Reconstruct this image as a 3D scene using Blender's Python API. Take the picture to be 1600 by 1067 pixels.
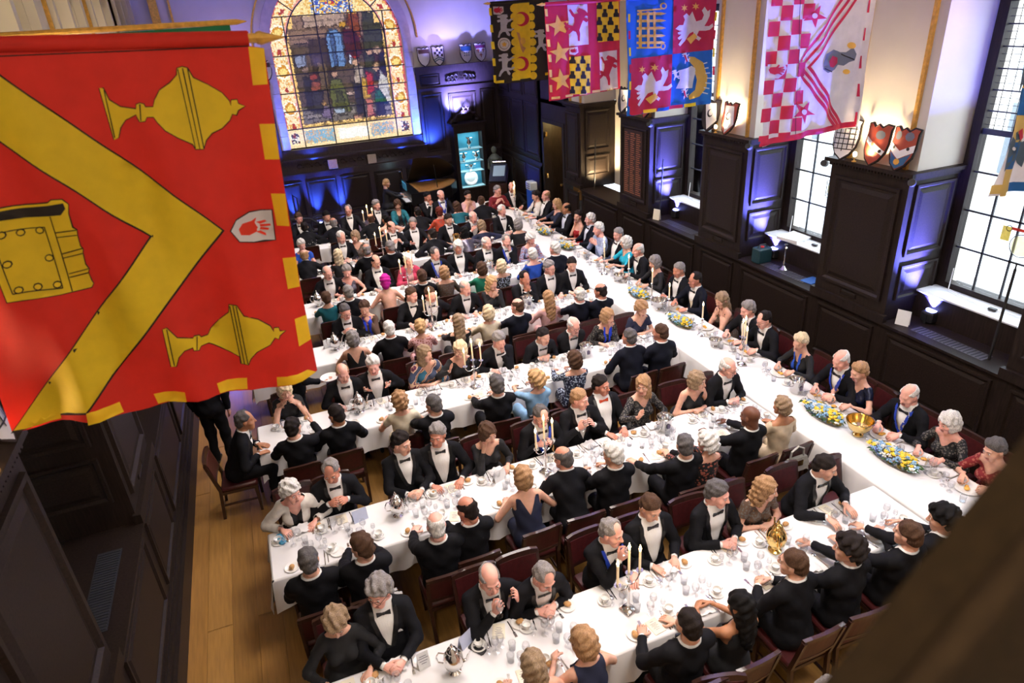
import bpy, math, random
import numpy as np
from mathutils import Vector, Matrix, Euler
from mathutils.geometry import delaunay_2d_cdt

for _o in list(bpy.data.objects):
    bpy.data.objects.remove(_o, do_unlink=True)
SC = bpy.context.scene
COL = SC.collection
PI = math.pi
rnd = random.Random(7)

# ------------------------------------------------------------------ camera
CAM = np.array([0.0, 0.0, 5.6])                     # gallery viewpoint
RW = np.array([[0.92809995, -0.36727941, -0.06112537],
               [-0.21352997, -0.3905498, -0.89547518],
               [0.3050171, 0.84414257, -0.44089441]])   # rows: image right, image down, forward
FPX = 1056.83
cam = bpy.data.objects.new('camera', bpy.data.cameras.new('camera'))
COL.objects.link(cam)
_m = Matrix.Identity(4)
for _i in range(3):
    _m[_i][0] = RW[0][_i]; _m[_i][1] = -RW[1][_i]; _m[_i][2] = -RW[2][_i]
_m.translation = Vector(CAM)
cam.matrix_world = _m
cam.data.sensor_width = 36.0
cam.data.lens = FPX * 36.0 / 1600.0
cam.data.clip_start = 0.05
cam.data.dof.use_dof = True
cam.data.dof.focus_distance = 8.5
cam.data.dof.aperture_fstop = 2.2
SC.camera = cam

# ------------------------------------------------------------------ colour management
SC.view_settings.view_transform = 'Standard'
SC.view_settings.look = 'None'
SC.view_settings.gamma = 1.0
SC.view_settings.use_curve_mapping = False
SC.view_settings.exposure = 0.0
SC.cycles.max_bounces = 6
SC.cycles.diffuse_bounces = 3
SC.cycles.glossy_bounces = 3
SC.cycles.transmission_bounces = 6
SC.cycles.transparent_max_bounces = 32
SC.cycles.caustics_reflective = False
SC.cycles.caustics_refractive = False
SC.cycles.sample_clamp_indirect = 4.0

# ------------------------------------------------------------------ sky: bright overcast
W = bpy.data.worlds.new('world'); SC.world = W
W.use_nodes = True
_nt = W.node_tree
_bg = _nt.nodes['Background']
_bg.inputs[0].default_value = (0.80, 0.90, 1.0, 1)
_bg.inputs[1].default_value = 9.0

def s2l(c):
    return tuple(((v / 12.92) if v <= 0.04045 else ((v + 0.055) / 1.055) ** 2.4) for v in c)
def rgb(r, g, b):
    return s2l((r / 255.0, g / 255.0, b / 255.0))

def lamp(name, kind, loc, energy, color=(1, 1, 1), aim=None, size=0.1, angle=60, blend=0.6, sx=None, sy=None):
    L = bpy.data.lights.new(name, kind)
    L.energy = energy; L.color = color
    if kind == 'SPOT':
        L.spot_size = math.radians(angle); L.spot_blend = blend; L.shadow_soft_size = size
    elif kind == 'POINT':
        L.shadow_soft_size = size
    elif kind == 'AREA':
        L.shape = 'RECTANGLE'; L.size = sx or size; L.size_y = sy or size
    o = bpy.data.objects.new(name, L); COL.objects.link(o)
    o.location = loc
    if aim is not None:
        o.rotation_euler = (Vector(aim) - Vector(loc)).to_track_quat('-Z', 'Y').to_euler()
    return o

# ------------------------------------------------------------------ room dimensions
XR, XL, YB, YF = 7.63, -1.71, 21.0, -1.6      # pier faces, end walls
ZS, ZP, ZC2 = 1.43, 3.46, 7.6                  # window shelf, top of piers, ceiling
PIERS = [(0.10, 1.37), (3.12, 4.39), (6.09, 7.36), (9.14, 10.34), (12.11, 13.30)]
BAYS = [(1.37, 3.12), (4.39, 6.09), (7.36, 9.14), (10.34, 12.11)]
BAN_Y = [3.75, 6.72, 9.74, 12.70, 15.80]
def WP(side, n, y, z):
    return (XR + n, y, z) if side > 0 else (XL - n, y, z)

lamp('banner_fill_light', 'POINT', (-0.9, -0.7, 6.6), 240, (1.0, 0.86, 0.72), size=0.25)  # added fill light for the red banner, no fixture built
BLUE = (0.03, 0.09, 1.0)
VIOL = (0.12, 0.14, 1.0)
WARM = (1.0, 0.72, 0.42)
# area lights added for unseen chandeliers, no fixtures built, daylight is the sky itself
for _y, _e in ((1.5, 190), (6.5, 250), (11.5, 275), (16.5, 210)):
    lamp('ceiling_area_light', 'AREA', (3.3, _y, 7.1), _e, (1.0, 0.90, 0.83), aim=(3.3, _y, 0), sx=2.2, sy=2.2).data.spread = math.radians(130)
# the sky reaches the hall through the windows only: sampling portals in the window openings
for (_a, _b) in BAYS:
    _p = lamp('window_portal', 'AREA', (XR + 0.99, (_a + _b) / 2, 3.7), 1, aim=(0, (_a + _b) / 2, 3.7), sx=1.7, sy=3.9)
    _p.data.cycles.is_portal = True
# blue LED cans standing on the shelves at the foot of each window reveal
LED_SPOTS = []
for _i, (_a, _b) in enumerate(BAYS[1:]):
    LED_SPOTS.append((XR + 0.50, _b - 0.30, ZS + 0.16))
for _p in LED_SPOTS:
    lamp('led_blue_beam', 'SPOT', (_p[0], _p[1], _p[2] + 0.06), 10000, VIOL, aim=(_p[0] - 0.02, _p[1] + 0.30, _p[2] + 1.7), size=0.05, angle=85, blend=0.9)
# warm picture lights behind the shields on the pier tops
for _a, _b in PIERS[1:]:
    lamp('pier_uplight', 'SPOT', (XR - 0.03, (_a + _b) / 2, ZP + 0.12), 420, (1.0, 0.74, 0.42), aim=(XR + 0.10, (_a + _b) / 2, ZP + 2.0), size=0.06, angle=150, blend=0.8)
    lamp('pier_uplight', 'SPOT', (XL + 0.03, (_a + _b) / 2, ZP + 0.12), 170, (1.0, 0.74, 0.42), aim=(XL - 0.10, (_a + _b) / 2, ZP + 2.0), size=0.06, angle=150, blend=0.8)
lamp('recess_uplight', 'SPOT', (XR + 0.38, 14.85, ZS + 0.08), 300, (1.0, 0.75, 0.4), aim=(XR + 0.5, 15.25, 2.4), size=0.05, angle=110, blend=0.8)
lamp('passage_light', 'POINT', (XR + 0.45, 16.9, 2.75), 60, (1.0, 0.75, 0.3), size=0.1)
# blue LED cans along the foot of the end wall
BACK_CANS = [(0.95, 20.68), (1.62, 20.68), (2.36, 20.68), (5.05, 20.68), (-0.4, 20.68)]
for _x, _y in BACK_CANS:
    lamp('led_blue_beam', 'SPOT', (_x, _y - 0.02, 0.20), 14000, BLUE, aim=(_x, _y + 0.14, 1.6), size=0.04, angle=46, blend=1.0)
# blue and violet spots washing the end wall, unseen and without cans
for _x, _e in ((0.5, 800), (1.8, 130), (4.4, 130), (5.35, 1500)):
    lamp('blue_wall_wash', 'SPOT', (_x, YB - 0.55, 1.95), _e, BLUE, aim=(_x, YB, 3.4), size=0.05, angle=120, blend=0.9)
lamp('blue_wall_wash', 'SPOT', (6.3, YB - 0.75, 2.9), 2600, (0.25, 0.25, 1.0), aim=(6.4, YB - 0.02, 3.5), size=0.05, angle=100, blend=0.9)
for _x, _e in ((5.8, 90), (0.2, 80), (2.5, 25)):
    lamp('violet_wall_wash', 'SPOT', (_x, YB - 0.8, 4.5), _e, (0.40, 0.30, 1.0), aim=(_x, YB, 6.3), size=0.1, angle=140, blend=0.9)
lamp('led_blue_corner', 'SPOT', (6.9, 18.6, 0.3), 700, BLUE, aim=(7.7, 18.2, 3.3), size=0.05, angle=80, blend=0.9)
lamp('led_blue_leftwall', 'SPOT', (-1.2, 13.0, 0.3), 90, VIOL, aim=(-1.75, 9.0, 1.6), size=0.05, angle=100, blend=0.9)

# ------------------------------------------------------------------ mesh helpers
class MB:
    def __init__(s): s.v = []; s.f = []; s.m = []
    def add(s, vs, fs, m=0):
        b = len(s.v); s.v.extend(vs)
        for q in fs: s.f.append(tuple(b + i for i in q)); s.m.append(m)
        return s
    def box(s, x0, y0, z0, x1, y1, z1, m=0):
        if x0 > x1: x0, x1 = x1, x0
        if y0 > y1: y0, y1 = y1, y0
        if z0 > z1: z0, z1 = z1, z0
        return s.add([(x0,y0,z0),(x1,y0,z0),(x1,y1,z0),(x0,y1,z0),(x0,y0,z1),(x1,y0,z1),(x1,y1,z1),(x0,y1,z1)],
              [(0,3,2,1),(4,5,6,7),(0,1,5,4),(1,2,6,5),(2,3,7,6),(3,0,4,7)], m)
    def cbox(s, x0, y0, z0, x1, y1, z1, c=0.01, m=0):
        # box with chamfered vertical and top edges (24 corner points)
        if x0 > x1: x0, x1 = x1, x0
        if y0 > y1: y0, y1 = y1, y0
        if z0 > z1: z0, z1 = z1, z0
        c = min(c, (x1-x0)*.45, (y1-y0)*.45, (z1-z0)*.45)
        def ring(z, i):
            return [(x0+i+c,y0+i,z),(x1-i-c,y0+i,z),(x1-i,y0+i+c,z),(x1-i,y1-i-c,z),(x1-i-c,y1-i,z),(x0+i+c,y1-i,z),(x0+i,y1-i-c,z),(x0+i,y0+i+c,z)]
        vs = ring(z0, c*.7) + ring(z0+c, 0) + ring(z1-c, 0) + ring(z1, c*.7)
        fs = [tuple(range(7,-1,-1)), tuple(range(24,32))]
        for k in range(3):
            for i in range(8):
                j = (i+1) % 8
                fs.append((k*8+i, k*8+j, k*8+8+j, k*8+8+i))
        return s.add(vs, fs, m)
    def hexa(s, p, m=0):      # eight corners, bottom ring then top ring
        return s.add(list(p), [(0,3,2,1),(4,5,6,7),(0,1,5,4),(1,2,6,5),(2,3,7,6),(3,0,4,7)], m)
    def lathe(s, prof, c=(0,0,0), n=16, m=0, cap=True):
        vs = []; fs = []
        for r, z in prof:
            for i in range(n):
                a = 2*PI*i/n
                vs.append((c[0]+r*math.cos(a), c[1]+r*math.sin(a), c[2]+z))
        k = len(prof)
        for j in range(k-1):
            for i in range(n):
                i2 = (i+1) % n
                fs.append((j*n+i, j*n+i2, (j+1)*n+i2, (j+1)*n+i))
        if cap:
            fs.append(tuple(range(n-1,-1,-1))); fs.append(tuple((k-1)*n+i for i in range(n)))
        return s.add(vs, fs, m)
    def tube(s, pts, rad, n=8, m=0, cap=True, closed=False):
        P = [Vector(p) for p in pts]; k = len(P)
        rs = rad if hasattr(rad, '__len__') else [rad]*k
        vs = []; fs = []; up = None
        for j in range(k):
            if closed: t = P[(j+1)%k]-P[j-1]
            else: t = (P[min(j+1,k-1)]-P[max(j-1,0)])
            t.normalize()
            if up is None:
                up = Vector((0,0,1)) if abs(t.z) < .9 else Vector((1,0,0))
            a = t.cross(up)
            if a.length < 1e-5: a = t.cross(Vector((0.3,1,0.2)))
            a.normalize(); b = a.cross(t); up = b
            for i in range(n):
                w = 2*PI*i/n
                q = P[j] + a*(rs[j]*math.cos(w)) + b*(rs[j]*math.sin(w))
                vs.append(tuple(q))
        for j in range(k if closed else k-1):
            j2 = (j+1) % k
            for i in range(n):
                i2 = (i+1) % n
                fs.append((j*n+i, j*n+i2, j2*n+i2, j2*n+i))
        if cap and not closed:
            fs.append(tuple(range(n-1,-1,-1))); fs.append(tuple((k-1)*n+i for i in range(n)))
        return s.add(vs, fs, m)
    def sphere(s, c, r, nu=10, nv=7, m=0):
        rx, ry, rz = r if hasattr(r, '__len__') else (r, r, r)
        vs = [(c[0], c[1], c[2]-rz)]; fs = []
        for j in range(1, nv):
            t = -PI/2 + PI*j/nv
            for i in range(nu):
                a = 2*PI*i/nu
                vs.append((c[0]+rx*math.cos(t)*math.cos(a), c[1]+ry*math.cos(t)*math.sin(a), c[2]+rz*math.sin(t)))
        vs.append((c[0], c[1], c[2]+rz)); e = len(vs)-1
        for i in range(nu):
            i2 = (i+1) % nu
            fs.append((0, 1+i2, 1+i))
            for j in range(nv-2):
                a = 1+j*nu; b = a+nu
                fs.append((a+i, a+i2, b+i2, b+i))
            fs.append((1+(nv-2)*nu+i, 1+(nv-2)*nu+i2, e))
        return s.add(vs, fs, m)
    def prism(s, poly, h0, h1, fn=None, m=0):   # poly in (u,v), extruded in w; fn maps (u,v,w)->xyz
        fn = fn or (lambda u, v, w: (u, v, w))
        n = len(poly)
        vs = [fn(u, v, h0) for u, v in poly] + [fn(u, v, h1) for u, v in poly]
        fs = [tuple(range(n-1,-1,-1)), tuple(range(n, 2*n))]
        for i in range(n):
            j = (i+1) % n
            fs.append((i, j, n+j, n+i))
        return s.add(vs, fs, m)
    def xf(s, M):
        s.v = [tuple(M @ Vector(p)) for p in s.v]; return s

def mesh_of(name, mb, mats, smooth=False):
    me = bpy.data.meshes.new(name)
    me.from_pydata(mb.v, [], mb.f)
    for x in (mats if isinstance(mats, (list, tuple)) else [mats]): me.materials.append(x)
    if any(mb.m): me.polygons.foreach_set('material_index', mb.m)
    if smooth:
        me.polygons.foreach_set('use_smooth', [True]*len(me.polygons))
        if smooth != 'all':
            try: me.set_sharp_from_angle(angle=math.radians(40))
            except Exception: pass
    me.update()
    return me
def link(name, me, parent=None, loc=None, rot=None):
    o = bpy.data.objects.new(name, me); COL.objects.link(o)
    if parent is not None: o.parent = parent
    if loc is not None: o.location = loc
    if rot is not None: o.rotation_euler = rot
    return o
def obj(name, mb, mats, parent=None, loc=None, rot=None, smooth=False):
    return link(name, mesh_of(name, mb, mats, smooth), parent, loc, rot)
def tag(o, label=None, cat=None, group=None, kind=None):
    if label: o['label'] = label
    if cat: o['category'] = cat
    if group: o['group'] = group
    if kind: o['kind'] = kind
    return o
def thing(name, label, cat, loc=(0,0,0), rz=0, group=None):
    o = bpy.data.objects.new(name, None); COL.objects.link(o)
    o.location = loc; o.rotation_euler = (0, 0, rz)
    o.empty_display_size = 0.1
    return tag(o, label, cat, group)
def struct(name, mb, mats, smooth=False):
    return tag(obj(name, mb, mats, smooth=smooth), kind='structure')
def dup(root, loc, rz=None, label=None, group=None):
    r = root.copy(); COL.objects.link(r); r.location = loc
    if rz is not None: r.rotation_euler = (0, 0, rz)
    if label: r['label'] = label
    if group: r['group'] = group
    for ch in root.children:
        c = ch.copy(); COL.objects.link(c); c.parent = r
        for g in ch.children:
            d = g.copy(); COL.objects.link(d); d.parent = c
    return r
ORD = 'zeroth first second third fourth fifth sixth seventh eighth ninth tenth eleventh twelfth thirteenth fourteenth fifteenth sixteenth seventeenth eighteenth nineteenth twentieth twenty-first twenty-second twenty-third twenty-fourth twenty-fifth'.split()

# ------------------------------------------------------------------ materials
def mat(name, col=None, rough=0.6, metal=0.0, noise=0.0, nscale=30.0, bump=0.0, bscale=80.0, stretch=None, col2=None,
        objcol=False, emit=0.0, emcol=None, trans=0.0, coat=0.0, sheen=0.0, sss=0.0, alpha=None, pattern=None, spec=None):
    m = bpy.data.materials.new(name); m.use_nodes = True
    nt = m.node_tree; N = nt.nodes; Lk = nt.links
    b = N['Principled BSDF']
    b.inputs['Roughness'].default_value = rough
    b.inputs['Metallic'].default_value = metal
    if spec is not None: b.inputs['Specular IOR Level'].default_value = spec
    if trans: b.inputs['Transmission Weight'].default_value = trans
    if coat: b.inputs['Coat Weight'].default_value = coat
    if sheen: b.inputs['Sheen Weight'].default_value = sheen
    if sss:
        b.inputs['Subsurface Weight'].default_value = sss
        b.inputs['Subsurface Radius'].default_value = (0.01, 0.004, 0.002)
        b.inputs['Subsurface Scale'].default_value = 1.0
    if alpha is not None: b.inputs['Alpha'].default_value = alpha
    if emit:
        b.inputs['Emission Color'].default_value = tuple(emcol or col) + (1,)
        b.inputs['Emission Strength'].default_value = emit
    tc = N.new('ShaderNodeTexCoord')
    def mapped(sc):
        if stretch is None: 
            return tc.outputs['Object']
        mp = N.new('ShaderNodeMapping'); mp.inputs['Scale'].default_value = stretch
        Lk.new(tc.outputs['Object'], mp.inputs[0]); return mp.outputs[0]
    if objcol:
        oi = N.new('ShaderNodeObjectInfo'); src = oi.outputs['Color']
    else:
        rg = N.new('ShaderNodeRGB'); rg.outputs[0].default_value = tuple(col) + (1,); src = rg.outputs[0]
    if pattern == 'floral':
        vo = N.new('ShaderNodeTexVoronoi'); vo.inputs['Scale'].default_value = nscale
        Lk.new(tc.outputs['Object'], vo.inputs['Vector'])
        cr = N.new('ShaderNodeValToRGB'); cr.color_ramp.interpolation = 'CONSTANT'
        cr.color_ramp.elements[0].position = 0.0; cr.color_ramp.elements[0].color = (1,1,1,1)
        cr.color_ramp.elements[1].position = 0.42; cr.color_ramp.elements[1].color = (0,0,0,1)
        Lk.new(vo.outputs['Distance'], cr.inputs[0])
        mx = N.new('ShaderNodeMix'); mx.data_type = 'RGBA'
        Lk.new(cr.outputs[0], mx.inputs[0]); Lk.new(src, mx.inputs[6]); mx.inputs[7].default_value = tuple(col2) + (1,)
        src = mx.outputs[2]
    elif pattern == 'stripe':
        wv = N.new('ShaderNodeTexWave'); wv.inputs['Scale'].default_value = nscale; wv.bands_direction = 'DIAGONAL'
        wv.inputs['Distortion'].default_value = 3.0
        Lk.new(tc.outputs['Object'], wv.inputs['Vector'])
        cr = N.new('ShaderNodeValToRGB'); cr.color_ramp.interpolation = 'CONSTANT'
        cols = col2
        el = cr.color_ramp.elements
        el[0].color = cols[0] + (1,); el[1].position = 0.2; el[1].color = cols[1] + (1,)
        for i, c in enumerate(cols[2:]):
            e = el.new(0.4 + 0.2*i); e.color = c + (1,)
        Lk.new(wv.outputs['Fac'], cr.inputs[0]); src = cr.outputs[0]
    elif noise:
        nz = N.new('ShaderNodeTexNoise'); nz.inputs['Scale'].default_value = nscale; nz.inputs['Detail'].default_value = 4
        Lk.new(mapped(1), nz.inputs['Vector'])
        mr = N.new('ShaderNodeMapRange'); mr.inputs[1].default_value = 0.3; mr.inputs[2].default_value = 0.7
        mr.inputs[3].default_value = 1 - noise; mr.inputs[4].default_value = 1 + noise
        Lk.new(nz.outputs['Fac'], mr.inputs[0])
        mx = N.new('ShaderNodeMix'); mx.data_type = 'RGBA'; mx.blend_type = 'MULTIPLY'; mx.inputs[0].default_value = 1
        Lk.new(src, mx.inputs[6]); Lk.new(mr.outputs[0], mx.inputs[7]); src = mx.outputs[2]
    Lk.new(src, b.inputs['Base Color'])
    if bump:
        nb = N.new('ShaderNodeTexNoise'); nb.inputs['Scale'].default_value = bscale; nb.inputs['Detail'].default_value = 3
        Lk.new(mapped(1), nb.inputs['Vector'])
        bp = N.new('ShaderNodeBump'); bp.inputs['Strength'].default_value = bump; bp.inputs['Distance'].default_value = 0.01
        Lk.new(nb.outputs['Fac'], bp.inputs['Height']); Lk.new(bp.outputs[0], b.inputs['Normal'])
    return m
M = {}
M['wood'] = mat('dark_oak', (0.016, 0.010, 0.0078), 0.5, noise=0.45, nscale=4, stretch=(14, 14, 1.2), bump=0.10, bscale=10, spec=.2)
M['plaster'] = mat('cream_plaster', (0.72, 0.67, 0.58), 0.8, noise=0.04, nscale=2)
M['gilt'] = mat('gilded_moulding', (0.72, 0.42, 0.09), 0.4, metal=0.6, noise=0.2, nscale=20)
M['stone'] = mat('pale_stone', (0.62, 0.52, 0.44), 0.8, noise=0.12, nscale=6, bump=0.2)
M['floorwood'] = mat('oak_floor', (0.28, 0.145, 0.036), 0.42, noise=0.18, nscale=3, stretch=(9, 0.8, 1), bump=0.05, bscale=6)
M['sill'] = mat('white_sill_paint', (0.75, 0.77, 0.8), 0.5, noise=0.03)
M['iron'] = mat('dark_window_metal', (0.02, 0.022, 0.028), 0.5, noise=0.2)
M['black'] = mat('black_plastic', (0.012, 0.012, 0.014), 0.45, noise=0.1)
def thin_glass(name, tint, gl):
    m = bpy.data.materials.new(name); m.use_nodes = True; t = m.node_tree; N = t.nodes; N.remove(N['Principled BSDF'])
    lw = N.new('ShaderNodeLayerWeight'); lw.inputs[0].default_value = .25
    mu = N.new('ShaderNodeMath'); mu.operation = 'MULTIPLY_ADD'; mu.inputs[1].default_value = gl; mu.inputs[2].default_value = .03
    tr = N.new('ShaderNodeBsdfTransparent'); tr.inputs[0].default_value = tint + (1,)
    g = N.new('ShaderNodeBsdfGlossy'); g.inputs['Roughness'].default_value = .04
    mx = N.new('ShaderNodeMixShader'); L = t.links.new
    L(lw.outputs['Facing'], mu.inputs[0]); L(mu.outputs[0], mx.inputs[0]); L(tr.outputs[0], mx.inputs[1]); L(g.outputs[0], mx.inputs[2]); L(mx.outputs[0], N['Material Output'].inputs[0])
    return m
M['glass'] = thin_glass('window_glass', (.97, .98, .98), .15)
M['tableglass'] = thin_glass('clear_table_glass', (.955, .96, .97), .6)
M['silver'] = mat('polished_silver', (0.86, 0.85, 0.83), 0.14, metal=1.0, noise=0.04, nscale=9)
M['gold'] = mat('gilt_silver', (0.95, 0.68, 0.25), 0.16, metal=1.0, noise=0.05, nscale=9)
M['brass'] = mat('brass', (0.75, 0.48, 0.16), 0.3, metal=1.0, noise=0.06)
M['linen'] = mat('white_linen', (0.80, 0.78, 0.785), 0.75, noise=0.025, nscale=3, bump=0.12, bscale=6)
M['china'] = mat('white_china', (0.86, 0.84, 0.81), 0.2, noise=0.02)
M['card'] = mat('white_card', (0.84, 0.84, 0.85), 0.7, noise=0.02)
M['cream'] = mat('cream_card', (0.80, 0.73, 0.58), 0.7, noise=0.02)
M['print'] = mat('print_grey', (0.12, 0.10, 0.16), 0.8, noise=0.2)
M['bread'] = mat('bread_crust', (0.50, 0.27, 0.10), 0.75, noise=0.25, nscale=60, bump=0.3)
M['maroon'] = mat('maroon_leather', (0.055, 0.008, 0.009), 0.40, noise=0.25, nscale=25, bump=0.12)
M['chairwood'] = mat('mahogany_frame', (0.034, 0.012, 0.008), 0.33, noise=0.35, nscale=6, stretch=(10, 10, 1.5), coat=0.3)
M['wax'] = mat('candle_wax', (0.85, 0.76, 0.58), 0.5, emit=0.35, emcol=(1.0, 0.6, 0.25))  # wax glows faintly to imitate flame light passing through it
M['flame'] = mat('candle_flame', (1.0, 0.72, 0.32), 0.5, emit=22.0, emcol=(1.0, 0.70, 0.30))
M['cloth'] = mat('dress_cloth', None, 0.85, objcol=True, noise=0.15, nscale=14, bump=0.25, bscale=12)
M['suit'] = mat('barathea_cloth', None, 0.80, objcol=True, noise=0.25, nscale=10, bump=0.35, bscale=9, spec=0.14)
M['satin'] = mat('black_satin', None, 0.38, objcol=True, noise=0.1)
M['shirt'] = mat('pleated_shirt', None, 0.8, objcol=True, noise=0.05, nscale=40, stretch=(6, 1, 0.3), bump=0.3, bscale=30)
M['skin'] = mat('skin', None, 0.5, objcol=True, noise=0.10, nscale=22, sss=0.15)
M['lips'] = mat('lips', (0.42, 0.15, 0.12), 0.45, noise=0.1)
M['shoe'] = mat('black_shoe_leather', (0.01, 0.01, 0.011), 0.3, noise=0.1)
M['hair'] = mat('hair', None, 0.7, objcol=True, noise=0.4, nscale=26, stretch=(5, 5, 1), bump=0.6, bscale=40, spec=.2)
M['eye'] = mat('eye_white', (0.70, 0.66, 0.62), 0.3, noise=0.03)
M['iris'] = mat('iris_dark', (0.03, 0.02, 0.015), 0.2, noise=0.1)
M['floralA'] = mat('floral_pale', None, 0.8, objcol=True, pattern='floral', nscale=34, col2=(0.42, 0.50, 0.62))
M['floralB'] = mat('floral_red', None, 0.8, objcol=True, pattern='floral', nscale=30, col2=(0.35, 0.10, 0.07))
M['lace'] = mat('lace_grey', None, 0.8, objcol=True, pattern='floral', nscale=40, col2=(0.11, 0.10, 0.09))
M['shawl'] = mat('striped_shawl', (1,1,1), 0.9, pattern='stripe', nscale=2.2, col2=[rgb(40,95,120), rgb(190,150,110), rgb(95,40,70), rgb(205,170,140), rgb(60,70,95)])
M['sequin'] = mat('sequin_cloth', None, 0.3, objcol=True, metal=0.5, noise=0.8, nscale=70)
M['teal'] = mat('teal_panel', (0.05, 0.30, 0.42), 0.6, noise=0.15, nscale=4)  # plain teal base colour of the cabinet back
M['purplefloor'] = mat('dais_carpet', (0.20, 0.15, 0.16), 0.9, noise=0.2, nscale=40)

def flat(name, r, g, b, rough=0.8, **k):
    return mat(name, rgb(r, g, b), rough, noise=k.pop('noise', 0.07), nscale=k.pop('nscale', 8), **k)

# ================================================================== ROOM SHELL
X0, X1 = XL - 1.3, XR + 1.25       # outer limits of the hall
mb = MB(); mb.box(X0, YF, -0.2, X1 + 0.6, YB + 0.4, 0.0)
floor = struct('floor', mb, M['floorwood'])
floor_tones = [mat('oak_board_%s' % n, c, 0.40, noise=0.16, nscale=3, stretch=(12, 0.9, 1), bump=0.05, bscale=6)
               for n, c in (('a', (0.30, 0.150, 0.035)), ('b', (0.26, 0.130, 0.030)), ('c', (0.33, 0.17, 0.042)))]
_bm = []
for t in floor_tones:                       # boards share three meshes
    b_ = MB(); b_.cbox(0, 0, 0, 0.246, 3.58, 0.007, 0.003); _bm.append(mesh_of('floor_board', b_, t))
for i in range(9):                          # the boards along the open aisle by the panelled wall
    for j in range(6):
        o = link('floor_board', _bm[(i*5 + j*3) % 3], floor, (XL + 0.03 + 0.25*i, YF + 0.2 + 3.6*j + (1.1 if i % 2 else 0) - 1.0, 0.0))
mb = MB(); mb.box(X0, YF, ZC2, X1, YB + 0.4, ZC2 + 0.2); struct('ceiling', mb, M['plaster'])
mb = MB(); mb.box(X0, YF - 0.25, 0, X1, YF, ZC2); struct('wall_front', mb, M['plaster'])

def panel_mesh(w, h, d=0.028, mg=0.07):
    # raised-and-fielded panel in the u,v plane, facing +w
    def rect(i, z): return [(i, i, z), (w-i, i, z), (w-i, h-i, z), (i, h-i, z)]
    mg = min(mg, 0.22*min(w, h))
    vs = []
    for i, z in ((0, 0), (0.006, d), (mg*.35, d), (mg*.55, 0.004), (mg*.8, 0.004), (mg*1.25, d*.7)):
        vs += rect(i, z)
    fs = []
    for k in range(5):
        for i in range(4):
            j = (i+1) % 4
            fs.append((k*4+i, k*4+j, k*4+4+j, k*4+4+i))
    fs.append((20, 21, 22, 23))
    b = MB(); b.add(vs, fs); return b
_pc = {}
def panel(parent, origin, u, n, w, h, name='panel', m=None, d=0.028, mg=0.07):
    # u: unit direction of width, n: outward normal (v is up)
    key = (round(w, 3), round(h, 3), id(m), d, mg)
    if key not in _pc: _pc[key] = mesh_of(name, panel_mesh(w, h, d, mg), m or M['wood'])
    u = Vector(u); n = Vector(n); v = n.cross(u)
    o = link(name, _pc[key], parent)
    if v.z < 0:      # width axis runs the other way round
        origin = Vector(origin) + u*w; u = -u; v = n.cross(u)
    mt = Matrix((u, v, n)).transposed().to_4x4(); mt.translation = Vector(origin)
    o.matrix_world = mt
    return o
def bars(parent, name, boxes, m):
    for b_ in boxes:
        q = MB(); q.box(*b_); obj(name, q, m, parent)

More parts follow.
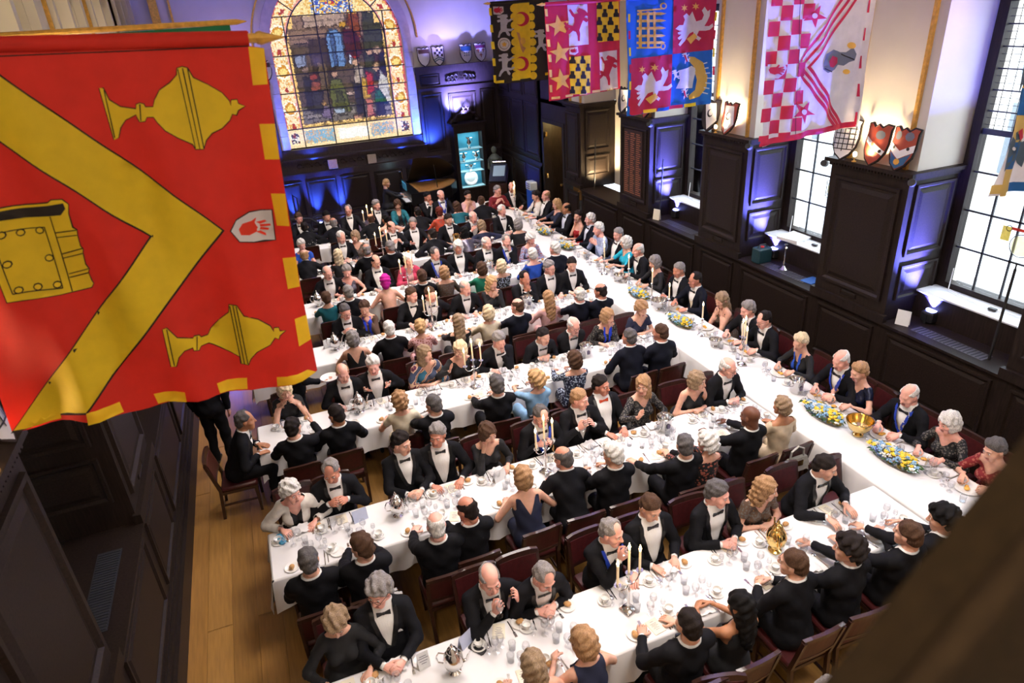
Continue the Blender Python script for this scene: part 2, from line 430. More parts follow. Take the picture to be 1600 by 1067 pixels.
# ------------------------------------------------------------------ side walls
def side_wall(side):
    nm = 'wall_window_side' if side > 0 else 'wall_aisle_side'
    mb = MB()
    def bx(n0, y0, z0, n1, y1, z1, m=0):
        a = WP(side, n0, y0, z0); b = WP(side, n1, y1, z1)
        mb.box(a[0], a[1], a[2], b[0], b[1], b[2], m)
    yend = 15.22 if side > 0 else YB
    bx(0.0, YF, 0, 0.62, yend, ZS - 0.03)                     # wainscot body below the shelves
    bx(-0.10, YF, 0, 0.0, yend, 0.30); bx(-0.06, YF, 0.30, 0.0, yend, 0.37); bx(-0.03, YF, 0.37, 0.0, yend, 0.42)
    bx(-0.05, YF, ZS - 0.03, 0.62, yend, ZS)                  # shelf board
    piers = list(PIERS) + ([(15.22, 16.13)] if side > 0 else [(15.22, 16.4), (18.4, 19.6)])
    for a, b in piers:
        top = ZP
        bx(0.0, a, ZS, 0.95, b, top - 0.10)
        bx(-0.05, a - 0.04, ZS, 0.02, b + 0.04, ZS + 0.10)     # base ledge
        bx(-0.03, a - 0.03, top - 0.10, 0.95, b + 0.03, top - 0.05); bx(-0.07, a - 0.07, top - 0.05, 0.95, b + 0.07, top)
    for a, b in (BAYS if side > 0 else []) :
        bx(0.52, a, ZS, 0.60, b, 1.79)                         # riser under the white sill
    bx(1.2, YF, 0, 1.3, BAYS[0][0] if side > 0 else YB, ZC2, 1)
    if side > 0:
        for (a, b) in PIERS: bx(0.95, a, 0, 1.3, b, ZC2, 1)
        bx(0.95, 12.11, ZS, 1.3, 15.22, ZC2, 1)
        for (a, b) in BAYS:
            bx(0.60, a, 0, 1.3, b, 1.78, 0)
            bx(0.90, a, 5.45, 1.3, b, ZC2, 1)
    w = struct(nm, mb, [M['wood'], M['plaster']])
    n = (-side, 0, 0)
    # panels
    for a, b in piers:
        p = WP(side, 0.0, a + 0.09, ZS + 0.26)
        panel(w, p, (0, 1, 0), n, b - a - 0.18, ZP - ZS - 0.48, d=0.035, mg=0.13)
        panel(w, WP(side, 0.0, a + 0.12, 0.50), (0, 1, 0), n, b - a - 0.24, ZS - 0.62, mg=0.09)
        panel(w, WP(side, -0.001, (a+b)/2 - 0.14, ZS + 0.15), (0, 1, 0), n, 0.28, 0.085, name='name_tablet', m=M['wood'], d=0.015, mg=0.02)
        for yy, nn in ((a, -1), (b, 1)):                       # reveal sides
            o = WP(side, 0.14, yy, 1.90)
            u = (side, 0, 0)
            panel(w, WP(side, 0.12, yy, 2.34), u, (0, nn, 0), 0.68, 0.96, name='reveal_panel', mg=0.10)
            panel(w, WP(side, 0.12, yy, 1.72), u, (0, nn, 0), 0.68, 0.50, name='reveal_panel', mg=0.10)
        dn = MB()                                              # dentil course under the top
        k = int((b - a) / 0.05)
        for i in range(k):
            q = WP(side, -0.055, a + 0.05*i, ZP - 0.085); r = WP(side, -0.02, a + 0.05*i + 0.03, ZP - 0.055)
            dn.box(*q, *r)
        tag(obj('dentil_moulding', dn, M['wood'], w), kind='stuff')
    for a, b in BAYS + ([(13.30, 15.22)] if side > 0 else []):
        panel(w, WP(side, 0.0, a + 0.10, 0.50), (0, 1, 0), n, b - a - 0.20, ZS - 0.62, mg=0.09)
    return w
wr = side_wall(1)
wl = side_wall(-1)

# plaster pilasters above the piers, with gilt strips at their edges
for side, nm in ((1, 'wall_window_side_upper'), (-1, 'wall_aisle_side_upper')):
    mb = MB(); g = []
    for a, b in PIERS + ([(15.22, 16.13)] if side > 0 else [(15.22, 16.4), (18.4, 19.6)]):
        p = WP(side, 0.12, a + 0.03, ZP); q = WP(side, 1.25, b - 0.03, ZC2); mb.box(*p, *q)
        for yy in (a + 0.16, b - 0.20):
            p = WP(side, 0.075, yy, ZP); q = WP(side, 0.13, yy + 0.045, ZC2); g.append(p + q)
    if side > 0:
        mb.box(XR + 0.16, 16.13, 4.25, XR + 1.2, YB, ZC2)
    ob = struct(nm, mb, M['plaster'])
    bars(ob, 'gilt_strip', g, M['gilt'])
    if side < 0:
        k = []
        for i in range(12):
            yy = 8.2 + 1.0*i
            k.append(WP(side, 0.02, yy, 5.2) + WP(side, 0.9, yy + 0.14, ZC2))
        bars(ob, 'ceiling_rib', k, M['plaster'])
        mb2 = MB(); mb2.box(XL - 1.25, YF, ZP, XL - 1.0, YB, ZC2); struct('wall_aisle_side_back', mb2, M['plaster'])

# ------------------------------------------------------------------ windows on the street side
_win_n = [0]
def window(a, b):
    _win_n[0] += 1
    ox = XR + 0.93
    f = MB()
    z0, z1, zt = 1.79, 5.45, 3.88
    f.box(ox - 0.06, a, z0, ox + 0.08, a + 0.13, z1); f.box(ox - 0.06, b - 0.13, z0, ox + 0.08, b, z1)
    f.box(ox - 0.06, a + 0.13, z0, ox + 0.08, b - 0.13, z0 + 0.10); f.box(ox - 0.06, a + 0.13, z1 - 0.12, ox + 0.08, b - 0.13, z1)
    w = tag(obj('window_%d' % _win_n[0], f, M['wood']), kind='structure')
    s = MB(); s.cbox(XR + 0.50, a + 0.01, 1.79, ox - 0.06, b - 0.01, 1.815, 0.008); obj('window_sill', s, M['sill'], w)
    y0, y1 = a + 0.13, b - 0.13
    t = MB(); t.box(ox - 0.02, y0, zt - 0.035, ox + 0.035, y1, zt + 0.035); obj('transom', t, M['iron'], w)
    nc = 4
    for i in range(1, nc):
        yy = y0 + (y1 - y0)*i/nc
        t = MB(); t.box(ox - 0.008, yy - 0.011, z0 + 0.10, ox + 0.016, yy + 0.011, z1 - 0.12); obj('glazing_bar', t, M['iron'], w)
    for i in range(1, 4):
        zz = z0 + 0.10 + (zt - z0 - 0.10)*i/4
        t = MB(); t.box(ox - 0.008, y0, zz - 0.011, ox + 0.016, y1, zz + 0.011); obj('glazing_bar', t, M['iron'], w)
    for i in range(1, 6):
        zz = zt + (z1 - 0.12 - zt)*i/6
        t = MB(); t.box(ox - 0.008, y0, zz - 0.008, ox + 0.016, y1, zz + 0.008); obj('glazing_bar', t, M['iron'], w)
    ld = MB()
    for i in range(1, 13):                       # the small leaded lights of the upper half
        yy = y0 + (y1 - y0)*i/13
        ld.box(ox, yy - 0.003, zt, ox + 0.006, yy + 0.003, z1 - 0.12)
    for i in range(1, 18):
        zz = zt + (z1 - 0.12 - zt)*i/18
        ld.box(ox, y0, zz - 0.003, ox + 0.006, y1, zz + 0.003)
    tag(obj('lead_lattice', ld, M['iron'], w), kind='stuff')
    pm = MB(); pw = (y1 - y0)/nc; ph = (zt - z0 - 0.10)/4
    pm.box(0, 0, 0, 0.004, pw - 0.022, ph - 0.022); pme = mesh_of('pane', pm, M['glass'])
    for i in range(nc):
        for j in range(4):
            link('pane', pme, w, (ox + 0.002, y0 + pw*i + 0.011, z0 + 0.10 + ph*j + 0.011))
    return w
for a, b in BAYS: window(a, b)

# little painted-glass roundels hung in the panes
def roundel(y, z, lab, kind):
    x = XR + 0.90
    t = thing('stained_glass_roundel', lab, 'glass panel', (x, y, z))
    q = MB()
    if kind == 'ring':
        q.tube([(0, 0.14*math.cos(2*PI*i/24), 0.14*math.sin(2*PI*i/24)) for i in range(24)], 0.006, 5, closed=True)
        q.tube([(0, 0.19 + 0.035*math.cos(2*PI*i/12), 0.18 + 0.035*math.sin(2*PI*i/12)) for i in range(12)], 0.005, 5, closed=True)
    else:
        pts = [(-.16, -.12), (-.10, -.15), (.10, -.15), (.16, -.12), (.16, .12), (.10, .15), (-.10, .15), (-.16, .12)]
        q.tube([(0, u, v) for u, v in pts], 0.006, 5, closed=True)
        q.tube([(0, u*.8, v*.8) for u, v in pts], 0.004, 5, closed=True)
    obj('lead_ring', q, M['iron'], t)
    q = MB(); q.prism([(0.13*math.cos(2*PI*i/16), 0.13*math.sin(2*PI*i/16)) for i in range(16)], -0.002, 0.002, lambda u, v, w: (w, u, v))
    obj('painted_pane', q, mat('pale_yellow_glass', (0.9, 0.85, 0.5), 0.3, trans=0.8, noise=0.1), t)
    if kind == 'ring':
        q = MB(); q.box(-0.003, -0.20, 0.17, 0.003, 0.16, 0.205); obj('red_strip', q, mat('ruby_glass', (0.7, 0.05, 0.03), 0.3, trans=0.4, noise=0.1), t)
        q = MB(); q.box(-0.003, 0.16, 0.02, 0.003, 0.27, 0.20); obj('amber_pane', q, mat('amber_glass', (0.8, 0.6, 0.12), 0.3, trans=0.5, noise=0.1), t)
roundel(5.14, 2.62, 'round painted glass with red strip hung in near street window', 'ring')
roundel(8.12, 2.70, 'octagonal leaded glass hung in the second street window', 'oct')

# ------------------------------------------------------------------ street outside
so = MB(); so.box(XR + 1.6, -6, -0.4, XR + 30, 40, -0.2); tag(obj('outside_street', so, mat('street_paving', (0.45, 0.46, 0.48), 0.9, noise=0.1)), kind='structure')
fa = MB(); fa.box(XR + 12, -6, -0.2, XR + 13, 34, 5.5)
fac = tag(obj('outside_facade', fa, mat('portland_stone', (0.62, 0.61, 0.58), 0.9, noise=0.1, nscale=1)), kind='structure')
fw = MB(); fw.cbox(0, 0, 0, 0.12, 1.0, 1.9, 0.02); fwm = mesh_of('window_recess', fw, mat('dim_street_glass', (0.16, 0.19, 0.22), 0.3, noise=0.2))
for i in range(10):
    for z in (0.6, 3.2): link('window_recess', fwm, fac, (XR + 11.93, -1 + 2.6*i, z))
def car(y, lab, col):
    t = thing('car', lab, 'car', (XR + 5.2, y, -0.2), PI/2)
    body = [(-2.1, .25), (-2.1, .75), (-1.5, .9), (-.9, 1.42), (.7, 1.42), (1.4, .95), (2.0, .85), (2.15, .55), (2.1, .25)]
    q = MB(); q.prism(body, -0.85, 0.85, lambda u, v, w: (u, w, v)); obj('body', q, mat('car_paint_' + col, {'silver': (.55,.57,.6), 'white': (.8,.8,.8)}[col], 0.3, metal=.2, noise=.03), t)
    q = MB(); q.prism([(-1.35, .95), (-.85, 1.34), (.62, 1.34), (1.15, .97)], -0.87, 0.87, lambda u, v, w: (u, w, v)); obj('window', q, M['black'], t)
    for wx in (-1.3, 1.35):
        for wy in (-0.82, 0.82):
            q = MB(); q.prism([(wx + .33*math.cos(2*PI*i/14), .33 + .33*math.sin(2*PI*i/14)) for i in range(14)], wy - .1, wy + .1, lambda u, v, w: (u, w, v)); obj('wheel', q, M['black'], t)
car(4.6, 'pale silver car parked on the street, nearer to the hall gallery', 'silver')
car(9.6, 'white car parked on the street beyond the second window', 'white')

# ------------------------------------------------------------------ far end of the window wall: recess, door, panelling
mb = MB()
mb.box(XR + 0.0, 17.55, 0, XR + 0.3, YB, 4.2); mb.box(XR, 16.13, 2.90, XR + 0.3, 17.55, 4.2)
mb.box(XR - 0.06, 16.13, 4.2, XR + 0.4, YB, 4.28)
mb.box(XR - 0.04, 17.55, 1.60, XR, YB, 1.68); mb.box(XR - 0.06, 17.55, 0, XR, YB, 0.3)
mb.box(XR + 0.9, 15.9, 0, XR + 1.0, 18.6, 4.2); mb.box(XR, 17.56, 0, XR + 1.0, 17.75, 4.2); mb.box(XR, 16.0, 3.3, XR + 1.0, 17.7, 3.4)
wd = struct('wall_window_side_end', mb, M['wood'])
for i in range(3):
    y0 = 17.78 + i*1.05
    panel(wd, (XR, y0, 1.80), (0, 1, 0), (-1, 0, 0), 0.92, 1.45, mg=0.09)
    panel(wd, (XR, y0, 3.38), (0, 1, 0), (-1, 0, 0), 0.92, 0.70, mg=0.09)
    panel(wd, (XR, y0, 0.45), (0, 1, 0), (-1, 0, 0), 0.92, 1.05, mg=0.09)
q = MB()
q.box(XR - 0.02, 16.13, 0, XR + 0.22, 16.25, 2.90); q.box(XR - 0.02, 17.43, 0, XR + 0.22, 17.55, 2.90); q.box(XR - 0.02, 16.25, 2.80, XR + 0.22, 17.43, 2.90)
dr = tag(obj('door_1', q, M['wood']), kind='structure')
q = MB(); q.box(XR + 0.72, 15.95, 0.0, XR + 0.78, 17.56, 2.95)
lf = obj('passage_panelling', q, mat('lit_oak', (0.16, 0.085, 0.02), 0.5, noise=0.3, nscale=4, stretch=(10, 10, 1)), dr)  # oak lightened and yellowed, passage light put into its colour
q = MB(); q.box(XR + 0.70, 16.2, 1.62, XR + 0.72, 17.4, 1.68); obj('passage_rail', q, M['chairwood'], dr)
q = MB(); q.tube([(XR + 0.45, 17.35, 1.05), (XR + 0.45, 17.25, 1.08), (XR + 0.45, 16.3, 1.75)], 0.022, 8); q.sphere((XR + .45, 17.37, 1.04), .035); obj('handrail', q, M['brass'], dr, smooth=True)
q = MB(); q.tube([(XR + 0.40, 17.2, 0.45), (XR + 0.40, 16.1, 1.15)], 0.022, 8); obj('handrail', q, M['brass'], dr, smooth=True)
for i in range(5):
    q = MB(); q.cbox(XR + 0.30, 16.2, 0.17*i, XR + 0.7, 17.2 - 0.24*i, 0.17*(i+1), 0.01); obj('step', q, M['wood'], dr)
q = MB(); q.cbox(XR + 0.02, 17.36, 1.30, XR + 0.07, 17.44, 1.42, 0.01); q.cbox(XR + 0.02, 17.36, 2.42, XR + 0.07, 17.44, 2.54, 0.01); obj('hinge', q, M['brass'], dr)

# ------------------------------------------------------------------ end wall with the stained-glass window
WX0, WX1, WZ0, WZS = 1.20, 4.86, 2.34, 5.02
WC, WR = (WX0 + WX1)/2, (WX1 - WX0)/2
arch = [(WC + WR*math.cos(PI*i/24), WZS + WR*math.sin(PI*i/24)) for i in range(25)]
mb = MB()
mb.box(X0, YB, 0, WX0, YB + 0.4, ZC2); mb.box(WX1, YB, 0, X1, YB + 0.4, ZC2); mb.box(WX0, YB, 0, WX1, YB + 0.4, WZ0 - 0.2)
for i in range(24):
    (xa, za), (xb, zb) = arch[i], arch[i+1]
    mb.hexa([(xb, YB, zb), (xa, YB, za), (xa, YB + .4, za), (xb, YB + .4, zb), (xb, YB, ZC2), (xa, YB, ZC2), (xa, YB + .4, ZC2), (xb, YB + .4, ZC2)])
wb = struct('wall_end', mb, M['plaster'])
# moulded stone arch round the window
for r0, r1, yy, m, nmn in ((WR - 0.02, WR + 0.24, -0.10, 'stone', 'arch_stone'), (WR + 0.42, WR + 0.46, -0.05, 'gilt', 'gilt_strip')):
    for i in range(24):
        a0, a1 = PI*i/24, PI*(i+1)/24
        q = MB()
        P = lambda r, a, y: (WC + r*math.cos(a), y, WZS + r*math.sin(a))
        q.hexa([P(r0, a0, YB+yy), P(r1, a0, YB+yy), P(r1, a0, YB+.02), P(r0, a0, YB+.02), P(r0, a1, YB+yy), P(r1, a1, YB+yy), P(r1, a1, YB+.02), P(r0, a1, YB+.02)])
        obj(nmn, q, M[m], wb)
for x0, x1 in ((WX0 - 0.24, WX0 + 0.02), (WX1 - 0.02, WX1 + 0.24)):
    for i in range(7):
        z0 = WZ0 + (WZS - WZ0)*i/7
        q = MB(); q.cbox(x0, YB - 0.10, z0 + .004, x1, YB + .02, WZ0 + (WZS - WZ0)*(i+1)/7, 0.008); obj('jamb_stone', q, M['stone'], wb)
bars(wb, 'gilt_strip', [(-1.5, YB - .06, 4.3, -1.3, YB, ZC2), (-1.05, YB - .04, 4.3, -1.0, YB, ZC2)], M['gilt'])

# panelling of the end wall
mb = MB()
TOPL = 4.22
mb.box(-1.70, YB - 0.16, 0, WX0 - 0.25, YB, TOPL - 0.1); mb.box(WX1 + 0.25, YB - 0.16, 0, XR, YB, TOPL - 0.1)
mb.box(WX0 - 0.25, YB - 0.16, 0, WX1 + 0.25, YB, WZ0 - 0.3)
mb.box(-1.70, YB - 0.26, TOPL - 0.1, WX0 - 0.2, YB, TOPL); mb.box(WX1 + 0.2, YB - 0.26, TOPL - 0.1, XR, YB, TOPL)
mb.box(-1.70, YB - 0.21, TOPL - 0.2, WX0 - 0.22, YB, TOPL - 0.1); mb.box(WX1 + 0.22, YB - 0.21, TOPL - 0.2, XR, YB, TOPL - 0.1)
mb.box(WX0 - 0.3, YB - 0.30, WZ0 - 0.3, WX1 + 0.3, YB, WZ0 - 0.26); mb.box(WX0 - 0.25, YB - 0.12, WZ0 - 0.26, WX1 + 0.25, YB, WZ0 - 0.02)
mb.box(-1.70, YB - 0.24, 1.60, XR, YB, 1.66); mb.box(-1.70, YB - 0.20, 1.50, XR, YB, 1.60); mb.box(-1.70, YB - 0.25, 0, XR, YB, 0.26)
mb.box(-1.70, YB - 0.20, 3.55, WX0 - 0.25, YB, 3.62); mb.box(WX1 + 0.25, YB - 0.20, 3.55, XR, YB, 3.62)
we = struct('wall_end_panelling', mb, mat('end_oak', (0.030, 0.020, 0.022), 0.36, noise=0.4, nscale=4, stretch=(14, 14, 1.2), bump=0.08, bscale=10))
ym = YB - 0.16
xs = [-1.55, -0.62, 0.05, 0.78]
for i in range(3):
    panel(we, (xs[i] + .04, ym, 1.78), (1, 0, 0), (0, -1, 0), xs[i+1] - xs[i] - .10, 1.68, mg=0.09)
    panel(we, (xs[i] + .04, ym, 3.68), (1, 0, 0), (0, -1, 0), xs[i+1] - xs[i] - .10, 0.32, mg=0.06)
for x0, w_ in ((5.20, 0.62),):
    panel(we, (x0, ym, 1.78), (1, 0, 0), (0, -1, 0), w_, 1.68, mg=0.09); panel(we, (x0, ym, 3.68), (1, 0, 0), (0, -1, 0), w_, 0.32, mg=0.06)
panel(we, (6.02, ym, 2.0), (1, 0, 0), (0, -1, 0), 0.86, 1.42, mg=0.12); panel(we, (7.02, ym, 1.78), (1, 0, 0), (0, -1, 0), 0.52, 1.68, mg=0.09)
for i in range(9):
    x0 = -1.55 + 1.0*i
    panel(we, (x0, ym, 0.38), (1, 0, 0), (0, -1, 0), 0.88, 1.05, mg=0.09)
# carved frieze above the cabinet: crown with leaf scrolls
q = MB(); cx, cz = 6.45, 3.86
for s in (-1, 1):
    for k in range(3):
        pts = []
        for i in range(10):
            a = i/9*1.7*PI; r = 0.105*(1 - 0.075*i) - .012*k
            pts.append((cx + s*(0.14 + .115*k + r*math.cos(a)*0.9), ym - 0.03, cz - .01*k + r*math.sin(a)))
        q.tube(pts, [0.022 - .0012*i for i in range(10)], 6)
        q.sphere((cx + s*(0.20 + .11*k), ym - .03, cz - .10), (.05, .03, .035), 7, 5)
for i in range(5):
    a = (i - 2)*.32; q.tube([(cx + .05*(i-2)*.6, ym - .03, cz - .03), (cx + math.sin(a)*.17, ym - .03, cz + .13)], [.022, .010], 6)
q.box(cx - .10, ym - .05, cz - .10, cx + .10, ym, cz - .04)
obj('carved_frieze', q, M['wood'], we, smooth=True)
q = MB()
for k in range(14):                                   # carved leaf frieze under the great window
    xx = 1.35 + .25*k
    q.tube([(xx + .07*math.cos(a*.9), ym - .02, 1.86 + .055*math.sin(a*.9)) for a in range(7)], [.018, .016, .014, .013, .012, .010, .008], 5)
    q.sphere((xx + .10, ym - .015, 1.83), (.035, .02, .03), 6, 5)
obj('carved_frieze', q, M['wood'], we, smooth=True)
for xx, c in ((2.16, (0.45, 0.33, 0.36)), (3.32, (0.30, 0.24, 0.2))):
    q = MB(); q.cbox(xx, YB - 0.27, 1.70, xx + .26, YB - 0.20, 1.96, .01); obj('plaque', q, mat('plaque_stone', c, .6, noise=.15), we)
# dais strip in front of the end wall
mb = MB(); mb.box(-1.6, 19.3, 0, 7.5, YB - 0.26, 0.02); tag(obj('floor_dais', mb, M['purplefloor']), kind='structure')

# ------------------------------------------------------------------ the stained glass itself
gm = bpy.data.materials.new('stained_glass'); gm.use_nodes = True
_n = gm.node_tree.nodes; _l = gm.node_tree.links
at = _n.new('ShaderNodeAttribute'); at.attribute_name = 'glass'
gb = _n['Principled BSDF']; gb.inputs['Roughness'].default_value = 0.25
gb.inputs['Base Color'].default_value = (.05, .05, .05, 1); _l.new(at.outputs['Color'], gb.inputs['Emission Color']); gb.inputs['Emission Strength'].default_value = 1.25
def inpoly(P, x, y):
    r = False; j = len(P) - 1
    for i in range(len(P)):
        if (P[i][1] > y) != (P[j][1] > y) and x < (P[j][0]-P[i][0])*(y-P[i][1])/(P[j][1]-P[i][1]) + P[i][0]: r = not r
        j = i
    return r
# scene in window units: u 0..1 across the picture field, v in metres above the sill; painted front to back
def el(cx, cy, rx, ry, n=14): return [(cx + rx*math.cos(2*PI*i/n), cy + ry*math.sin(2*PI*i/n)) for i in range(n)]
FIG = [   # (polygon, colour) last wins
 ([(0,.5),(1,.5),(1,.95),(0,.95)], (120,112,104)), ([(0,.62),(1,.62),(1,.80),(0,.72)], (150,140,130)),
 ([(0,.95),(1,.95),(1,3.6),(0,3.6)], (92,74,56)),
 ([(0.02,2.6),(.98,2.6),(.98,3.6),(.02,3.6)], (150,118,98)), ([(0.2,3.0),(.62,3.0),(.62,3.5),(.2,3.5)], (190,160,140)),
 ([(0.22,1.5),(.44,1.5),(.44,2.7),(.22,2.7)], (58,44,32)), ([(0.27,1.4),(.36,1.4),(.36,2.1),(.27,2.1)], (104,84,60)),
 ([(.40,1.95),(.56,1.95),(.56,2.75),(.52,2.9),(.44,2.9),(.40,2.75)], (110,150,205)), ([(.44,1.95),(.48,1.95),(.48,2.8),(.44,2.8)], (70,100,150)),
 ([(.05,2.0),(.16,2.0),(.16,2.3),(.05,2.3)], (150,160,190)), ([(.57,2.2),(.74,2.2),(.74,2.9),(.57,2.9)], (78,24,34)), ([(.55,2.95),(.70,2.95),(.70,3.08),(.55,3.08)], (214,160,40)),
 ([(.74,1.5),(.98,1.2),(.98,3.3),(.80,3.3)], (62,66,48)), ([(.86,1.2),(1,1.2),(1,2.4),(.86,2.2)], (70,40,26)), ([(.62,3.0),(.76,2.6),(.76,3.45),(.68,3.5)], (140,70,36)),
 ([(.10,.85),(.2,.8),(.22,1.7),(.1,1.75)], (34,34,44)), (el(.14,1.92,.04,.09), (150,120,110)), ([(.16,1.3),(.27,1.4),(.26,1.6),(.17,1.62)], (150,76,60)), (el(.21,1.72,.045,.09), (150,60,40)),
 ([(.15,.75),(.25,.7),(.28,1.35),(.17,1.35)], (50,48,58)),
 ([(.36,.72),(.54,.70),(.52,1.2),(.48,1.62),(.38,1.62),(.34,1.2)], (98,104,44)), ([(.40,.72),(.5,.72),(.47,1.3),(.42,1.3)], (72,78,32)), (el(.42,1.74,.035,.09), (206,160,130)), (el(.56,1.2,.05,.06), (212,180,160)),
 ([(.60,.55),(.68,.5),(.69,1.5),(.60,1.5)], (32,34,62)), ([(.62,1.45),(.72,1.4),(.74,1.9),(.64,1.9)], (196,176,160)), (el(.66,2.02,.04,.1), (216,170,140)), (el(.66,2.16,.05,.05), (170,40,40)), (el(.61,2.1,.02,.14), (215,220,235)),
 ([(.68,1.0),(.77,1.0),(.77,1.55),(.69,1.6)], (224,174,50)), ([(.74,1.1),(.82,1.2),(.82,1.7),(.75,1.75)], (190,44,40)), ([(.70,.45),(.78,.48),(.78,1.0),(.71,1.0)], (208,120,110)), ([(.73,.35),(.80,.4),(.78,.56),(.73,.52)], (190,40,44)),
 ([(.80,.85),(.93,.80),(.92,1.15),(.83,1.25)], (26,104,72)), ([(.80,.45),(.90,.42),(.90,.85),(.82,.9)], (36,34,40)), (el(.85,1.35,.04,.08), (196,140,110)),
 ([(.86,1.3),(.95,.8),(1.0,.72),(.97,1.5),(.90,1.75)], (226,220,214)), (el(.87,1.85,.04,.12), (214,170,130)), (el(.90,2.28,.05,.10), (216,178,150)), (el(.82,2.24,.035,.09), (206,160,130)), ([(.90,1.75),(1.0,1.7),(1.0,2.2),(.92,2.2)], (34,32,42)),
 ([(.22,.62),(.33,.55),(.36,.85),(.26,.95)], (126,108,140)), (el(.27,1.0,.03,.07), (196,150,90)), ([(.22,.42),(.44,.32),(.46,.42),(.26,.52)], (220,160,34)), ([(.36,.7),(.47,.66),(.47,.8),(.36,.82)], (180,196,215)),
 ([(.55,.42),(.65,.42),(.65,.58),(.55,.58)], (206,150,128)),
]
FIG = [(p, tuple(k*.72 for k in rgb(*c)), min(q[0] for q in p), max(q[0] for q in p), min(q[1] for q in p), max(q[1] for q in p)) for p, c in FIG]
def figure_at(u, v):
    for i in range(len(FIG) - 1, -1, -1):
        P, c, a, b, e, f = FIG[i]
        if a <= u <= b and e <= v <= f and inpoly(P, u, v): return i
    return -1
BW = 0.46
def glass_colour(x, z):
    lx, lz = x - WX0, z - WZ0
    W_ = WX1 - WX0
    ina = (x - WC)**2 + max(0, z - WZS)**2 < (WR - BW)**2
    jit = rnd.uniform(.86, 1.12)
    if lz < 0.52:      # bottom row: arms, boys, tablet
        u = lx/W_; c = (250, 226, 186)
        if .14 < u < .37: c = (132, 176, 196) if rnd.random() < .55 else (206, 176, 140)
        elif .40 < u < .64: c = (246, 246, 240) if .10 < lz < .42 else (250, 224, 180)
        elif .66 < u < .85: c = (140, 170, 190) if rnd.random() < .5 else (222, 186, 150)
        elif (u < .11 or u > .89) and abs((u if u < .5 else 1-u) - .055) < .03 and .12 < lz < .4: c = rnd.choice([(90,80,120), (130, 50, 50), (60, 60, 80), (240,230,220)])
        if lz > .44 or lz < .09: c = (246, 220, 170)
    elif not ina or lz > 3.42:
        d = WR - math.hypot(x - WC, max(0, z - WZS))
        if lz > 3.42 and ina:      # lunette with the coat of arms
            u = (x - WC)/(WR - BW); c = (250, 222, 160)
            h = lz - 3.42
            if abs(u) < .42:
                c = rnd.choice([(225,170,50), (60,80,170), (200,210,230), (250,230,180), (70, 110, 180)])
                if abs(u) < .12 and h > .25: c = rnd.choice([(190,50,40), (40,60,150), (235,190,70)])
            elif rnd.random() < .25: c = (226, 180, 90)
        else:
            c = (252, 226, 184)
            if d < .055: c = (196, 84, 96)
            elif d > BW - .05: c = (226, 150, 140)
            else:
                t = (z*1.0) % .98
                dx = d - BW/2; dz = t - .49
                r = math.hypot(dx, dz)
                if r < .10: c = (244, 214, 130)
                elif r < .155: c = (206, 140, 40)
                elif r < .20: c = (255, 248, 226)
                elif abs(dz) > .42 and abs(dx) < .05: c = (170, 50, 50)
                elif rnd.random() < .25: c = (228, 170, 84)
    else:
        u = (lx - BW)/(W_ - 2*BW); v = lz - .15
        i0 = figure_at(u, v); c = FIG[i0][1] if i0 >= 0 else None
        if i0 != figure_at(u + .0125, v) or i0 != figure_at(u, v + .036): jit *= .22     # leaded outline of each figure
        elif int(v/.21) != int((v + .036)/.21) or int((u + .07*(int(v/.21) % 2))/.13) != int((u + .0125 + .07*(int(v/.21) % 2))/.13): jit *= .5
        if u < .03 or u > .97 or lz < .62 or (u < .09 and v > 3.0) or (u > .91 and v > 3.0): return tuple(k*jit for k in rgb(244, 200, 120))
        if c is None: c = rgb(120, 100, 84)
        return tuple(min(1.2, k*jit*1.05) for k in c)
    return tuple(min(1.2, k*jit) for k in rgb(*c))
cols_x = [WX0, WX0 + BW, WX0 + BW + .88, WX0 + BW + 1.86, WX1 - BW, WX1]
rows_z = [WZ0, WZ0 + .52] + [WZ0 + .52 + .486*k for k in range(1, 9)]
rows_z += [7.0]
G = 0.037
fr = MB()
fr.box(WX0 - .06, YB + .06, WZ0 - .14, WX1 + .06, YB + .2, WZ0)
sgw = tag(obj('window_5', fr, M['wood']), kind='structure')
jit_rng = np.random.RandomState(3)
JX = jit_rng.uniform(-.022, .022, (400, 400)); JZ = jit_rng.uniform(-.022, .022, (400, 400))
def inwin(x, z): return WX0 <= x <= WX1 and z >= WZ0 and (z <= WZS or (x - WC)**2 + (z - WZS)**2 <= (WR - .01)**2)
for ci in range(5):
    for ri in range(len(rows_z) - 1):
        xa, xb, za, zb = cols_x[ci], cols_x[ci+1], rows_z[ri], rows_z[ri+1]
        nx = max(2, round((xb - xa)/G)); nz = max(2, round((zb - za)/G))
        q = MB(); colr = []
        for i in range(nx):
            for k in range(nz):
                def pt(ii, kk):
                    x = xa + (xb - xa)*ii/nx; z = za + (zb - za)*kk/nz
                    if 0 < ii < nx: x += JX[(ci*40 + ii) % 400, (ri*40 + kk) % 400]
                    if 0 < kk < nz: z += JZ[(ci*40 + ii) % 400, (ri*40 + kk) % 400]
                    return x, z
                c4 = [pt(i, k), pt(i+1, k), pt(i+1, k+1), pt(i, k+1)]
                mx = sum(p[0] for p in c4)/4; mz = sum(p[1] for p in c4)/4
                if not inwin(mx, mz): continue
                s_ = .93
                q.add([(mx + (x-mx)*s_, YB + .13, mz + (z-mz)*s_) for x, z in c4], [(0, 1, 2, 3)])
                colr.append(glass_colour(mx, mz))
        if not q.f: continue
        o = obj('pane', q, gm, sgw); o['kind'] = 'stuff'
        a_ = o.data.attributes.new('glass', 'FLOAT_COLOR', 'FACE')
        a_.data.foreach_set('color', np.array([c + (1.0,) for c in colr], dtype=np.float32).ravel())
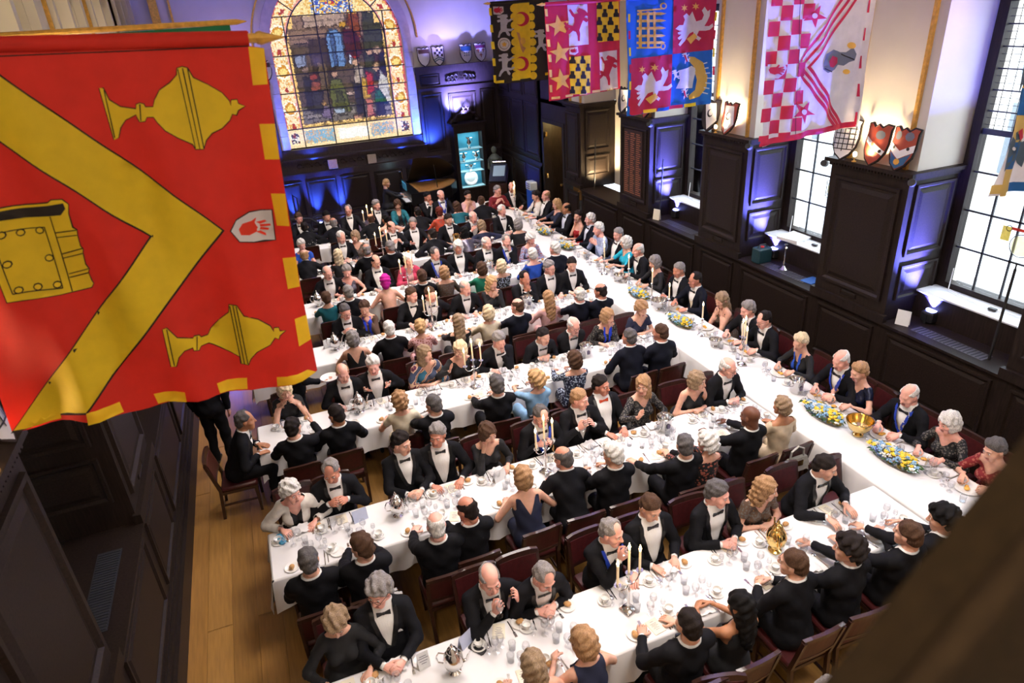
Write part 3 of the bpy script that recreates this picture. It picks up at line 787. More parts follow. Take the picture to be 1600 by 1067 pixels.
lead = MB(); lead.box(WX0, YB + .135, WZ0, WX1, YB + .15, 6.9); obj('lead_backing', lead, M['iron'], sgw)
def gbar(x0, z0, x1, z1, w=.028):
    q = MB(); d = Vector((x1-x0, 0, z1-z0)).normalized(); p = Vector((-d.z, 0, d.x))*w*.5
    A, B = Vector((x0, YB + .09, z0)), Vector((x1, YB + .09, z1)); t = Vector((0, .035, 0))
    q.hexa([tuple(v) for v in (A-p, B-p, B-p+t, A-p+t, A+p, B+p, B+p+t, A+p+t)]); obj('glazing_bar', q, M['iron'], sgw)
for x in cols_x[1:-1]:
    top = WZS + math.sqrt(max(0, WR**2 - (x - WC)**2))
    gbar(x, WZ0, x, min(top, rows_z[7] if x in (cols_x[1], cols_x[4]) else top))
for z in rows_z[1:9]:
    hw = WR if z <= WZS else math.sqrt(max(0, WR**2 - (z - WZS)**2))
    gbar(WC - hw, z, WC + hw, z)
q = MB(); q.tube([(WC + (WR - BW)*math.cos(PI*i/24), YB + .10, WZS + (WR - BW)*math.sin(PI*i/24)) for i in range(25)], .018, 6); obj('glazing_bar', q, M['iron'], sgw)
for a in (.22, .5, .78):
    gbar(WC + (WR - BW)*math.cos(PI*a), WZS + (WR - BW)*math.sin(PI*a), WC + WR*math.cos(PI*a), WZS + WR*math.sin(PI*a))

# outlines of the cloth and of its charges, in millimetres on the plane of each banner (x, z)
BANNERS = {
 'M': (3.75, [(-1520,5655),(-1209,5633),(-870,5626),(132,5579),(118,5516),(187,5502),(152,4973),(122,4270),(117,3730),(-125,3699),(-446,3731),(-756,3738),(-937,3748),(-1227,3768),(-1444,3781),(-1435,3993),(-1470,4600)], 'R', [
  ('chevron_edge',1,'K',[-1140,5729,-919,5482,-189,4666,-1080,3810,-1452,3776,-546,4676,-1017,5196,-1245,5448]),
  ('chevron',2,'Y',[-1138,5714,-922,5474,-201,4668,-1081,3823,-1433,3790,-534,4676,-1014,5205,-1235,5457]),
  ('cup_edge',1,'K',[-563,5389,-541,5391,-532,5338,-497,5305,-436,5290,-432,5308,-411,5314,-393,5307,-391,5294,-361,5292,-349,5319,-316,5361,-265,5388,-228,5418,-220,5447,-193,5453,-170,5445,-155,5400,-98,5364,-44,5322,-20,5282,-21,5261,-15,5287,16,5287,17,5267,47,5249,10,5231,-4,5208,-22,5217,-39,5190,-83,5156,-134,5138,-167,5110,-190,5068,-229,5072,-237,5097,-294,5137,-338,5175,-363,5216,-373,5241,-399,5243,-412,5225,-438,5225,-445,5244,-443,5258,-493,5239,-522,5208,-544,5164,-570,5158]),
  ('cup',2,'Y',[-559,5390,-545,5388,-536,5335,-500,5301,-436,5285,-429,5305,-412,5310,-397,5304,-394,5290,-360,5288,-346,5317,-313,5358,-263,5384,-224,5416,-217,5444,-194,5449,-174,5442,-159,5397,-101,5361,-47,5319,-24,5280,-21,5256,-13,5283,13,5283,14,5264,42,5250,7,5235,-6,5213,-24,5221,-42,5193,-85,5160,-136,5142,-171,5112,-192,5071,-226,5076,-233,5101,-291,5141,-335,5179,-359,5218,-370,5245,-399,5247,-413,5229,-435,5228,-440,5245,-443,5262,-495,5242,-526,5210,-547,5166,-566,5159]),
  ('cup_edge',1,'K',[-614,4193,-588,4199,-552,4135,-481,4111,-474,4120,-448,4113,-443,4098,-411,4094,-390,4124,-337,4163,-278,4206,-266,4254,-224,4249,-201,4184,-134,4148,-80,4091,-69,4055,-67,4077,-39,4074,-37,4053,-4,4046,-41,4021,-54,3999,-71,4011,-105,3974,-183,3947,-222,3912,-245,3873,-288,3884,-284,3926,-360,3982,-401,4022,-419,4041,-456,4043,-470,4024,-497,4035,-496,4052,-537,4048,-574,4015,-600,3962,-633,3964]),
  ('cup',2,'Y',[-610,4193,-591,4195,-555,4130,-482,4106,-474,4114,-451,4109,-445,4093,-410,4089,-387,4120,-335,4159,-275,4203,-264,4250,-227,4245,-205,4180,-137,4143,-84,4087,-72,4050,-65,4072,-42,4070,-40,4048,-10,4047,-45,4025,-55,4005,-73,4017,-107,3979,-185,3952,-225,3916,-247,3878,-283,3888,-280,3930,-356,3987,-397,4027,-417,4046,-456,4048,-471,4030,-493,4039,-495,4058,-538,4053,-577,4019,-603,3966,-628,3965]),
  ('cup_line',3,'K',[-196,5444,-210,5073,-206,5074,-191,5444]),
  ('cup_line',3,'K',[-217,5441,-229,5078,-225,5079,-213,5442]),
  ('cup_line',3,'K',[-175,5440,-192,5074,-187,5074,-170,5441]),
  ('cup_line',3,'K',[-545,5379,-564,5168,-559,5168,-541,5380]),
  ('cup_line',3,'K',[-416,5306,-432,5231,-428,5231,-411,5305]),
  ('cup_line',3,'K',[-248,4246,-268,3883,-263,3883,-243,4247]),
  ('cup_line',3,'K',[-265,4243,-284,3890,-279,3890,-260,4243]),
  ('cup_line',3,'K',[-232,4243,-250,3882,-245,3882,-227,4243]),
  ('cup_line',3,'K',[-594,4188,-613,3971,-608,3971,-589,4188]),
  ('cup_line',3,'K',[-463,4109,-481,4037,-477,4036,-459,4107]),
  ('shield_edge',1,'K',[-166,4658,-124,4709,-51,4730,65,4723,49,4552,-64,4559,-134,4589]),
  ('shield',2,'W',[-159,4657,-123,4703,-53,4723,59,4719,44,4556,-63,4566,-130,4593]),
  ('hand',3,'R2',[-121,4657,-98,4679,-51,4678,-17,4694,-14,4681,-35,4666,21,4670,29,4661,-20,4650,38,4646,38,4635,-17,4636,32,4621,27,4611,-26,4624,5,4597,5,4583,-40,4614,-78,4608,-117,4624]),
  ('book_edge',1,'K',[-1188,4918,-1110,4921,-916,4919,-899,4930,-852,4925,-834,4897,-848,4850,-853,4785,-840,4768,-847,4737,-853,4685,-846,4666,-854,4646,-861,4588,-853,4561,-863,4541,-861,4499,-858,4480,-875,4457,-958,4459,-1103,4464,-1225,4478,-1216,4610,-1196,4894]),
  ('book',2,'Y',[-1190,4911,-1113,4915,-918,4913,-899,4925,-856,4921,-838,4895,-852,4851,-859,4781,-844,4766,-851,4737,-857,4684,-851,4664,-858,4647,-866,4586,-858,4559,-867,4542,-866,4497,-862,4481,-876,4463,-956,4464,-1102,4468,-1220,4483,-1211,4627,-1200,4884]),
  ('book_pages',3,'K',[-1173,4904,-922,4902,-856,4904,-855,4877,-883,4850,-1130,4863,-1168,4865]),
  ('book_line',4,'K',[-932,4767,-845,4764,-844,4769,-931,4772]),
  ('book_line',4,'K',[-936,4744,-851,4739,-850,4743,-935,4748]),
  ('book_line',4,'K',[-939,4659,-851,4668,-851,4673,-939,4664]),
  ('book_line',4,'K',[-942,4638,-859,4642,-858,4647,-941,4642]),
  ('book_line',4,'K',[-944,4555,-859,4559,-858,4564,-943,4559]),
  ('book_line',4,'K',[-946,4536,-865,4539,-864,4544,-946,4541]),
  ('book_line',4,'K',[-930,4851,-958,4466,-954,4467,-926,4851]),
  ('book_line',4,'K',[-1148,4810,-969,4802,-968,4806,-1147,4814]),
  ('book_line',4,'K',[-970,4804,-989,4495,-985,4496,-966,4804]),
  ('book_line',4,'K',[-986,4498,-1185,4521,-1186,4516,-987,4493]),
  ('book_line',4,'K',[-1183,4519,-1174,4729,-1178,4728,-1187,4518]),
  ('book_stud',4,'K',[-973,4788,-983,4776,-998,4773,-1010,4781,-1011,4795,-1001,4806,-986,4809,-975,4802]),
  ('book_stud',5,'Y',[-978,4789,-985,4781,-996,4779,-1005,4784,-1006,4794,-999,4802,-988,4804,-979,4798]),
  ('book_stud',4,'K',[-1052,4790,-1062,4778,-1077,4775,-1088,4783,-1090,4796,-1080,4808,-1065,4811,-1054,4803]),
  ('book_stud',5,'Y',[-1057,4791,-1064,4783,-1075,4781,-1084,4786,-1085,4795,-1078,4803,-1067,4805,-1058,4800]),
  ('book_stud',4,'K',[-1122,4796,-1132,4784,-1146,4781,-1158,4789,-1159,4802,-1149,4814,-1134,4817,-1123,4809]),
  ('book_stud',5,'Y',[-1127,4797,-1134,4789,-1145,4787,-1153,4792,-1154,4801,-1147,4809,-1136,4811,-1128,4806]),
  ('book_stud',4,'K',[-1140,4660,-1150,4648,-1165,4645,-1176,4653,-1177,4667,-1168,4679,-1153,4682,-1141,4674]),
  ('book_stud',5,'Y',[-1145,4661,-1152,4653,-1163,4651,-1172,4657,-1173,4666,-1166,4674,-1155,4676,-1146,4671]),
  ('book_stud',4,'K',[-976,4650,-986,4638,-1002,4635,-1014,4643,-1015,4657,-1005,4669,-990,4672,-978,4664]),
  ('book_stud',5,'Y',[-981,4651,-988,4643,-1000,4641,-1009,4647,-1010,4657,-1003,4665,-992,4667,-983,4661]),
  ('book_stud',4,'K',[-1139,4527,-1149,4515,-1164,4512,-1176,4520,-1177,4534,-1167,4547,-1152,4549,-1140,4541]),
  ('book_stud',5,'Y',[-1144,4528,-1151,4519,-1162,4518,-1171,4524,-1172,4534,-1165,4542,-1154,4544,-1145,4538]),
  ('book_stud',4,'K',[-1064,4522,-1074,4509,-1089,4507,-1101,4515,-1103,4529,-1093,4542,-1077,4544,-1065,4536]),
  ('book_stud',5,'Y',[-1069,4523,-1076,4514,-1087,4512,-1096,4518,-1098,4528,-1090,4537,-1079,4538,-1070,4533]),
  ('book_stud',4,'K',[-983,4514,-993,4502,-1009,4499,-1021,4507,-1022,4522,-1012,4534,-997,4537,-985,4529]),
  ('book_stud',5,'Y',[-988,4515,-995,4507,-1007,4505,-1016,4511,-1017,4521,-1010,4529,-999,4531,-989,4525]),
  ('border_piece',2,'Y',[117,5513,187,5502,169,5341,100,5341]),
  ('border_piece',2,'Y',[91,5161,164,5156,150,4982,81,4986]),
  ('border_piece',2,'Y',[74,4808,143,4805,131,4628,69,4633]),
  ('border_piece',2,'Y',[61,4451,130,4453,118,4278,53,4276]),
  ('border_piece',2,'Y',[53,4100,121,4101,118,3943,44,3935]),
  ('border_piece',2,'Y',[-114,3769,64,3772,109,3728,-123,3707]),
  ('border_piece',2,'Y',[-434,3799,-272,3796,-284,3725,-432,3735]),
  ('border_piece',2,'Y',[-758,3817,-602,3799,-608,3734,-754,3748]),
  ('border_piece',2,'Y',[-1081,3819,-925,3823,-921,3760,-1093,3745]),
  ('border_piece',2,'Y',[-1433,3790,-1354,3859,-1215,3845,-1224,3780]),
  ('sleeve_seam',1,'K',[-1203,5559,118,5513,119,5518,-1202,5564]),
 ]),
 'B2': (15.8, [(5720,5720),(7160,5720),(7140,4020),(5720,4040)], 'K', [
  ('pale',1,'Y',[6273,5688,6675,5707,6654,4104,6245,4096]),
  ('pale_scallop',1,'Y',[6364,5594,6345,5547,6302,5520,6251,5523,6212,5555,6199,5603,6218,5650,6261,5677,6312,5674,6351,5643]),
  ('pale_scallop',1,'Y',[6361,5423,6342,5376,6298,5349,6247,5352,6208,5384,6195,5433,6214,5480,6257,5507,6308,5504,6348,5472]),
  ('pale_scallop',1,'Y',[6357,5250,6338,5202,6295,5175,6243,5179,6204,5211,6191,5261,6210,5308,6253,5335,6305,5332,6344,5299]),
  ('pale_scallop',1,'Y',[6354,5075,6335,5027,6291,5000,6239,5004,6199,5037,6187,5087,6206,5134,6250,5162,6301,5158,6341,5125]),
  ('pale_scallop',1,'Y',[6350,4899,6331,4851,6287,4823,6235,4827,6195,4861,6182,4911,6202,4959,6246,4987,6297,4983,6337,4950]),
  ('pale_scallop',1,'Y',[6347,4721,6328,4672,6283,4645,6231,4649,6191,4683,6178,4734,6197,4782,6241,4810,6294,4806,6334,4772]),
  ('pale_scallop',1,'Y',[6343,4541,6324,4492,6279,4464,6227,4468,6187,4503,6174,4555,6193,4604,6237,4631,6290,4627,6330,4593]),
  ('pale_scallop',1,'Y',[6340,4360,6320,4310,6276,4282,6223,4286,6182,4322,6169,4374,6189,4423,6233,4451,6286,4447,6327,4412]),
  ('pale_scallop',1,'Y',[6336,4176,6316,4126,6272,4098,6219,4103,6178,4138,6165,4191,6184,4241,6229,4269,6282,4264,6323,4229]),
  ('pale_scallop',1,'Y',[6806,5569,6787,5522,6744,5494,6692,5497,6651,5530,6638,5579,6657,5625,6700,5653,6752,5650,6792,5618]),
  ('pale_scallop',1,'Y',[6805,5396,6786,5348,6742,5321,6690,5324,6649,5357,6636,5406,6655,5454,6698,5481,6750,5478,6791,5445]),
  ('pale_scallop',1,'Y',[6803,5221,6785,5173,6741,5146,6688,5149,6647,5182,6634,5232,6653,5280,6697,5307,6749,5304,6790,5271]),
  ('pale_scallop',1,'Y',[6802,5045,6783,4996,6739,4969,6686,4972,6645,5006,6632,5056,6651,5105,6695,5132,6747,5129,6788,5095]),
  ('pale_scallop',1,'Y',[6801,4867,6782,4818,6737,4790,6684,4794,6643,4828,6630,4879,6649,4928,6693,4955,6746,4952,6787,4918]),
  ('pale_scallop',1,'Y',[6800,4687,6781,4637,6736,4609,6683,4614,6641,4648,6628,4700,6647,4749,6691,4777,6744,4773,6786,4738]),
  ('pale_scallop',1,'Y',[6798,4505,6779,4455,6734,4427,6681,4431,6639,4467,6625,4519,6644,4568,6689,4596,6743,4592,6784,4557]),
  ('pale_scallop',1,'Y',[6797,4321,6778,4271,6732,4243,6679,4248,6637,4283,6623,4336,6642,4386,6687,4414,6741,4409,6783,4374]),
  ('pale_scallop',1,'Y',[6796,4136,6776,4085,6731,4057,6677,4062,6635,4098,6621,4151,6640,4201,6685,4230,6739,4225,6781,4189]),
  ('crescent',2,'R3',[6651,5360,6634,5304,6593,5258,6533,5229,6464,5222,6397,5238,6342,5274,6307,5324,6297,5382,6314,5437,6355,5482,6414,5511,6482,5518,6549,5503,6605,5468,6640,5417]),
  ('crescent_cut',3,'Y',[6552,5366,6539,5322,6507,5287,6461,5265,6407,5259,6355,5271,6312,5299,6285,5338,6277,5383,6291,5426,6323,5461,6368,5483,6421,5489,6473,5477,6516,5450,6544,5411]),
  ('crescent',2,'R3',[6599,4416,6582,4358,6540,4310,6479,4281,6408,4275,6339,4293,6283,4332,6247,4386,6237,4446,6254,4504,6296,4551,6357,4580,6427,4586,6495,4569,6552,4531,6589,4477]),
  ('crescent_cut',3,'Y',[6498,4425,6485,4379,6452,4342,6404,4320,6350,4315,6296,4329,6252,4359,6224,4401,6217,4448,6230,4493,6263,4529,6310,4552,6364,4557,6418,4543,6462,4514,6490,4472]),
  ('mace',2,'T',[6319,5111,6397,5085,6475,4805,6547,4757,6466,4656,6412,4767]),
  ('mace',3,'O',[6551,4906,6527,4854,6476,4835,6428,4861,6411,4916,6435,4968,6485,4987,6533,4961]),
  ('talbot',1,'W2',[6058,5490,6121,5487,6133,5435,6090,5409,6151,5374,6246,5420,6275,5393,6183,5337,6125,5321,6094,5260,6094,5198,6193,5186,6246,5210,6266,5180,6192,5136,6120,5142,6170,5067,6145,5035,6094,5061,6058,5132,6000,5134,5940,5087,5904,5022,5863,5032,5905,5133,5951,5184,5956,5269,5957,5343,5890,5335,5869,5377,5909,5392,5961,5391,5949,5423,5888,5433,5883,5471,5950,5472,6000,5492]),
  ('talbot',1,'W2',[6025,4681,6090,4677,6102,4623,6058,4596,6121,4559,6217,4605,6247,4577,6153,4519,6094,4504,6062,4440,6062,4375,6163,4361,6217,4385,6237,4354,6162,4309,6088,4316,6139,4237,6114,4204,6061,4232,6025,4307,5965,4310,5904,4262,5867,4194,5826,4205,5869,4311,5916,4363,5921,4452,5922,4529,5854,4522,5832,4566,5873,4581,5926,4580,5914,4614,5852,4625,5847,4665,5915,4665,5966,4684]),
  ('talbot',1,'W2',[6952,5123,7018,5120,7032,5066,6987,5039,7053,5002,7150,5049,7182,5021,7087,4963,7027,4947,6996,4884,6998,4819,7102,4806,7156,4831,7178,4800,7102,4754,7026,4761,7080,4682,7055,4650,7001,4677,6961,4751,6900,4754,6839,4705,6803,4637,6760,4648,6802,4754,6849,4806,6851,4895,6850,4971,6781,4963,6758,5007,6799,5022,6853,5021,6839,5055,6776,5066,6770,5105,6840,5105,6892,5125]),
  ('rose',1,'W',[6174,4861,6158,4807,6118,4764,6062,4737,5997,4731,5934,4746,5883,4781,5850,4830,5842,4885,5858,4939,5897,4982,5953,5009,6017,5015,6080,5000,6132,4965,6165,4917]),
  ('rose_ring',2,'K',[6130,4864,6118,4825,6089,4793,6047,4773,6000,4768,5954,4780,5916,4806,5892,4842,5885,4882,5898,4921,5926,4953,5968,4973,6015,4978,6061,4966,6099,4941,6123,4905]),
  ('rose_petal',3,'W',[6120,4865,6109,4829,6082,4799,6044,4781,6000,4777,5958,4787,5923,4811,5901,4844,5895,4882,5906,4918,5933,4947,5971,4965,6014,4969,6057,4959,6092,4936,6114,4903]),
  ('rose_heart',4,'O',[6011,4932,6032,4899,6074,4887,6044,4860,6044,4823,6005,4840,5964,4829,5969,4866,5944,4896,5986,4902]),
  ('shield',1,'W',[5796,5663,6043,5649,6045,5540,5954,5484,5793,5506]),
  ('hand',2,'R3',[5800,5596,5837,5627,5906,5628,5942,5660,5955,5650,5933,5617,6009,5627,6017,5612,5949,5595,6030,5592,6028,5575,5950,5573,6022,5562,6017,5546,5944,5556,5990,5527,5980,5515,5922,5538,5875,5528,5819,5551]),
  ('border_piece',1,'Y',[5689,5641,5755,5637,5762,5483,5696,5487]),
  ('border_piece',1,'Y',[5690,5301,5757,5297,5764,5140,5697,5145]),
  ('border_piece',1,'Y',[5691,4955,5759,4950,5766,4790,5698,4795]),
  ('border_piece',1,'Y',[5693,4602,5761,4596,5768,4433,5699,4439]),
  ('border_piece',1,'Y',[5694,4241,5763,4235,5770,4069,5701,4075]),
  ('border_piece',1,'Y',[5743,4110,5943,4114,5939,4053,5739,4054]),
  ('border_piece',1,'Y',[6156,4135,6359,4139,6356,4077,6152,4078]),
  ('border_piece',1,'Y',[6575,4159,6781,4164,6778,4102,6572,4102]),
  ('border_piece',1,'Y',[7000,4185,7210,4189,7208,4127,6998,4127]),
 ]),
 'B3': (12.7, [(5660,5620),(7240,5620),(7260,4020),(5710,3930)], 'R3', [
  ('star',1,'O',[5918,5446,5999,5321,6168,5330,6051,5233,6122,5101,5968,5169,5842,5080,5864,5218,5718,5293,5884,5312]),
  ('star',1,'O',[5925,4985,6007,4855,6179,4862,6060,4763,6132,4626,5975,4698,5847,4607,5870,4750,5722,4829,5890,4847]),
  ('star',1,'O',[5931,4508,6014,4373,6189,4378,6068,4278,6142,4135,5982,4211,5852,4119,5875,4266,5725,4350,5896,4366]),
  ('quarter',1,'W',[6129,5594,6545,5588,6570,4889,6151,4884]),
  ('quarter',1,'W',[6773,4731,7184,4743,7221,4035,6814,4017]),
  ('lion',2,'R3',[6433,5507,6364,5532,6322,5486,6353,5441,6269,5434,6197,5521,6151,5508,6214,5411,6266,5370,6264,5295,6229,5234,6119,5267,6079,5315,6042,5294,6092,5218,6170,5190,6076,5139,6085,5097,6152,5098,6229,5152,6292,5127,6328,5052,6328,4969,6378,4960,6391,5081,6371,5153,6415,5241,6456,5315,6523,5276,6570,5309,6535,5342,6479,5365,6511,5392,6582,5374,6609,5410,6537,5441,6495,5483]),
  ('lion',2,'R3',[7067,4637,7001,4662,6962,4619,6993,4574,6912,4569,6842,4655,6799,4643,6861,4549,6911,4508,6911,4435,6879,4377,6773,4411,6734,4458,6699,4439,6749,4364,6824,4336,6735,4288,6744,4247,6808,4247,6881,4298,6941,4272,6976,4199,6979,4119,7026,4109,7036,4226,7016,4296,7056,4380,7093,4451,7158,4412,7201,4442,7168,4475,7114,4499,7144,4524,7212,4505,7237,4539,7168,4571,7127,4613]),
  ('vair_field',1,'Y',[6744,5608,7216,5616,7231,4916,6765,4914]),
  ('vair_bell',2,'K',[6743,5492,6743,5547,6769,5573,6770,5627,6835,5623,6835,5569,6861,5540,6860,5486]),
  ('vair_bell',2,'K',[6979,5479,6979,5534,7005,5560,7004,5614,7071,5611,7071,5556,7097,5527,7098,5472]),
  ('vair_bell',2,'K',[6860,5348,6860,5403,6886,5429,6886,5484,6953,5480,6953,5425,6979,5396,6979,5341]),
  ('vair_bell',2,'K',[7098,5334,7098,5389,7124,5415,7124,5471,7191,5467,7191,5411,7218,5382,7219,5326]),
  ('vair_bell',2,'K',[6741,5217,6742,5273,6768,5299,6768,5354,6834,5350,6834,5295,6860,5265,6860,5210]),
  ('vair_bell',2,'K',[6979,5202,6979,5258,7005,5284,7005,5339,7072,5335,7072,5280,7099,5250,7099,5194]),
  ('vair_bell',2,'K',[6859,5069,6859,5126,6886,5152,6886,5208,6953,5204,6953,5148,6979,5118,6979,5061]),
  ('vair_bell',2,'K',[7100,5053,7100,5110,7126,5136,7126,5192,7193,5188,7194,5132,7221,5102,7221,5045]),
  ('vair_bell',2,'K',[6739,4937,6740,4993,6766,5020,6766,5076,6833,5071,6833,5015,6859,4985,6859,4928]),
  ('vair_bell',2,'K',[6979,4919,6979,4976,7006,5003,7006,5060,7073,5055,7073,4998,7100,4968,7101,4911]),
  ('vair_field',1,'Y',[6159,4693,6611,4693,6612,4002,6167,4008]),
  ('vair_bell',2,'K',[6156,4580,6157,4634,6183,4659,6184,4712,6247,4707,6245,4654,6269,4625,6268,4571]),
  ('vair_bell',2,'K',[6381,4562,6382,4616,6408,4641,6409,4695,6472,4690,6471,4636,6496,4607,6495,4553]),
  ('vair_bell',2,'K',[6265,4436,6266,4490,6292,4515,6293,4569,6356,4564,6355,4510,6380,4480,6379,4426]),
  ('vair_bell',2,'K',[6493,4416,6494,4471,6519,4496,6520,4550,6584,4545,6583,4491,6608,4461,6608,4406]),
  ('vair_bell',2,'K',[6149,4309,6150,4364,6176,4389,6177,4443,6240,4438,6239,4383,6263,4354,6262,4299]),
  ('vair_bell',2,'K',[6376,4289,6377,4344,6403,4369,6404,4424,6468,4418,6467,4363,6492,4334,6491,4279]),
  ('vair_bell',2,'K',[6259,4161,6260,4216,6286,4242,6287,4297,6351,4291,6350,4236,6375,4206,6374,4150]),
  ('vair_bell',2,'K',[6489,4140,6490,4195,6515,4221,6516,4276,6581,4271,6580,4215,6605,4185,6605,4129]),
  ('vair_bell',2,'K',[6142,4033,6143,4088,6169,4114,6170,4169,6234,4163,6233,4108,6257,4078,6256,4022]),
  ('vair_bell',2,'K',[6371,4011,6372,4067,6398,4092,6399,4148,6463,4142,6463,4086,6488,4056,6487,3999]),
  ('shield',2,'W',[6155,4863,6321,4868,6331,4765,6254,4725,6156,4743]),
  ('hand',3,'R3',[6166,4812,6188,4831,6232,4831,6254,4850,6262,4843,6250,4823,6297,4829,6302,4819,6260,4809,6311,4807,6311,4796,6261,4795,6307,4788,6304,4778,6258,4785,6288,4766,6282,4760,6245,4774,6216,4769,6180,4784]),
  ('border_piece',1,'C',[5666,5554,5723,5551,5730,5427,5677,5430]),
  ('border_piece',1,'C',[5676,5299,5733,5296,5740,5169,5687,5173]),
  ('border_piece',1,'C',[5685,5040,5742,5036,5750,4907,5696,4911]),
  ('border_piece',1,'C',[5695,4775,5753,4771,5760,4640,5706,4644]),
  ('border_piece',1,'C',[5704,4506,5763,4501,5770,4367,5716,4372]),
  ('border_piece',1,'C',[5714,4231,5773,4226,5781,4090,5726,4095]),
  ('border_piece',1,'C',[5761,4003,5916,4010,5914,3966,5759,3959]),
  ('border_piece',1,'C',[6054,4015,6211,4022,6210,3978,6053,3971]),
  ('border_piece',1,'C',[6351,4027,6510,4035,6510,3990,6351,3983]),
  ('border_piece',1,'C',[6653,4040,6814,4047,6814,4002,6652,3995]),
  ('border_piece',1,'C',[6958,4053,7121,4060,7121,4014,6958,4007]),
 ]),
 'B4': (9.74, [(5660,5620),(7260,5620),(7250,4010),(5710,3960)], 'B', [
  ('quarter',1,'R3',[6469,5673,7260,5634,7266,4819,6499,4810]),
  ('quarter',1,'R3',[5750,4798,6492,4805,6514,3989,5750,3984]),
  ('portcullis_bar',2,'O',[5851,5428,6267,5411,6356,5387,6269,5373,5852,5393]),
  ('portcullis_bar',2,'O',[5853,5333,6271,5315,6361,5291,6273,5277,5854,5298]),
  ('portcullis_bar',2,'O',[5855,5232,6275,5213,6365,5188,6277,5174,5856,5197]),
  ('portcullis_bar',2,'O',[5858,5128,6280,5107,6370,5081,6281,5068,5859,5092]),
  ('portcullis_bar',2,'O',[5860,5033,6284,5012,6374,4985,6285,4972,5861,4997]),
  ('portcullis_bar',3,'O',[5881,5442,5926,5439,5939,4949,5893,4953]),
  ('portcullis_bar',3,'O',[6002,5435,6047,5432,6063,4940,6017,4944]),
  ('portcullis_bar',3,'O',[6116,5428,6162,5426,6180,4932,6134,4935]),
  ('portcullis_ring',2,'O',[6358,5490,6355,5473,6342,5459,6323,5450,6301,5447,6278,5452,6258,5463,6244,5479,6239,5497,6243,5514,6255,5528,6274,5537,6297,5540,6320,5535,6339,5524,6353,5508]),
  ('portcullis_ring',3,'B',[6334,5492,6332,5481,6324,5473,6313,5468,6300,5466,6286,5469,6275,5476,6267,5485,6264,5496,6266,5506,6273,5514,6284,5519,6297,5521,6311,5518,6323,5511,6331,5502]),
  ('portcullis_ring',2,'O',[6384,4928,6380,4910,6368,4895,6348,4886,6325,4884,6301,4889,6281,4901,6267,4918,6262,4937,6266,4955,6278,4970,6298,4979,6321,4981,6344,4975,6365,4963,6379,4947]),
  ('portcullis_ring',3,'B',[6359,4930,6357,4919,6349,4910,6338,4905,6324,4904,6310,4907,6298,4914,6290,4924,6287,4935,6289,4946,6297,4954,6308,4960,6322,4961,6336,4958,6348,4951,6356,4941]),
  ('portcullis_chain',2,'O',[5852,5441,6267,5444,6264,5466,5849,5463]),
  ('portcullis_chain',2,'O',[5863,4933,6288,4912,6286,4935,5861,4955]),
  ('griffin',2,'W',[6520,5166,6584,5213,6667,5208,6696,5283,6660,5336,6724,5371,6777,5329,6823,5390,6862,5311,6900,5245,7000,5264,7029,5327,6990,5393,7037,5442,7093,5375,7142,5397,7133,5308,7087,5233,7041,5171,7127,5165,7210,5199,7231,5151,7148,5111,7063,5104,6960,5111,6931,5047,7002,5003,6970,4965,6881,5024,6859,5105,6792,5083,6714,4984,6617,4912,6582,4941,6661,5027,6595,5005,6561,5034,6641,5080,6574,5085,6556,5112,6655,5131,6588,5136]),
  ('griffin',2,'W',[5815,4362,5880,4410,5962,4402,5993,4480,5959,4537,6023,4572,6074,4527,6122,4590,6158,4506,6194,4435,6294,4453,6325,4518,6288,4589,6336,4639,6390,4567,6439,4590,6427,4496,6380,4418,6332,4354,6417,4347,6501,4380,6520,4329,6437,4290,6352,4284,6250,4293,6219,4228,6288,4179,6256,4141,6169,4205,6149,4289,6083,4268,6002,4166,5904,4093,5870,4124,5951,4212,5885,4191,5851,4222,5933,4269,5866,4275,5849,4304,5948,4322,5881,4328]),
  ('star',2,'O',[6670,5500,6687,5464,6734,5469,6702,5444,6738,5414,6689,5425,6677,5390,6660,5427,6613,5421,6645,5447,6610,5476,6658,5465]),
  ('star',2,'O',[6871,5511,6888,5474,6936,5480,6904,5454,6940,5425,6891,5436,6879,5400,6862,5438,6814,5432,6846,5458,6810,5487,6859,5476]),
  ('star',2,'O',[5957,4687,5972,4648,6019,4653,5987,4627,6021,4595,5973,4608,5960,4571,5944,4610,5897,4606,5930,4632,5896,4663,5943,4650]),
  ('star',2,'O',[6163,4699,6179,4660,6227,4665,6194,4638,6229,4606,6181,4619,6168,4582,6152,4622,6104,4617,6137,4643,6102,4675,6150,4662]),
  ('claw',3,'O',[6736,5008,6879,5083,6938,5022,6815,4930]),
  ('claw',3,'O',[6043,4189,6186,4265,6244,4199,6119,4106]),
  ('flag',2,'W',[6615,4562,6873,4611,6971,4552,6926,4391,6903,4272,6592,4292,6642,4417]),
  ('lion',2,'O',[6770,4754,6921,4734,7067,4642,7167,4430,7158,4248,7059,4129,6849,4100,6827,4158,6955,4237,6983,4386,6911,4602,6793,4685]),
  ('mane_ray',3,'W',[7072,4616,7147,4627,7140,4645,7064,4633]),
  ('mane_ray',3,'W',[7100,4542,7176,4547,7170,4565,7094,4560]),
  ('mane_ray',3,'W',[7127,4467,7204,4466,7200,4485,7123,4485]),
  ('mane_ray',3,'W',[7155,4392,7233,4385,7231,4404,7153,4410]),
  ('mane_ray',3,'W',[7136,4321,7214,4308,7215,4326,7137,4339]),
  ('mane_ray',3,'W',[7117,4249,7196,4230,7199,4248,7120,4267]),
  ('mane_ray',3,'W',[7098,4178,7178,4152,7183,4169,7104,4195]),
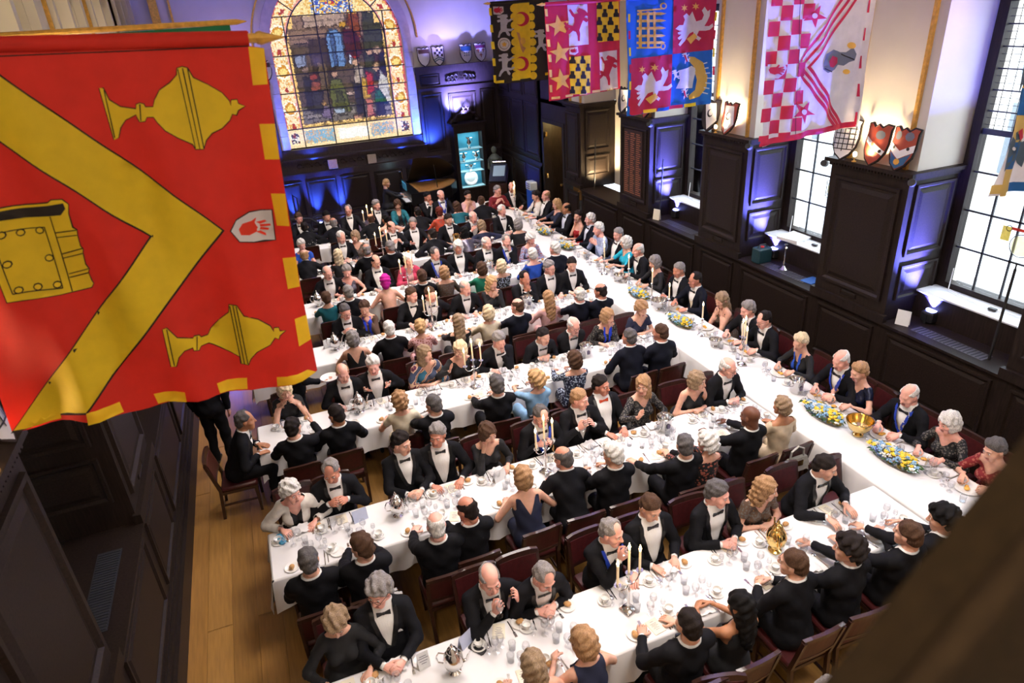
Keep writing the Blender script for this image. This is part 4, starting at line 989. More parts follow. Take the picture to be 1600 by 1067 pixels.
  ('scroll',2,'W',[6709,4811,6730,4814,6741,4798,6730,4787,6754,4779,6779,4798,6792,4791,6770,4769,6753,4761,6750,4740,6758,4721,6792,4722,6806,4732,6816,4724,6798,4706,6774,4704,6799,4683,6795,4672,6775,4677,6755,4698,6735,4696,6722,4678,6719,4655,6704,4656,6705,4691,6713,4709,6704,4736,6695,4760,6674,4754,6662,4766,6673,4773,6690,4775,6682,4785,6661,4785,6655,4797,6676,4800,6690,4809]),
  ('scroll',2,'W',[6726,4283,6747,4285,6758,4268,6747,4257,6772,4249,6797,4268,6811,4261,6788,4238,6770,4230,6768,4208,6776,4187,6810,4188,6825,4198,6835,4189,6816,4171,6792,4170,6818,4147,6814,4136,6793,4142,6772,4164,6753,4162,6739,4143,6735,4120,6721,4121,6721,4157,6730,4176,6721,4204,6711,4229,6690,4223,6678,4236,6689,4243,6706,4245,6698,4256,6676,4256,6670,4268,6692,4272,6706,4281]),
  ('scroll',2,'W',[6549,4576,6570,4578,6580,4562,6570,4551,6594,4543,6619,4563,6632,4555,6609,4533,6592,4525,6589,4504,6597,4484,6631,4485,6645,4495,6655,4486,6637,4469,6613,4467,6638,4445,6634,4434,6614,4440,6594,4461,6574,4459,6561,4441,6557,4418,6543,4419,6544,4454,6553,4472,6543,4500,6534,4524,6514,4518,6501,4530,6513,4537,6530,4540,6522,4549,6500,4550,6494,4562,6516,4565,6530,4574]),
  ('scroll_stripe',3,'R3',[6686,4781,6729,4679,6754,4683,6711,4785]),
  ('scroll_stripe',3,'R3',[6702,4252,6746,4144,6772,4148,6727,4255]),
  ('border_piece',2,'Y',[5691,5421,5728,5419,5730,5306,5693,5308]),
  ('border_piece',2,'R3',[5696,5194,5734,5191,5736,5076,5698,5078]),
  ('border_piece',2,'Y',[5702,4962,5740,4959,5742,4841,5704,4844]),
  ('border_piece',2,'R3',[5707,4725,5746,4721,5748,4601,5709,4604]),
  ('border_piece',2,'Y',[5713,4483,5752,4479,5754,4356,5715,4360]),
  ('border_piece',2,'R3',[5719,4236,5758,4232,5761,4106,5721,4110]),
  ('border_piece',2,'R3',[5764,4022,5982,4026,5983,3974,5765,3970]),
  ('border_piece',2,'Y',[6004,4027,6224,4031,6226,3979,6005,3975]),
  ('border_piece',2,'B',[6247,4032,6470,4037,6473,3984,6249,3980]),
  ('border_piece',2,'R3',[6493,4037,6719,4042,6723,3989,6495,3985]),
  ('border_piece',2,'Y',[6742,4043,6972,4048,6976,3994,6745,3990]),
  ('border_piece',2,'B',[6995,4048,7228,4053,7232,3999,6999,3995]),
  ('border_piece',2,'Y',[7250,5357,7288,5354,7284,5227,7246,5230]),
  ('border_piece',2,'R3',[7250,5101,7288,5099,7284,4969,7245,4972]),
  ('border_piece',2,'Y',[7249,4840,7287,4838,7283,4705,7245,4708]),
  ('border_piece',2,'R3',[7248,4574,7287,4571,7283,4435,7244,4439]),
 ]),
 'B5': (6.72, [(5700,5620),(7270,5620),(7300,3990),(6420,3965),(5790,3915)], 'W', [
  ('chequer',1,'R4',[5735,5600,5890,5596,5890,5442,5735,5446]),
  ('chequer',1,'R4',[5735,5290,5890,5286,5890,5132,5735,5136]),
  ('chequer',1,'R4',[5735,4980,5890,4976,5890,4822,5735,4826]),
  ('chequer',1,'R4',[5735,4670,5890,4666,5890,4512,5735,4516]),
  ('chequer',1,'R4',[5735,4360,5890,4356,5890,4202,5735,4206]),
  ('chequer',1,'R4',[5735,4050,5890,4046,5890,3990,5735,3985]),
  ('chequer',1,'R4',[5890,5445,6045,5441,6045,5287,5890,5291]),
  ('chequer',1,'R4',[5890,5135,6045,5131,6045,4977,5890,4981]),
  ('chequer',1,'R4',[5890,4825,6045,4821,6045,4667,5890,4671]),
  ('chequer',1,'R4',[5890,4515,6045,4511,6045,4357,5890,4361]),
  ('chequer',1,'R4',[5890,4205,6045,4201,6045,4047,5890,4051]),
  ('chequer',1,'R4',[6045,5600,6200,5596,6200,5442,6045,5446]),
  ('chequer',1,'R4',[6045,5290,6200,5286,6200,5132,6045,5136]),
  ('chequer',1,'R4',[6045,4980,6200,4976,6200,4822,6045,4826]),
  ('chequer',1,'R4',[6045,4670,6200,4666,6200,4512,6045,4516]),
  ('chequer',1,'R4',[6045,4360,6200,4356,6200,4202,6045,4206]),
  ('chequer',1,'R4',[6045,4050,6200,4046,6200,3990,6045,3985]),
  ('chequer',1,'R4',[6200,5445,6355,5441,6355,5287,6200,5291]),
  ('chequer',1,'R4',[6200,5135,6355,5131,6355,4977,6200,4981]),
  ('chequer',1,'R4',[6200,4825,6355,4821,6355,4667,6200,4671]),
  ('chequer',1,'R4',[6200,4515,6355,4511,6355,4357,6200,4361]),
  ('chequer',1,'R4',[6200,4205,6355,4201,6355,4047,6200,4051]),
  ('mullet',1,'R4',[6434,5418,6423,5329,6544,5275,6416,5274,6404,5183,6336,5272,6210,5271,6295,5327,6229,5414,6348,5362]),
  ('mullet_eye',2,'W',[6403,5310,6402,5300,6395,5291,6383,5286,6368,5285,6353,5288,6339,5295,6329,5304,6324,5315,6325,5326,6332,5334,6344,5340,6359,5341,6374,5338,6388,5331,6398,5321]),
  ('mullet',1,'R4',[6456,4373,6444,4274,6574,4208,6437,4212,6425,4111,6353,4214,6218,4218,6309,4277,6239,4378,6365,4314]),
  ('mullet_eye',2,'W',[6423,4254,6422,4242,6415,4233,6402,4227,6386,4226,6370,4231,6355,4239,6345,4250,6340,4263,6341,4275,6348,4284,6361,4289,6376,4290,6393,4286,6407,4278,6418,4267]),
  ('chevronel',1,'R4',[6748,5491,6791,5489,6235,4779,6923,4042,6878,4034,6195,4776]),
  ('chevronel',1,'R4',[6849,5486,6893,5484,6326,4771,6984,4039,6940,4030,6286,4769]),
  ('chevronel',1,'R4',[6951,5481,6995,5479,6418,4764,7046,4035,7001,4027,6378,4761]),
  ('helmet',1,'G',[6579,4794,6616,4890,6717,4931,6834,4893,6918,4886,6991,4936,7050,4856,7036,4787,6969,4772,6920,4736,6834,4753,6773,4708,6655,4678,6586,4724]),
  ('helmet_face',2,'R4',[6658,4807,6703,4863,6790,4837,6807,4775,6727,4732,6675,4746]),
  ('plume',2,'O',[7015,4955,7014,4941,7006,4930,6991,4923,6972,4922,6952,4926,6934,4935,6921,4948,6914,4962,6915,4975,6924,4986,6938,4993,6957,4994,6977,4990,6995,4981,7008,4969]),
  ('plume',2,'O',[6997,4662,6996,4652,6989,4643,6978,4638,6963,4637,6947,4640,6933,4648,6922,4658,6917,4669,6918,4680,6925,4689,6936,4694,6951,4695,6967,4691,6981,4684,6992,4674]),
  ('helmet_slot',2,'K',[6848,4866,7016,4793,7023,4804,6855,4877]),
  ('helmet_slot',2,'K',[6598,4727,6705,4682,6711,4692,6604,4738]),
  ('shield',2,'W',[5778,4844,5994,4838,6036,4784,6011,4723,5934,4679,5798,4691]),
  ('hand',3,'R4',[5796,4785,5823,4810,5885,4808,5913,4833,5926,4824,5912,4798,5979,4804,5989,4792,5930,4780,6003,4775,6006,4761,5935,4761,6002,4750,6000,4738,5933,4748,5980,4722,5973,4713,5916,4734,5875,4727,5821,4748]),
  ('border_piece',1,'R4',[7153,5433,7178,5432,7191,5298,7149,5300]),
  ('border_piece',1,'R4',[7158,5135,7183,5134,7197,4995,7154,4998]),
  ('border_piece',1,'R4',[7163,4827,7189,4825,7203,4682,7159,4685]),
  ('border_piece',1,'R4',[7168,4509,7195,4507,7209,4358,7165,4362]),
  ('border_piece',1,'R4',[7174,4179,7201,4176,7215,4022,7170,4027]),
  ('hem',2,'R4',[5743,3924,6282,3945,6285,4015,5756,3993]),
  ('hem',2,'R4',[6282,3945,7199,4002,7194,4068,6285,4015]),
  ('fold_seam',2,'K',[6129,5523,6136,5523,6280,3956,6272,3957]),
 ]),
 'B6': (3.75, [(6000,5620),(7300,5620),(7300,3970),(5630,3960)], 'W3', [
  ('border_piece',1,'B2',[5745,5539,5864,5534,5865,5356,5744,5362]),
  ('border_piece',1,'Y2',[5742,5362,5864,5356,5865,5172,5741,5180]),
  ('border_piece',1,'B2',[5740,5180,5863,5172,5864,4982,5739,4993]),
  ('border_piece',1,'Y2',[5737,4993,5862,4982,5863,4787,5736,4799]),
  ('border_piece',1,'B2',[5734,4799,5862,4787,5862,4584,5733,4598]),
  ('border_piece',1,'Y2',[5731,4598,5861,4584,5862,4375,5730,4391]),
  ('border_piece',1,'B2',[5728,4391,5860,4375,5861,4158,5727,4177]),
  ('border_piece',1,'Y2',[5725,4177,5859,4159,5860,3934,5724,3955]),
  ('border_piece',1,'Y2',[5626,3985,5891,3962,5861,4042,5614,4061]),
  ('border_piece',1,'B2',[5891,3962,6164,3939,6131,4020,5877,4040]),
  ('border_piece',1,'Y2',[6164,3939,6446,3914,6411,3997,6148,4017]),
  ('border_piece',1,'B2',[6446,3914,6738,3889,6700,3973,6428,3994]),
  ('fish',1,'G2',[5713,4158,5705,4379,5737,4450,5781,4470,5877,4373,6076,4385,6326,4251,6109,4210,5984,4215,5978,4153,5873,4230,5858,4169,5794,4240]),
  ('fish',1,'G2',[5652,4750,5645,4950,5676,5016,5717,5035,5808,4950,5996,4967,6232,4853,6027,4809,5909,4811,5902,4754,5803,4820,5789,4765,5729,4827]),
  ('fish_fin',2,'R3',[5781,4470,5817,4491,5863,4410,5826,4389]),
  ('fish_eye',2,'W',[5789,4333,5786,4323,5771,4320,5753,4327,5742,4339,5745,4349,5759,4352,5777,4345]),
 ]),
}

# ================================================================== BANNERS
BCOL = dict(R=flat('banner_red', 205, 38, 24, .75, bump=.15, bscale=40), R2=flat('print_scarlet', 226, 60, 36), R3=flat('banner_crimson', 196, 30, 60, .75), R4=flat('banner_rose_red', 206, 44, 74, .75),
            Y=flat('banner_yellow', 250, 212, 36, .72, bump=.12, bscale=40), Y2=flat('banner_ochre', 205, 172, 96), O=flat('banner_gold', 240, 190, 80), K=flat('print_black', 34, 26, 20), W=flat('banner_white', 236, 230, 230),
            W2=flat('print_pale_grey', 205, 202, 212), W3=flat('banner_off_white', 216, 210, 210), B=flat('banner_blue', 26, 92, 176), B2=flat('banner_deep_blue', 30, 90, 150), G=flat('print_steel', 120, 126, 138),
            G2=flat('print_fish_grey', 74, 90, 104), T=flat('print_tan', 206, 150, 96), C=flat('banner_cream', 240, 214, 140))
for _k in BCOL:                          # thin cloth: a little of the light comes through
    _m = BCOL[_k]; _t = _m.node_tree; _b = _t.nodes['Principled BSDF']; _tr = _t.nodes.new('ShaderNodeBsdfTranslucent'); _mx = _t.nodes.new('ShaderNodeMixShader'); _mx.inputs[0].default_value = .35
    _t.links.new(_b.inputs['Base Color'].links[0].from_socket, _tr.inputs[0]); _t.links.new(_b.outputs[0], _mx.inputs[1]); _t.links.new(_tr.outputs[0], _mx.inputs[2]); _t.links.new(_mx.outputs[0], _t.nodes['Material Output'].inputs[0])
def inside(P, x, y): return inpoly(P, x, y)
def cdt_patch(poly, step):
    pts = []
    n = len(poly)
    for i in range(n):
        a, b = poly[i], poly[(i+1) % n]
        d = math.hypot(b[0]-a[0], b[1]-a[1]); k = max(1, int(d/step))
        for j in range(k): pts.append((a[0]+(b[0]-a[0])*j/k, a[1]+(b[1]-a[1])*j/k))
    nb = len(pts)
    ed = [(i, (i+1) % nb) for i in range(nb)]
    xs = [p[0] for p in poly]; zs = [p[1] for p in poly]
    if max(max(xs)-min(xs), max(zs)-min(zs)) > step*1.6:
        x = math.floor(min(xs)/step)*step
        while x < max(xs):
            z = math.floor(min(zs)/step)*step
            while z < max(zs):
                if inside(poly, x, z) and min(math.hypot(x-p[0], z-p[1]) for p in pts[:nb]) > step*.35: pts.append((x, z))
                z += step
            x += step
    r = delaunay_2d_cdt([Vector(p) for p in pts], ed, [], 0, 1e-6)
    vs, fs = r[0], r[2]
    out = []
    for f in fs:
        cx = sum(vs[i][0] for i in f)/3; cz = sum(vs[i][1] for i in f)/3
        if inside(poly, cx, cz):
            a, b, c = (vs[i] for i in f)
            if (b[0]-a[0])*(c[1]-a[1]) - (b[1]-a[1])*(c[0]-a[0]) < 0: f = [f[0], f[2], f[1]]
            out.append(tuple(f))
    return [(v[0], v[1]) for v in vs], out
def make_banner(key, name, label, group=None, pole_from=None, pole_to=None, finial=1):
    by, outline, base, shapes = BANNERS[key]
    outline = [(a/1000, b/1000) for a, b in outline]
    shapes = [(n_, l_, c_, [(p[i]/1000, p[i+1]/1000) for i in range(0, len(p), 2)]) for n_, l_, c_, p in shapes]
    t = thing(name, label, 'banner', (0, by, 0), 0, group)
    zs = [p[1] for p in outline]; zt = max(zs); hh = zt - min(zs); ph = (by*3.7) % 6
    amp = 0.030 if key == 'M' else 0.022
    def fold(x, z):
        v = (zt - z)/hh
        a = min(1.0, v*1.8 + .08)
        return amp*a*(math.sin(x*13 + z*2.6 + ph) + .6*math.sin(x*23 - z*3.0 + 1.3 + ph) + .35*math.sin(x*7.1 - z*5.2))
    step = .045 if key == 'M' else .055
    def lay(nm, poly, lev, m, parent):
        vs, fs = cdt_patch(poly, step)
        if not fs: return None
        q = MB(); d = (.0022*lev + (.0012 if lev else 0))*(1 if key == 'M' else 2.6)
        q.add([(x, fold(x, z) - d, z) for x, z in vs], fs)
        return obj(nm, q, m, parent, smooth='all')
    cl = lay('cloth', outline, 0, BCOL[base], t)
    for nm, lev, col, poly in shapes:
        lay(nm, poly, lev, BCOL[col], t)
    q = MB(); q.tube([pole_from, pole_to], .022, 8)
    dv = (Vector(pole_to) - Vector(pole_from)).normalized()
    e = Vector(pole_to)
    q.tube([tuple(e), tuple(e + dv*.02), tuple(e + dv*.05), tuple(e + dv*.13)], [.026, .032, .022, .003], 8)
    obj('pole', q, M['gilt'], t, smooth=True)
    q = MB(); A_, B_ = Vector(pole_from), Vector(pole_to); xa, xb = min(p[0] for p in outline) + .02, (.125 if key == 'M' else max(p[0] for p in outline) - .02)
    zz = lambda x: A_.z + (B_.z - A_.z)*(x - A_.x)/(B_.x - A_.x)
    q.tube([(xa, 0.0, zz(xa)), (xb, 0.0, zz(xb))], .034, 12); obj('sleeve', q, BCOL[base], t, smooth=True)
    return t
make_banner('M', 'heraldic_banner', 'large red banner with yellow chevron, two gold cups and book', None, (-1.70, .0, 5.632), (.16, .0, 5.548))
make_banner('B2', 'heraldic_banner', 'black banner with white hounds beside a scalloped yellow stripe', None, (7.75, 0, 5.73), (5.70, 0, 5.73))
make_banner('B3', 'heraldic_banner', 'crimson banner with three gold stars and red lions on white', None, (7.75, 0, 5.63), (5.64, 0, 5.63))
make_banner('B4', 'heraldic_banner', 'blue and crimson quartered banner with gold portcullis and white griffins', None, (7.75, 0, 5.63), (5.64, 0, 5.63))
make_banner('B5', 'heraldic_banner', 'white banner with red chequers, red chevrons and steel helmet', None, (7.75, 0, 5.63), (5.66, 0, 5.63))
make_banner('B6', 'heraldic_banner', 'off-white banner with grey fish and blue and ochre border', None, (7.75, 0, 5.63), (5.95, 0, 5.63))
# the next banner along the aisle wall, seen edge-on above the red one
t = thing('heraldic_banner', 'green banner behind the large red one, only its top shows', 'banner', (0, 6.72, 0))
q = MB(); q.add([(-1.5 + .2*i, .015*math.sin(i*1.7), z) for z in (4.0, 4.9, 5.62) for i in range(9)], [(r*9 + i, r*9 + i + 1, r*9 + 10 + i, r*9 + 9 + i) for r in range(2) for i in range(8)])
obj('cloth', q, flat('banner_green', 20, 110, 70), t, smooth='all')
q = MB(); q.tube([(-1.7, 0, 5.655), (.16, 0, 5.64), (.24, 0, 5.64)], [.022, .022, .003], 8); obj('pole', q, M['gilt'], t, smooth=True)

# ================================================================== SHIELDS ON THE LEDGES
SH = [(-.15, .19), (-.16, .24), (-.10, .25), (-.05, .21), (0, .24), (.05, .21), (.10, .25), (.16, .24), (.15, .19), (.155, .04), (.14, -.06), (.09, -.15), (0, -.22), (-.09, -.15), (-.14, -.06), (-.155, .04)]
def shield(loc, rz, tilt, base, charges, label, group, sc=1.12):
    t = thing('heraldic_shield', label, 'shield', loc, 0, group)
    t.rotation_euler = (tilt, 0, rz)
    cv = lambda u, v, w: (u*sc, (-w + 1.6*u*u)*sc, (v + .22)*sc)
    q = MB()
    vs, fs = cdt_patch(SH, .06)
    n = len(vs)
    q.add([cv(u, v, .012) for u, v in vs] + [cv(u, v, -.012) for u, v in vs], fs + [tuple(n + i for i in f[::-1]) for f in fs] + [(i, n + i, n + (i+1) % len(SH), (i+1) % len(SH)) for i in range(0)])
    bd = MB(); bd.tube([cv(u, v, 0) for u, v in SH], .016*sc, 5, closed=True)
    obj('board', q, base, t, smooth='all'); obj('rim', bd, M['wood'], t, smooth=True)
    for nm, lev, m, P in charges:
        vs, fs = cdt_patch(P, .06)
        if fs:
            q = MB(); q.add([cv(u, v, .014 + .003*lev) for u, v in vs], fs); obj(nm, q, m, t, smooth='all')
    return t
rc = lambda x0, y0, x1, y1: [(x0, y0), (x1, y0), (x1, y1), (x0, y1)]
sR, sW, sB, sK, sG, sO = (flat('shield_' + n, *c, .5) for n, c in (('rust', (150, 62, 40)), ('white', (225, 222, 222)), ('blue', (40, 84, 120)), ('black', (30, 26, 30)), ('steel', (104, 108, 112)), ('gold', (205, 150, 60))))
lat = [('lattice', 1, sK, rc(-.13 + .06*i, -.12 + .02*abs(i-2), -.118 + .06*i, .19)) for i in range(5)] + [('lattice', 1, sK, rc(-.135, -.10 + .06*j, .135, -.088 + .06*j)) for j in range(5)]
bend = [('band', 1, sW, [(-.14, .10), (-.14, .04), (.12, -.09), (.14, -.04)]), ('charge', 2, sR, el(-.02, .02, .025, .025, 8)), ('charge', 1, sG, el(.05, .13, .06, .05, 9)), ('charge', 2, sK, el(.09, -.045, .02, .02, 8))]
chev = [('band', 1, sW, [(-.15, .08), (0, .0), (.15, .08), (.15, .0), (0, -.09), (-.15, 0)]), ('field', 1, sB, [(-.13, -.02), (0, -.10), (.13, -.02), (.09, -.14), (0, -.20), (-.09, -.14)]), ('charge', 2, sK, el(-.09, .03, .018, .02, 7)), ('charge', 2, sK, el(.09, .03, .018, .02, 7)), ('charge', 1, sG, el(-.07, .16, .045, .05, 8)), ('charge', 1, sG, el(.07, .16, .05, .05, 8)), ('charge', 2, sO, el(0, -.12, .04, .035, 8))]
cres = [('band', 1, sW, [(-.10, .2), (.1, .2), (.14, -.05), (0, -.19)]), ('charge', 2, sK, el(.02, .05, .05, .06, 9)), ('charge', 3, sW, el(.035, .06, .035, .045, 9))]
check = [('check', 1, sK, rc(-.12 + .06*i, .0 + .06*j, -.06 + .06*i, .06 + .06*j)) for i in range(4) for j in range(3) if (i+j) % 2] + [('chevronel', 1, sB, [(-.13, -.06 - .05*k), (0, .0 - .05*k), (.13, -.06 - .05*k), (.13, -.085 - .05*k), (0, -.025 - .05*k), (-.13, -.085 - .05*k)]) for k in range(2)]
cross = [('cross', 1, sR, rc(x - .012, y - .05, x + .012, y + .05)) for x, y in ((-.07, .06), (.07, .06), (0, -.06))] + [('cross', 1, sR, rc(x - .045, y - .0, x + .045, y + .02)) for x, y in ((-.07, .06), (.07, .06), (0, -.06))] + [('chief', 1, flat('shield_plum', 120, 40, 90), rc(-.14, .12, .14, .19))]
plain = [('chief', 1, flat('shield_brown', 92, 66, 54), rc(-.14, .10, .14, .2))]
dots = [('chief', 1, sB, rc(-.14, .08, .14, .19))] + [('fleur', 1, sB, el(-.06 + .06*(i % 3), .03 - .06*(i//3), .016, .018, 7)) for i in range(6)]
for px, (pa, pb) in (('near', PIERS[2]), ('second', PIERS[3]), ('third', PIERS[4])):
    yc = (pa + pb)/2
    for k, (dy, base, ch, lab) in enumerate(((.47, sW, lat, 'white shield with black lattice'), (-.02, sR, bend, 'rust red shield with white diagonal band'), (-.42, sR, chev, 'rust shield with white chevron over blue'))):
        if px != 'near':
            base, ch, lab = ((sK, cres, 'dark shield with white blaze'), (sR, cres, 'rust shield with white blaze and crescent'), (sR, plain, 'rust shield with brown top'))[k]
            if px == 'second' and k == 2: continue
        shield((XR - .05, yc + dy, ZP), PI/2*-1 + (.25 if k == 0 else 0), -.16, base, ch, '%s on top of the %s panelled pier' % (lab, {'near': 'nearest', 'second': 'second', 'third': 'third'}[px]) if px != 'near' else lab + ' on pier beside chequered banner', 'shields along the window-side piers')
for xx, base, ch, lab in ((5.42, sW, plain, 'white shield with brown top'), (5.86, sW, check, 'shield of black checks above blue chevrons'), (6.72, sW, dots, 'white shield with blue top and spots'), (7.17, sW, cross, 'white shield with dark crosses')):
    shield((xx, YB - .17, TOPL), 0, -.12, base, ch, lab + ' on ledge above the silver cabinet', 'shields on the end wall ledge')
shield((0.95, YB - .17, TOPL), 0, -.12, sW, plain, 'pale shield on the end wall ledge behind the red banner', 'shields on the end wall ledge')
shield((XL + .05, 4.28, ZP), PI/2, -.16, sW, lat, 'cream and black shield on pier below the red banner', 'shields along the aisle piers')
shield((XL + .05, 3.62, ZP), PI/2, -.16, sR, bend, 'rust shield on the same pier under the red banner', 'shields along the aisle piers')

# ================================================================== PEOPLE: one continuous skin grown round a posed skeleton
def snets(F, org, h):
    nx, ny, nz = F.shape
    ins = F < 0
    c = np.zeros((nx-1, ny-1, nz-1), np.uint8)
    offs = [(0,0,0),(1,0,0),(0,1,0),(1,1,0),(0,0,1),(1,0,1),(0,1,1),(1,1,1)]
    for dx, dy, dz in offs: c += ins[dx:nx-1+dx, dy:ny-1+dy, dz:nz-1+dz]
    I, J, K = np.nonzero((c > 0) & (c < 8))
    n = len(I)
    vals = np.stack([F[I+a, J+b, K+d] for a, b, d in offs], 1)
    acc = np.zeros((n, 3)); cnt = np.zeros(n)
    O = np.array(offs, float)
    for a in range(8):
        for bit in (1, 2, 4):
            if a & bit: continue
            b = a | bit
            fa, fb = vals[:, a], vals[:, b]
            s = (fa < 0) != (fb < 0)
            t = np.where(s, fa/np.where(np.abs(fa-fb) < 1e-12, 1, fa-fb), 0)
            acc += np.where(s[:, None], O[a] + t[:, None]*(O[b]-O[a]), 0); cnt += s
    V = (np.stack([I, J, K], 1) + acc/cnt[:, None])*h + org
    idx = -np.ones(c.shape, np.int32); idx[I, J, K] = np.arange(n)
    quads = []
    for ax in range(3):
        sl0 = [slice(1, -1)]*3; sl1 = [slice(1, -1)]*3
        sl0[ax] = slice(0, -1); sl1[ax] = slice(1, None)
        A = ins[tuple(sl0)]; B = ins[tuple(sl1)]
        for flip, msk in ((0, A & ~B), (1, ~A & B)):
            P = np.nonzero(msk)
            g = [P[i] + (0 if i == ax else 1) for i in range(3)]
            u, v = [(1, 2), (2, 0), (0, 1)][ax]
            def at(du, dv):
                q = [g[0].copy(), g[1].copy(), g[2].copy()]
                q[u] = q[u] - du; q[v] = q[v] - dv
                return idx[q[0], q[1], q[2]]
            q = np.stack([at(1, 1), at(0, 1), at(0, 0), at(1, 0)], 1)
            if flip: q = q[:, ::-1]
            quads.append(q)
    Q = np.concatenate(quads)
    return V, Q[(Q >= 0).all(1)]
def vnormals(V, T):
    n = np.cross(V[T[:, 1]]-V[T[:, 0]], V[T[:, 2]]-V[T[:, 0]])
    N = np.zeros_like(V)
    for k in range(3):
        for a in range(3): N[:, a] += np.bincount(T[:, k], n[:, a], len(V))
    return N/np.maximum(np.linalg.norm(N, axis=1), 1e-9)[:, None]
def cap_d(P, a, b, ra, rb):
    a = np.asarray(a); d = np.asarray(b) - a
    t = np.clip(((P-a) @ d)/max(d @ d, 1e-9), 0, 1)
    return np.linalg.norm(P - a - t[:, None]*d, axis=1) - (ra + (rb-ra)*t)
def ell_d(P, c, r, Rm=None):
    q = P - np.asarray(c)
    if Rm is not None: q = q @ Rm
    r = np.asarray(r)
    k0 = np.linalg.norm(q/r, axis=1); k1 = np.linalg.norm(q/(r*r), axis=1)
    return k0*(k0-1)/np.maximum(k1, 1e-9)
def smin(a, b, k):
    h = np.clip(.5 + .5*(b-a)/k, 0, 1)
    return b + (a-b)*h - k*h*(1-h)
def smax(a, b, k): return -smin(-a, -b, k)
def Rx(a): c, s = math.cos(a), math.sin(a); return np.array([[1,0,0],[0,c,-s],[0,s,c]])
def Ry(a): c, s = math.cos(a), math.sin(a); return np.array([[c,0,s],[0,1,0],[-s,0,c]])
def Rz(a): c, s = math.cos(a), math.sin(a); return np.array([[c,-s,0],[s,c,0],[0,0,1]])
def grid(lo, hi, h):
    ax = [np.arange(lo[i], hi[i] + h, h) for i in range(3)]
    G = np.meshgrid(*ax, indexing='ij')
    return np.stack([g.ravel() for g in G], 1), G[0].shape, np.array([a[0] for a in ax])

# ---- heads (face looks along +Y, origin between the ears)
def head_mesh(sex, h):
    P, sh, org = grid((-.12, -.15, -.20), (.12, .17, .15), h)
    f = sex == 'f'
    d = ell_d(P, (0, -.012, .038), (.074, .096, .086))
    d = smin(d, ell_d(P, (0, .030, -.035), (.058 if f else .062, .066, .074)), .03)
    d = smin(d, cap_d(P, (-.022, .062, -.090), (.022, .062, -.090), .026 if f else .030, .026 if f else .030), .03)
    for s in (-1, 1):
        d = smin(d, ell_d(P, (s*.044, .058, -.026), (.026, .028, .022)), .02)
        d = smin(d, cap_d(P, (s*.012, .090, .030), (s*.044, .078, .028), .010, .009), .012)
        d = smax(d, -ell_d(P, (s*.031, .104, .008), (.018, .020, .012)), .010)
        d = smin(d, ell_d(P, (s*.031, .080, .007), (.014, .014, .011)), .004)
        d = smin(d, ell_d(P, (s*.077, -.006, -.005), (.011, .022, .033)), .006)
        d = smin(d, cap_d(P, (s*.010, .106, -.030), (s*.012, .104, -.030), .009, .009), .008)
    d = smin(d, cap_d(P, (0, .092, .016), (0, .115, -.026), .009, .0125), .010)
    d = smin(d, cap_d(P, (-.017, .092, -.056), (.017, .092, -.056), .0085, .0085), .006)
    d = smin(d, cap_d(P, (-.016, .089, -.069), (.016, .089, -.069), .0085, .0085), .006)
    d = smin(d, cap_d(P, (0, -.028, -.05), (0, -.036, -.095), .050 if f else .058, .044 if f else .052), .03)
    V, Q = snets(d.reshape(sh), org, h)
    c = V[Q].mean(1)
    m = ((np.abs(c[:, 0]) < .024) & (c[:, 1] > .086) & (np.abs(c[:, 2] + .0625) < .014)).astype(int)
    return V, Q, m
# ---- hands: palm box and five jointed fingers; wrist at origin, fingers along +Y, palm facing -Z, thumb towards -X
def hand_mesh(curl):
    V = []; F = []
    def tube(pts, rs, n=6):
        b = len(V); up = np.array([0, 0, 1.0])
        for j, p in enumerate(pts):
            t = np.array(pts[min(j+1, len(pts)-1)]) - np.array(pts[max(j-1, 0)]); t = t/np.linalg.norm(t)
            a = np.cross(t, up); a /= np.linalg.norm(a); bb = np.cross(a, t)
            for i in range(n):
                w = 2*PI*i/n; V.append(np.array(p) + rs[j]*(a*math.cos(w) + bb*math.sin(w)))
        for j in range(len(pts)-1):
            for i in range(n): F.append((b+j*n+i, b+j*n+(i+1) % n, b+(j+1)*n+(i+1) % n, b+(j+1)*n+i))
        k = len(pts)-1; tip = len(V); V.append(np.array(pts[-1]) + (np.array(pts[-1])-np.array(pts[-2]))*.25)
        for i in range(n): F.append((b+k*n+i, b+k*n+(i+1) % n, tip, tip)[:3])
    # palm: stacked rounded rings from wrist to knuckles
    b = len(V); n = 10
    rings = [(-.03, .027, .020, 0), (.0, .028, .019, 0), (.03, .036, .016, -.001), (.065, .042, .015, 0), (.092, .041, .012, .0), (.098, .036, .007, .0)]
    for y, rx, rz, z in rings:
        for i in range(n):
            w = 2*PI*i/n; V.append(np.array([rx*math.cos(w), y, z + rz*math.sin(w)]))
    for j in range(len(rings)-1):
        for i in range(n): F.append((b+j*n+(i+1) % n, b+j*n+i, b+(j+1)*n+i, b+(j+1)*n+(i+1) % n))
    F.append(tuple(b + i for i in range(n))); F.append(tuple(b+(len(rings)-1)*n+i for i in range(n-1, -1, -1)))
    for x, L, r in ((-.030, .078, .0095), (-.010, .086, .010), (.011, .080, .0095), (.031, .062, .0085)):
        p = np.array([x, .085, 0.]); a = -.12 - .1*curl; pts = [p]
        for s, k in ((.46, 1), (.31, 1.15), (.23, .9)):
            p = p + L*s*np.array([x*.35, math.cos(a), math.sin(a)]); pts.append(p); a -= curl*k
        tube(pts, [r*1.08, r, r*.92, r*.75])
    p = np.array([-.024, .022, -.004]); pts = [p, p + (-.026, .026, -.010), p + (-.040, .052, -.018 - .012*curl), p + (-.036 + .016*curl, .078, -.024 - .016*curl)]
    tube(pts, [.015, .0135, .0115, .009])
    Q = [f if len(f) >= 3 else None for f in F]
    return np.array(V), Q
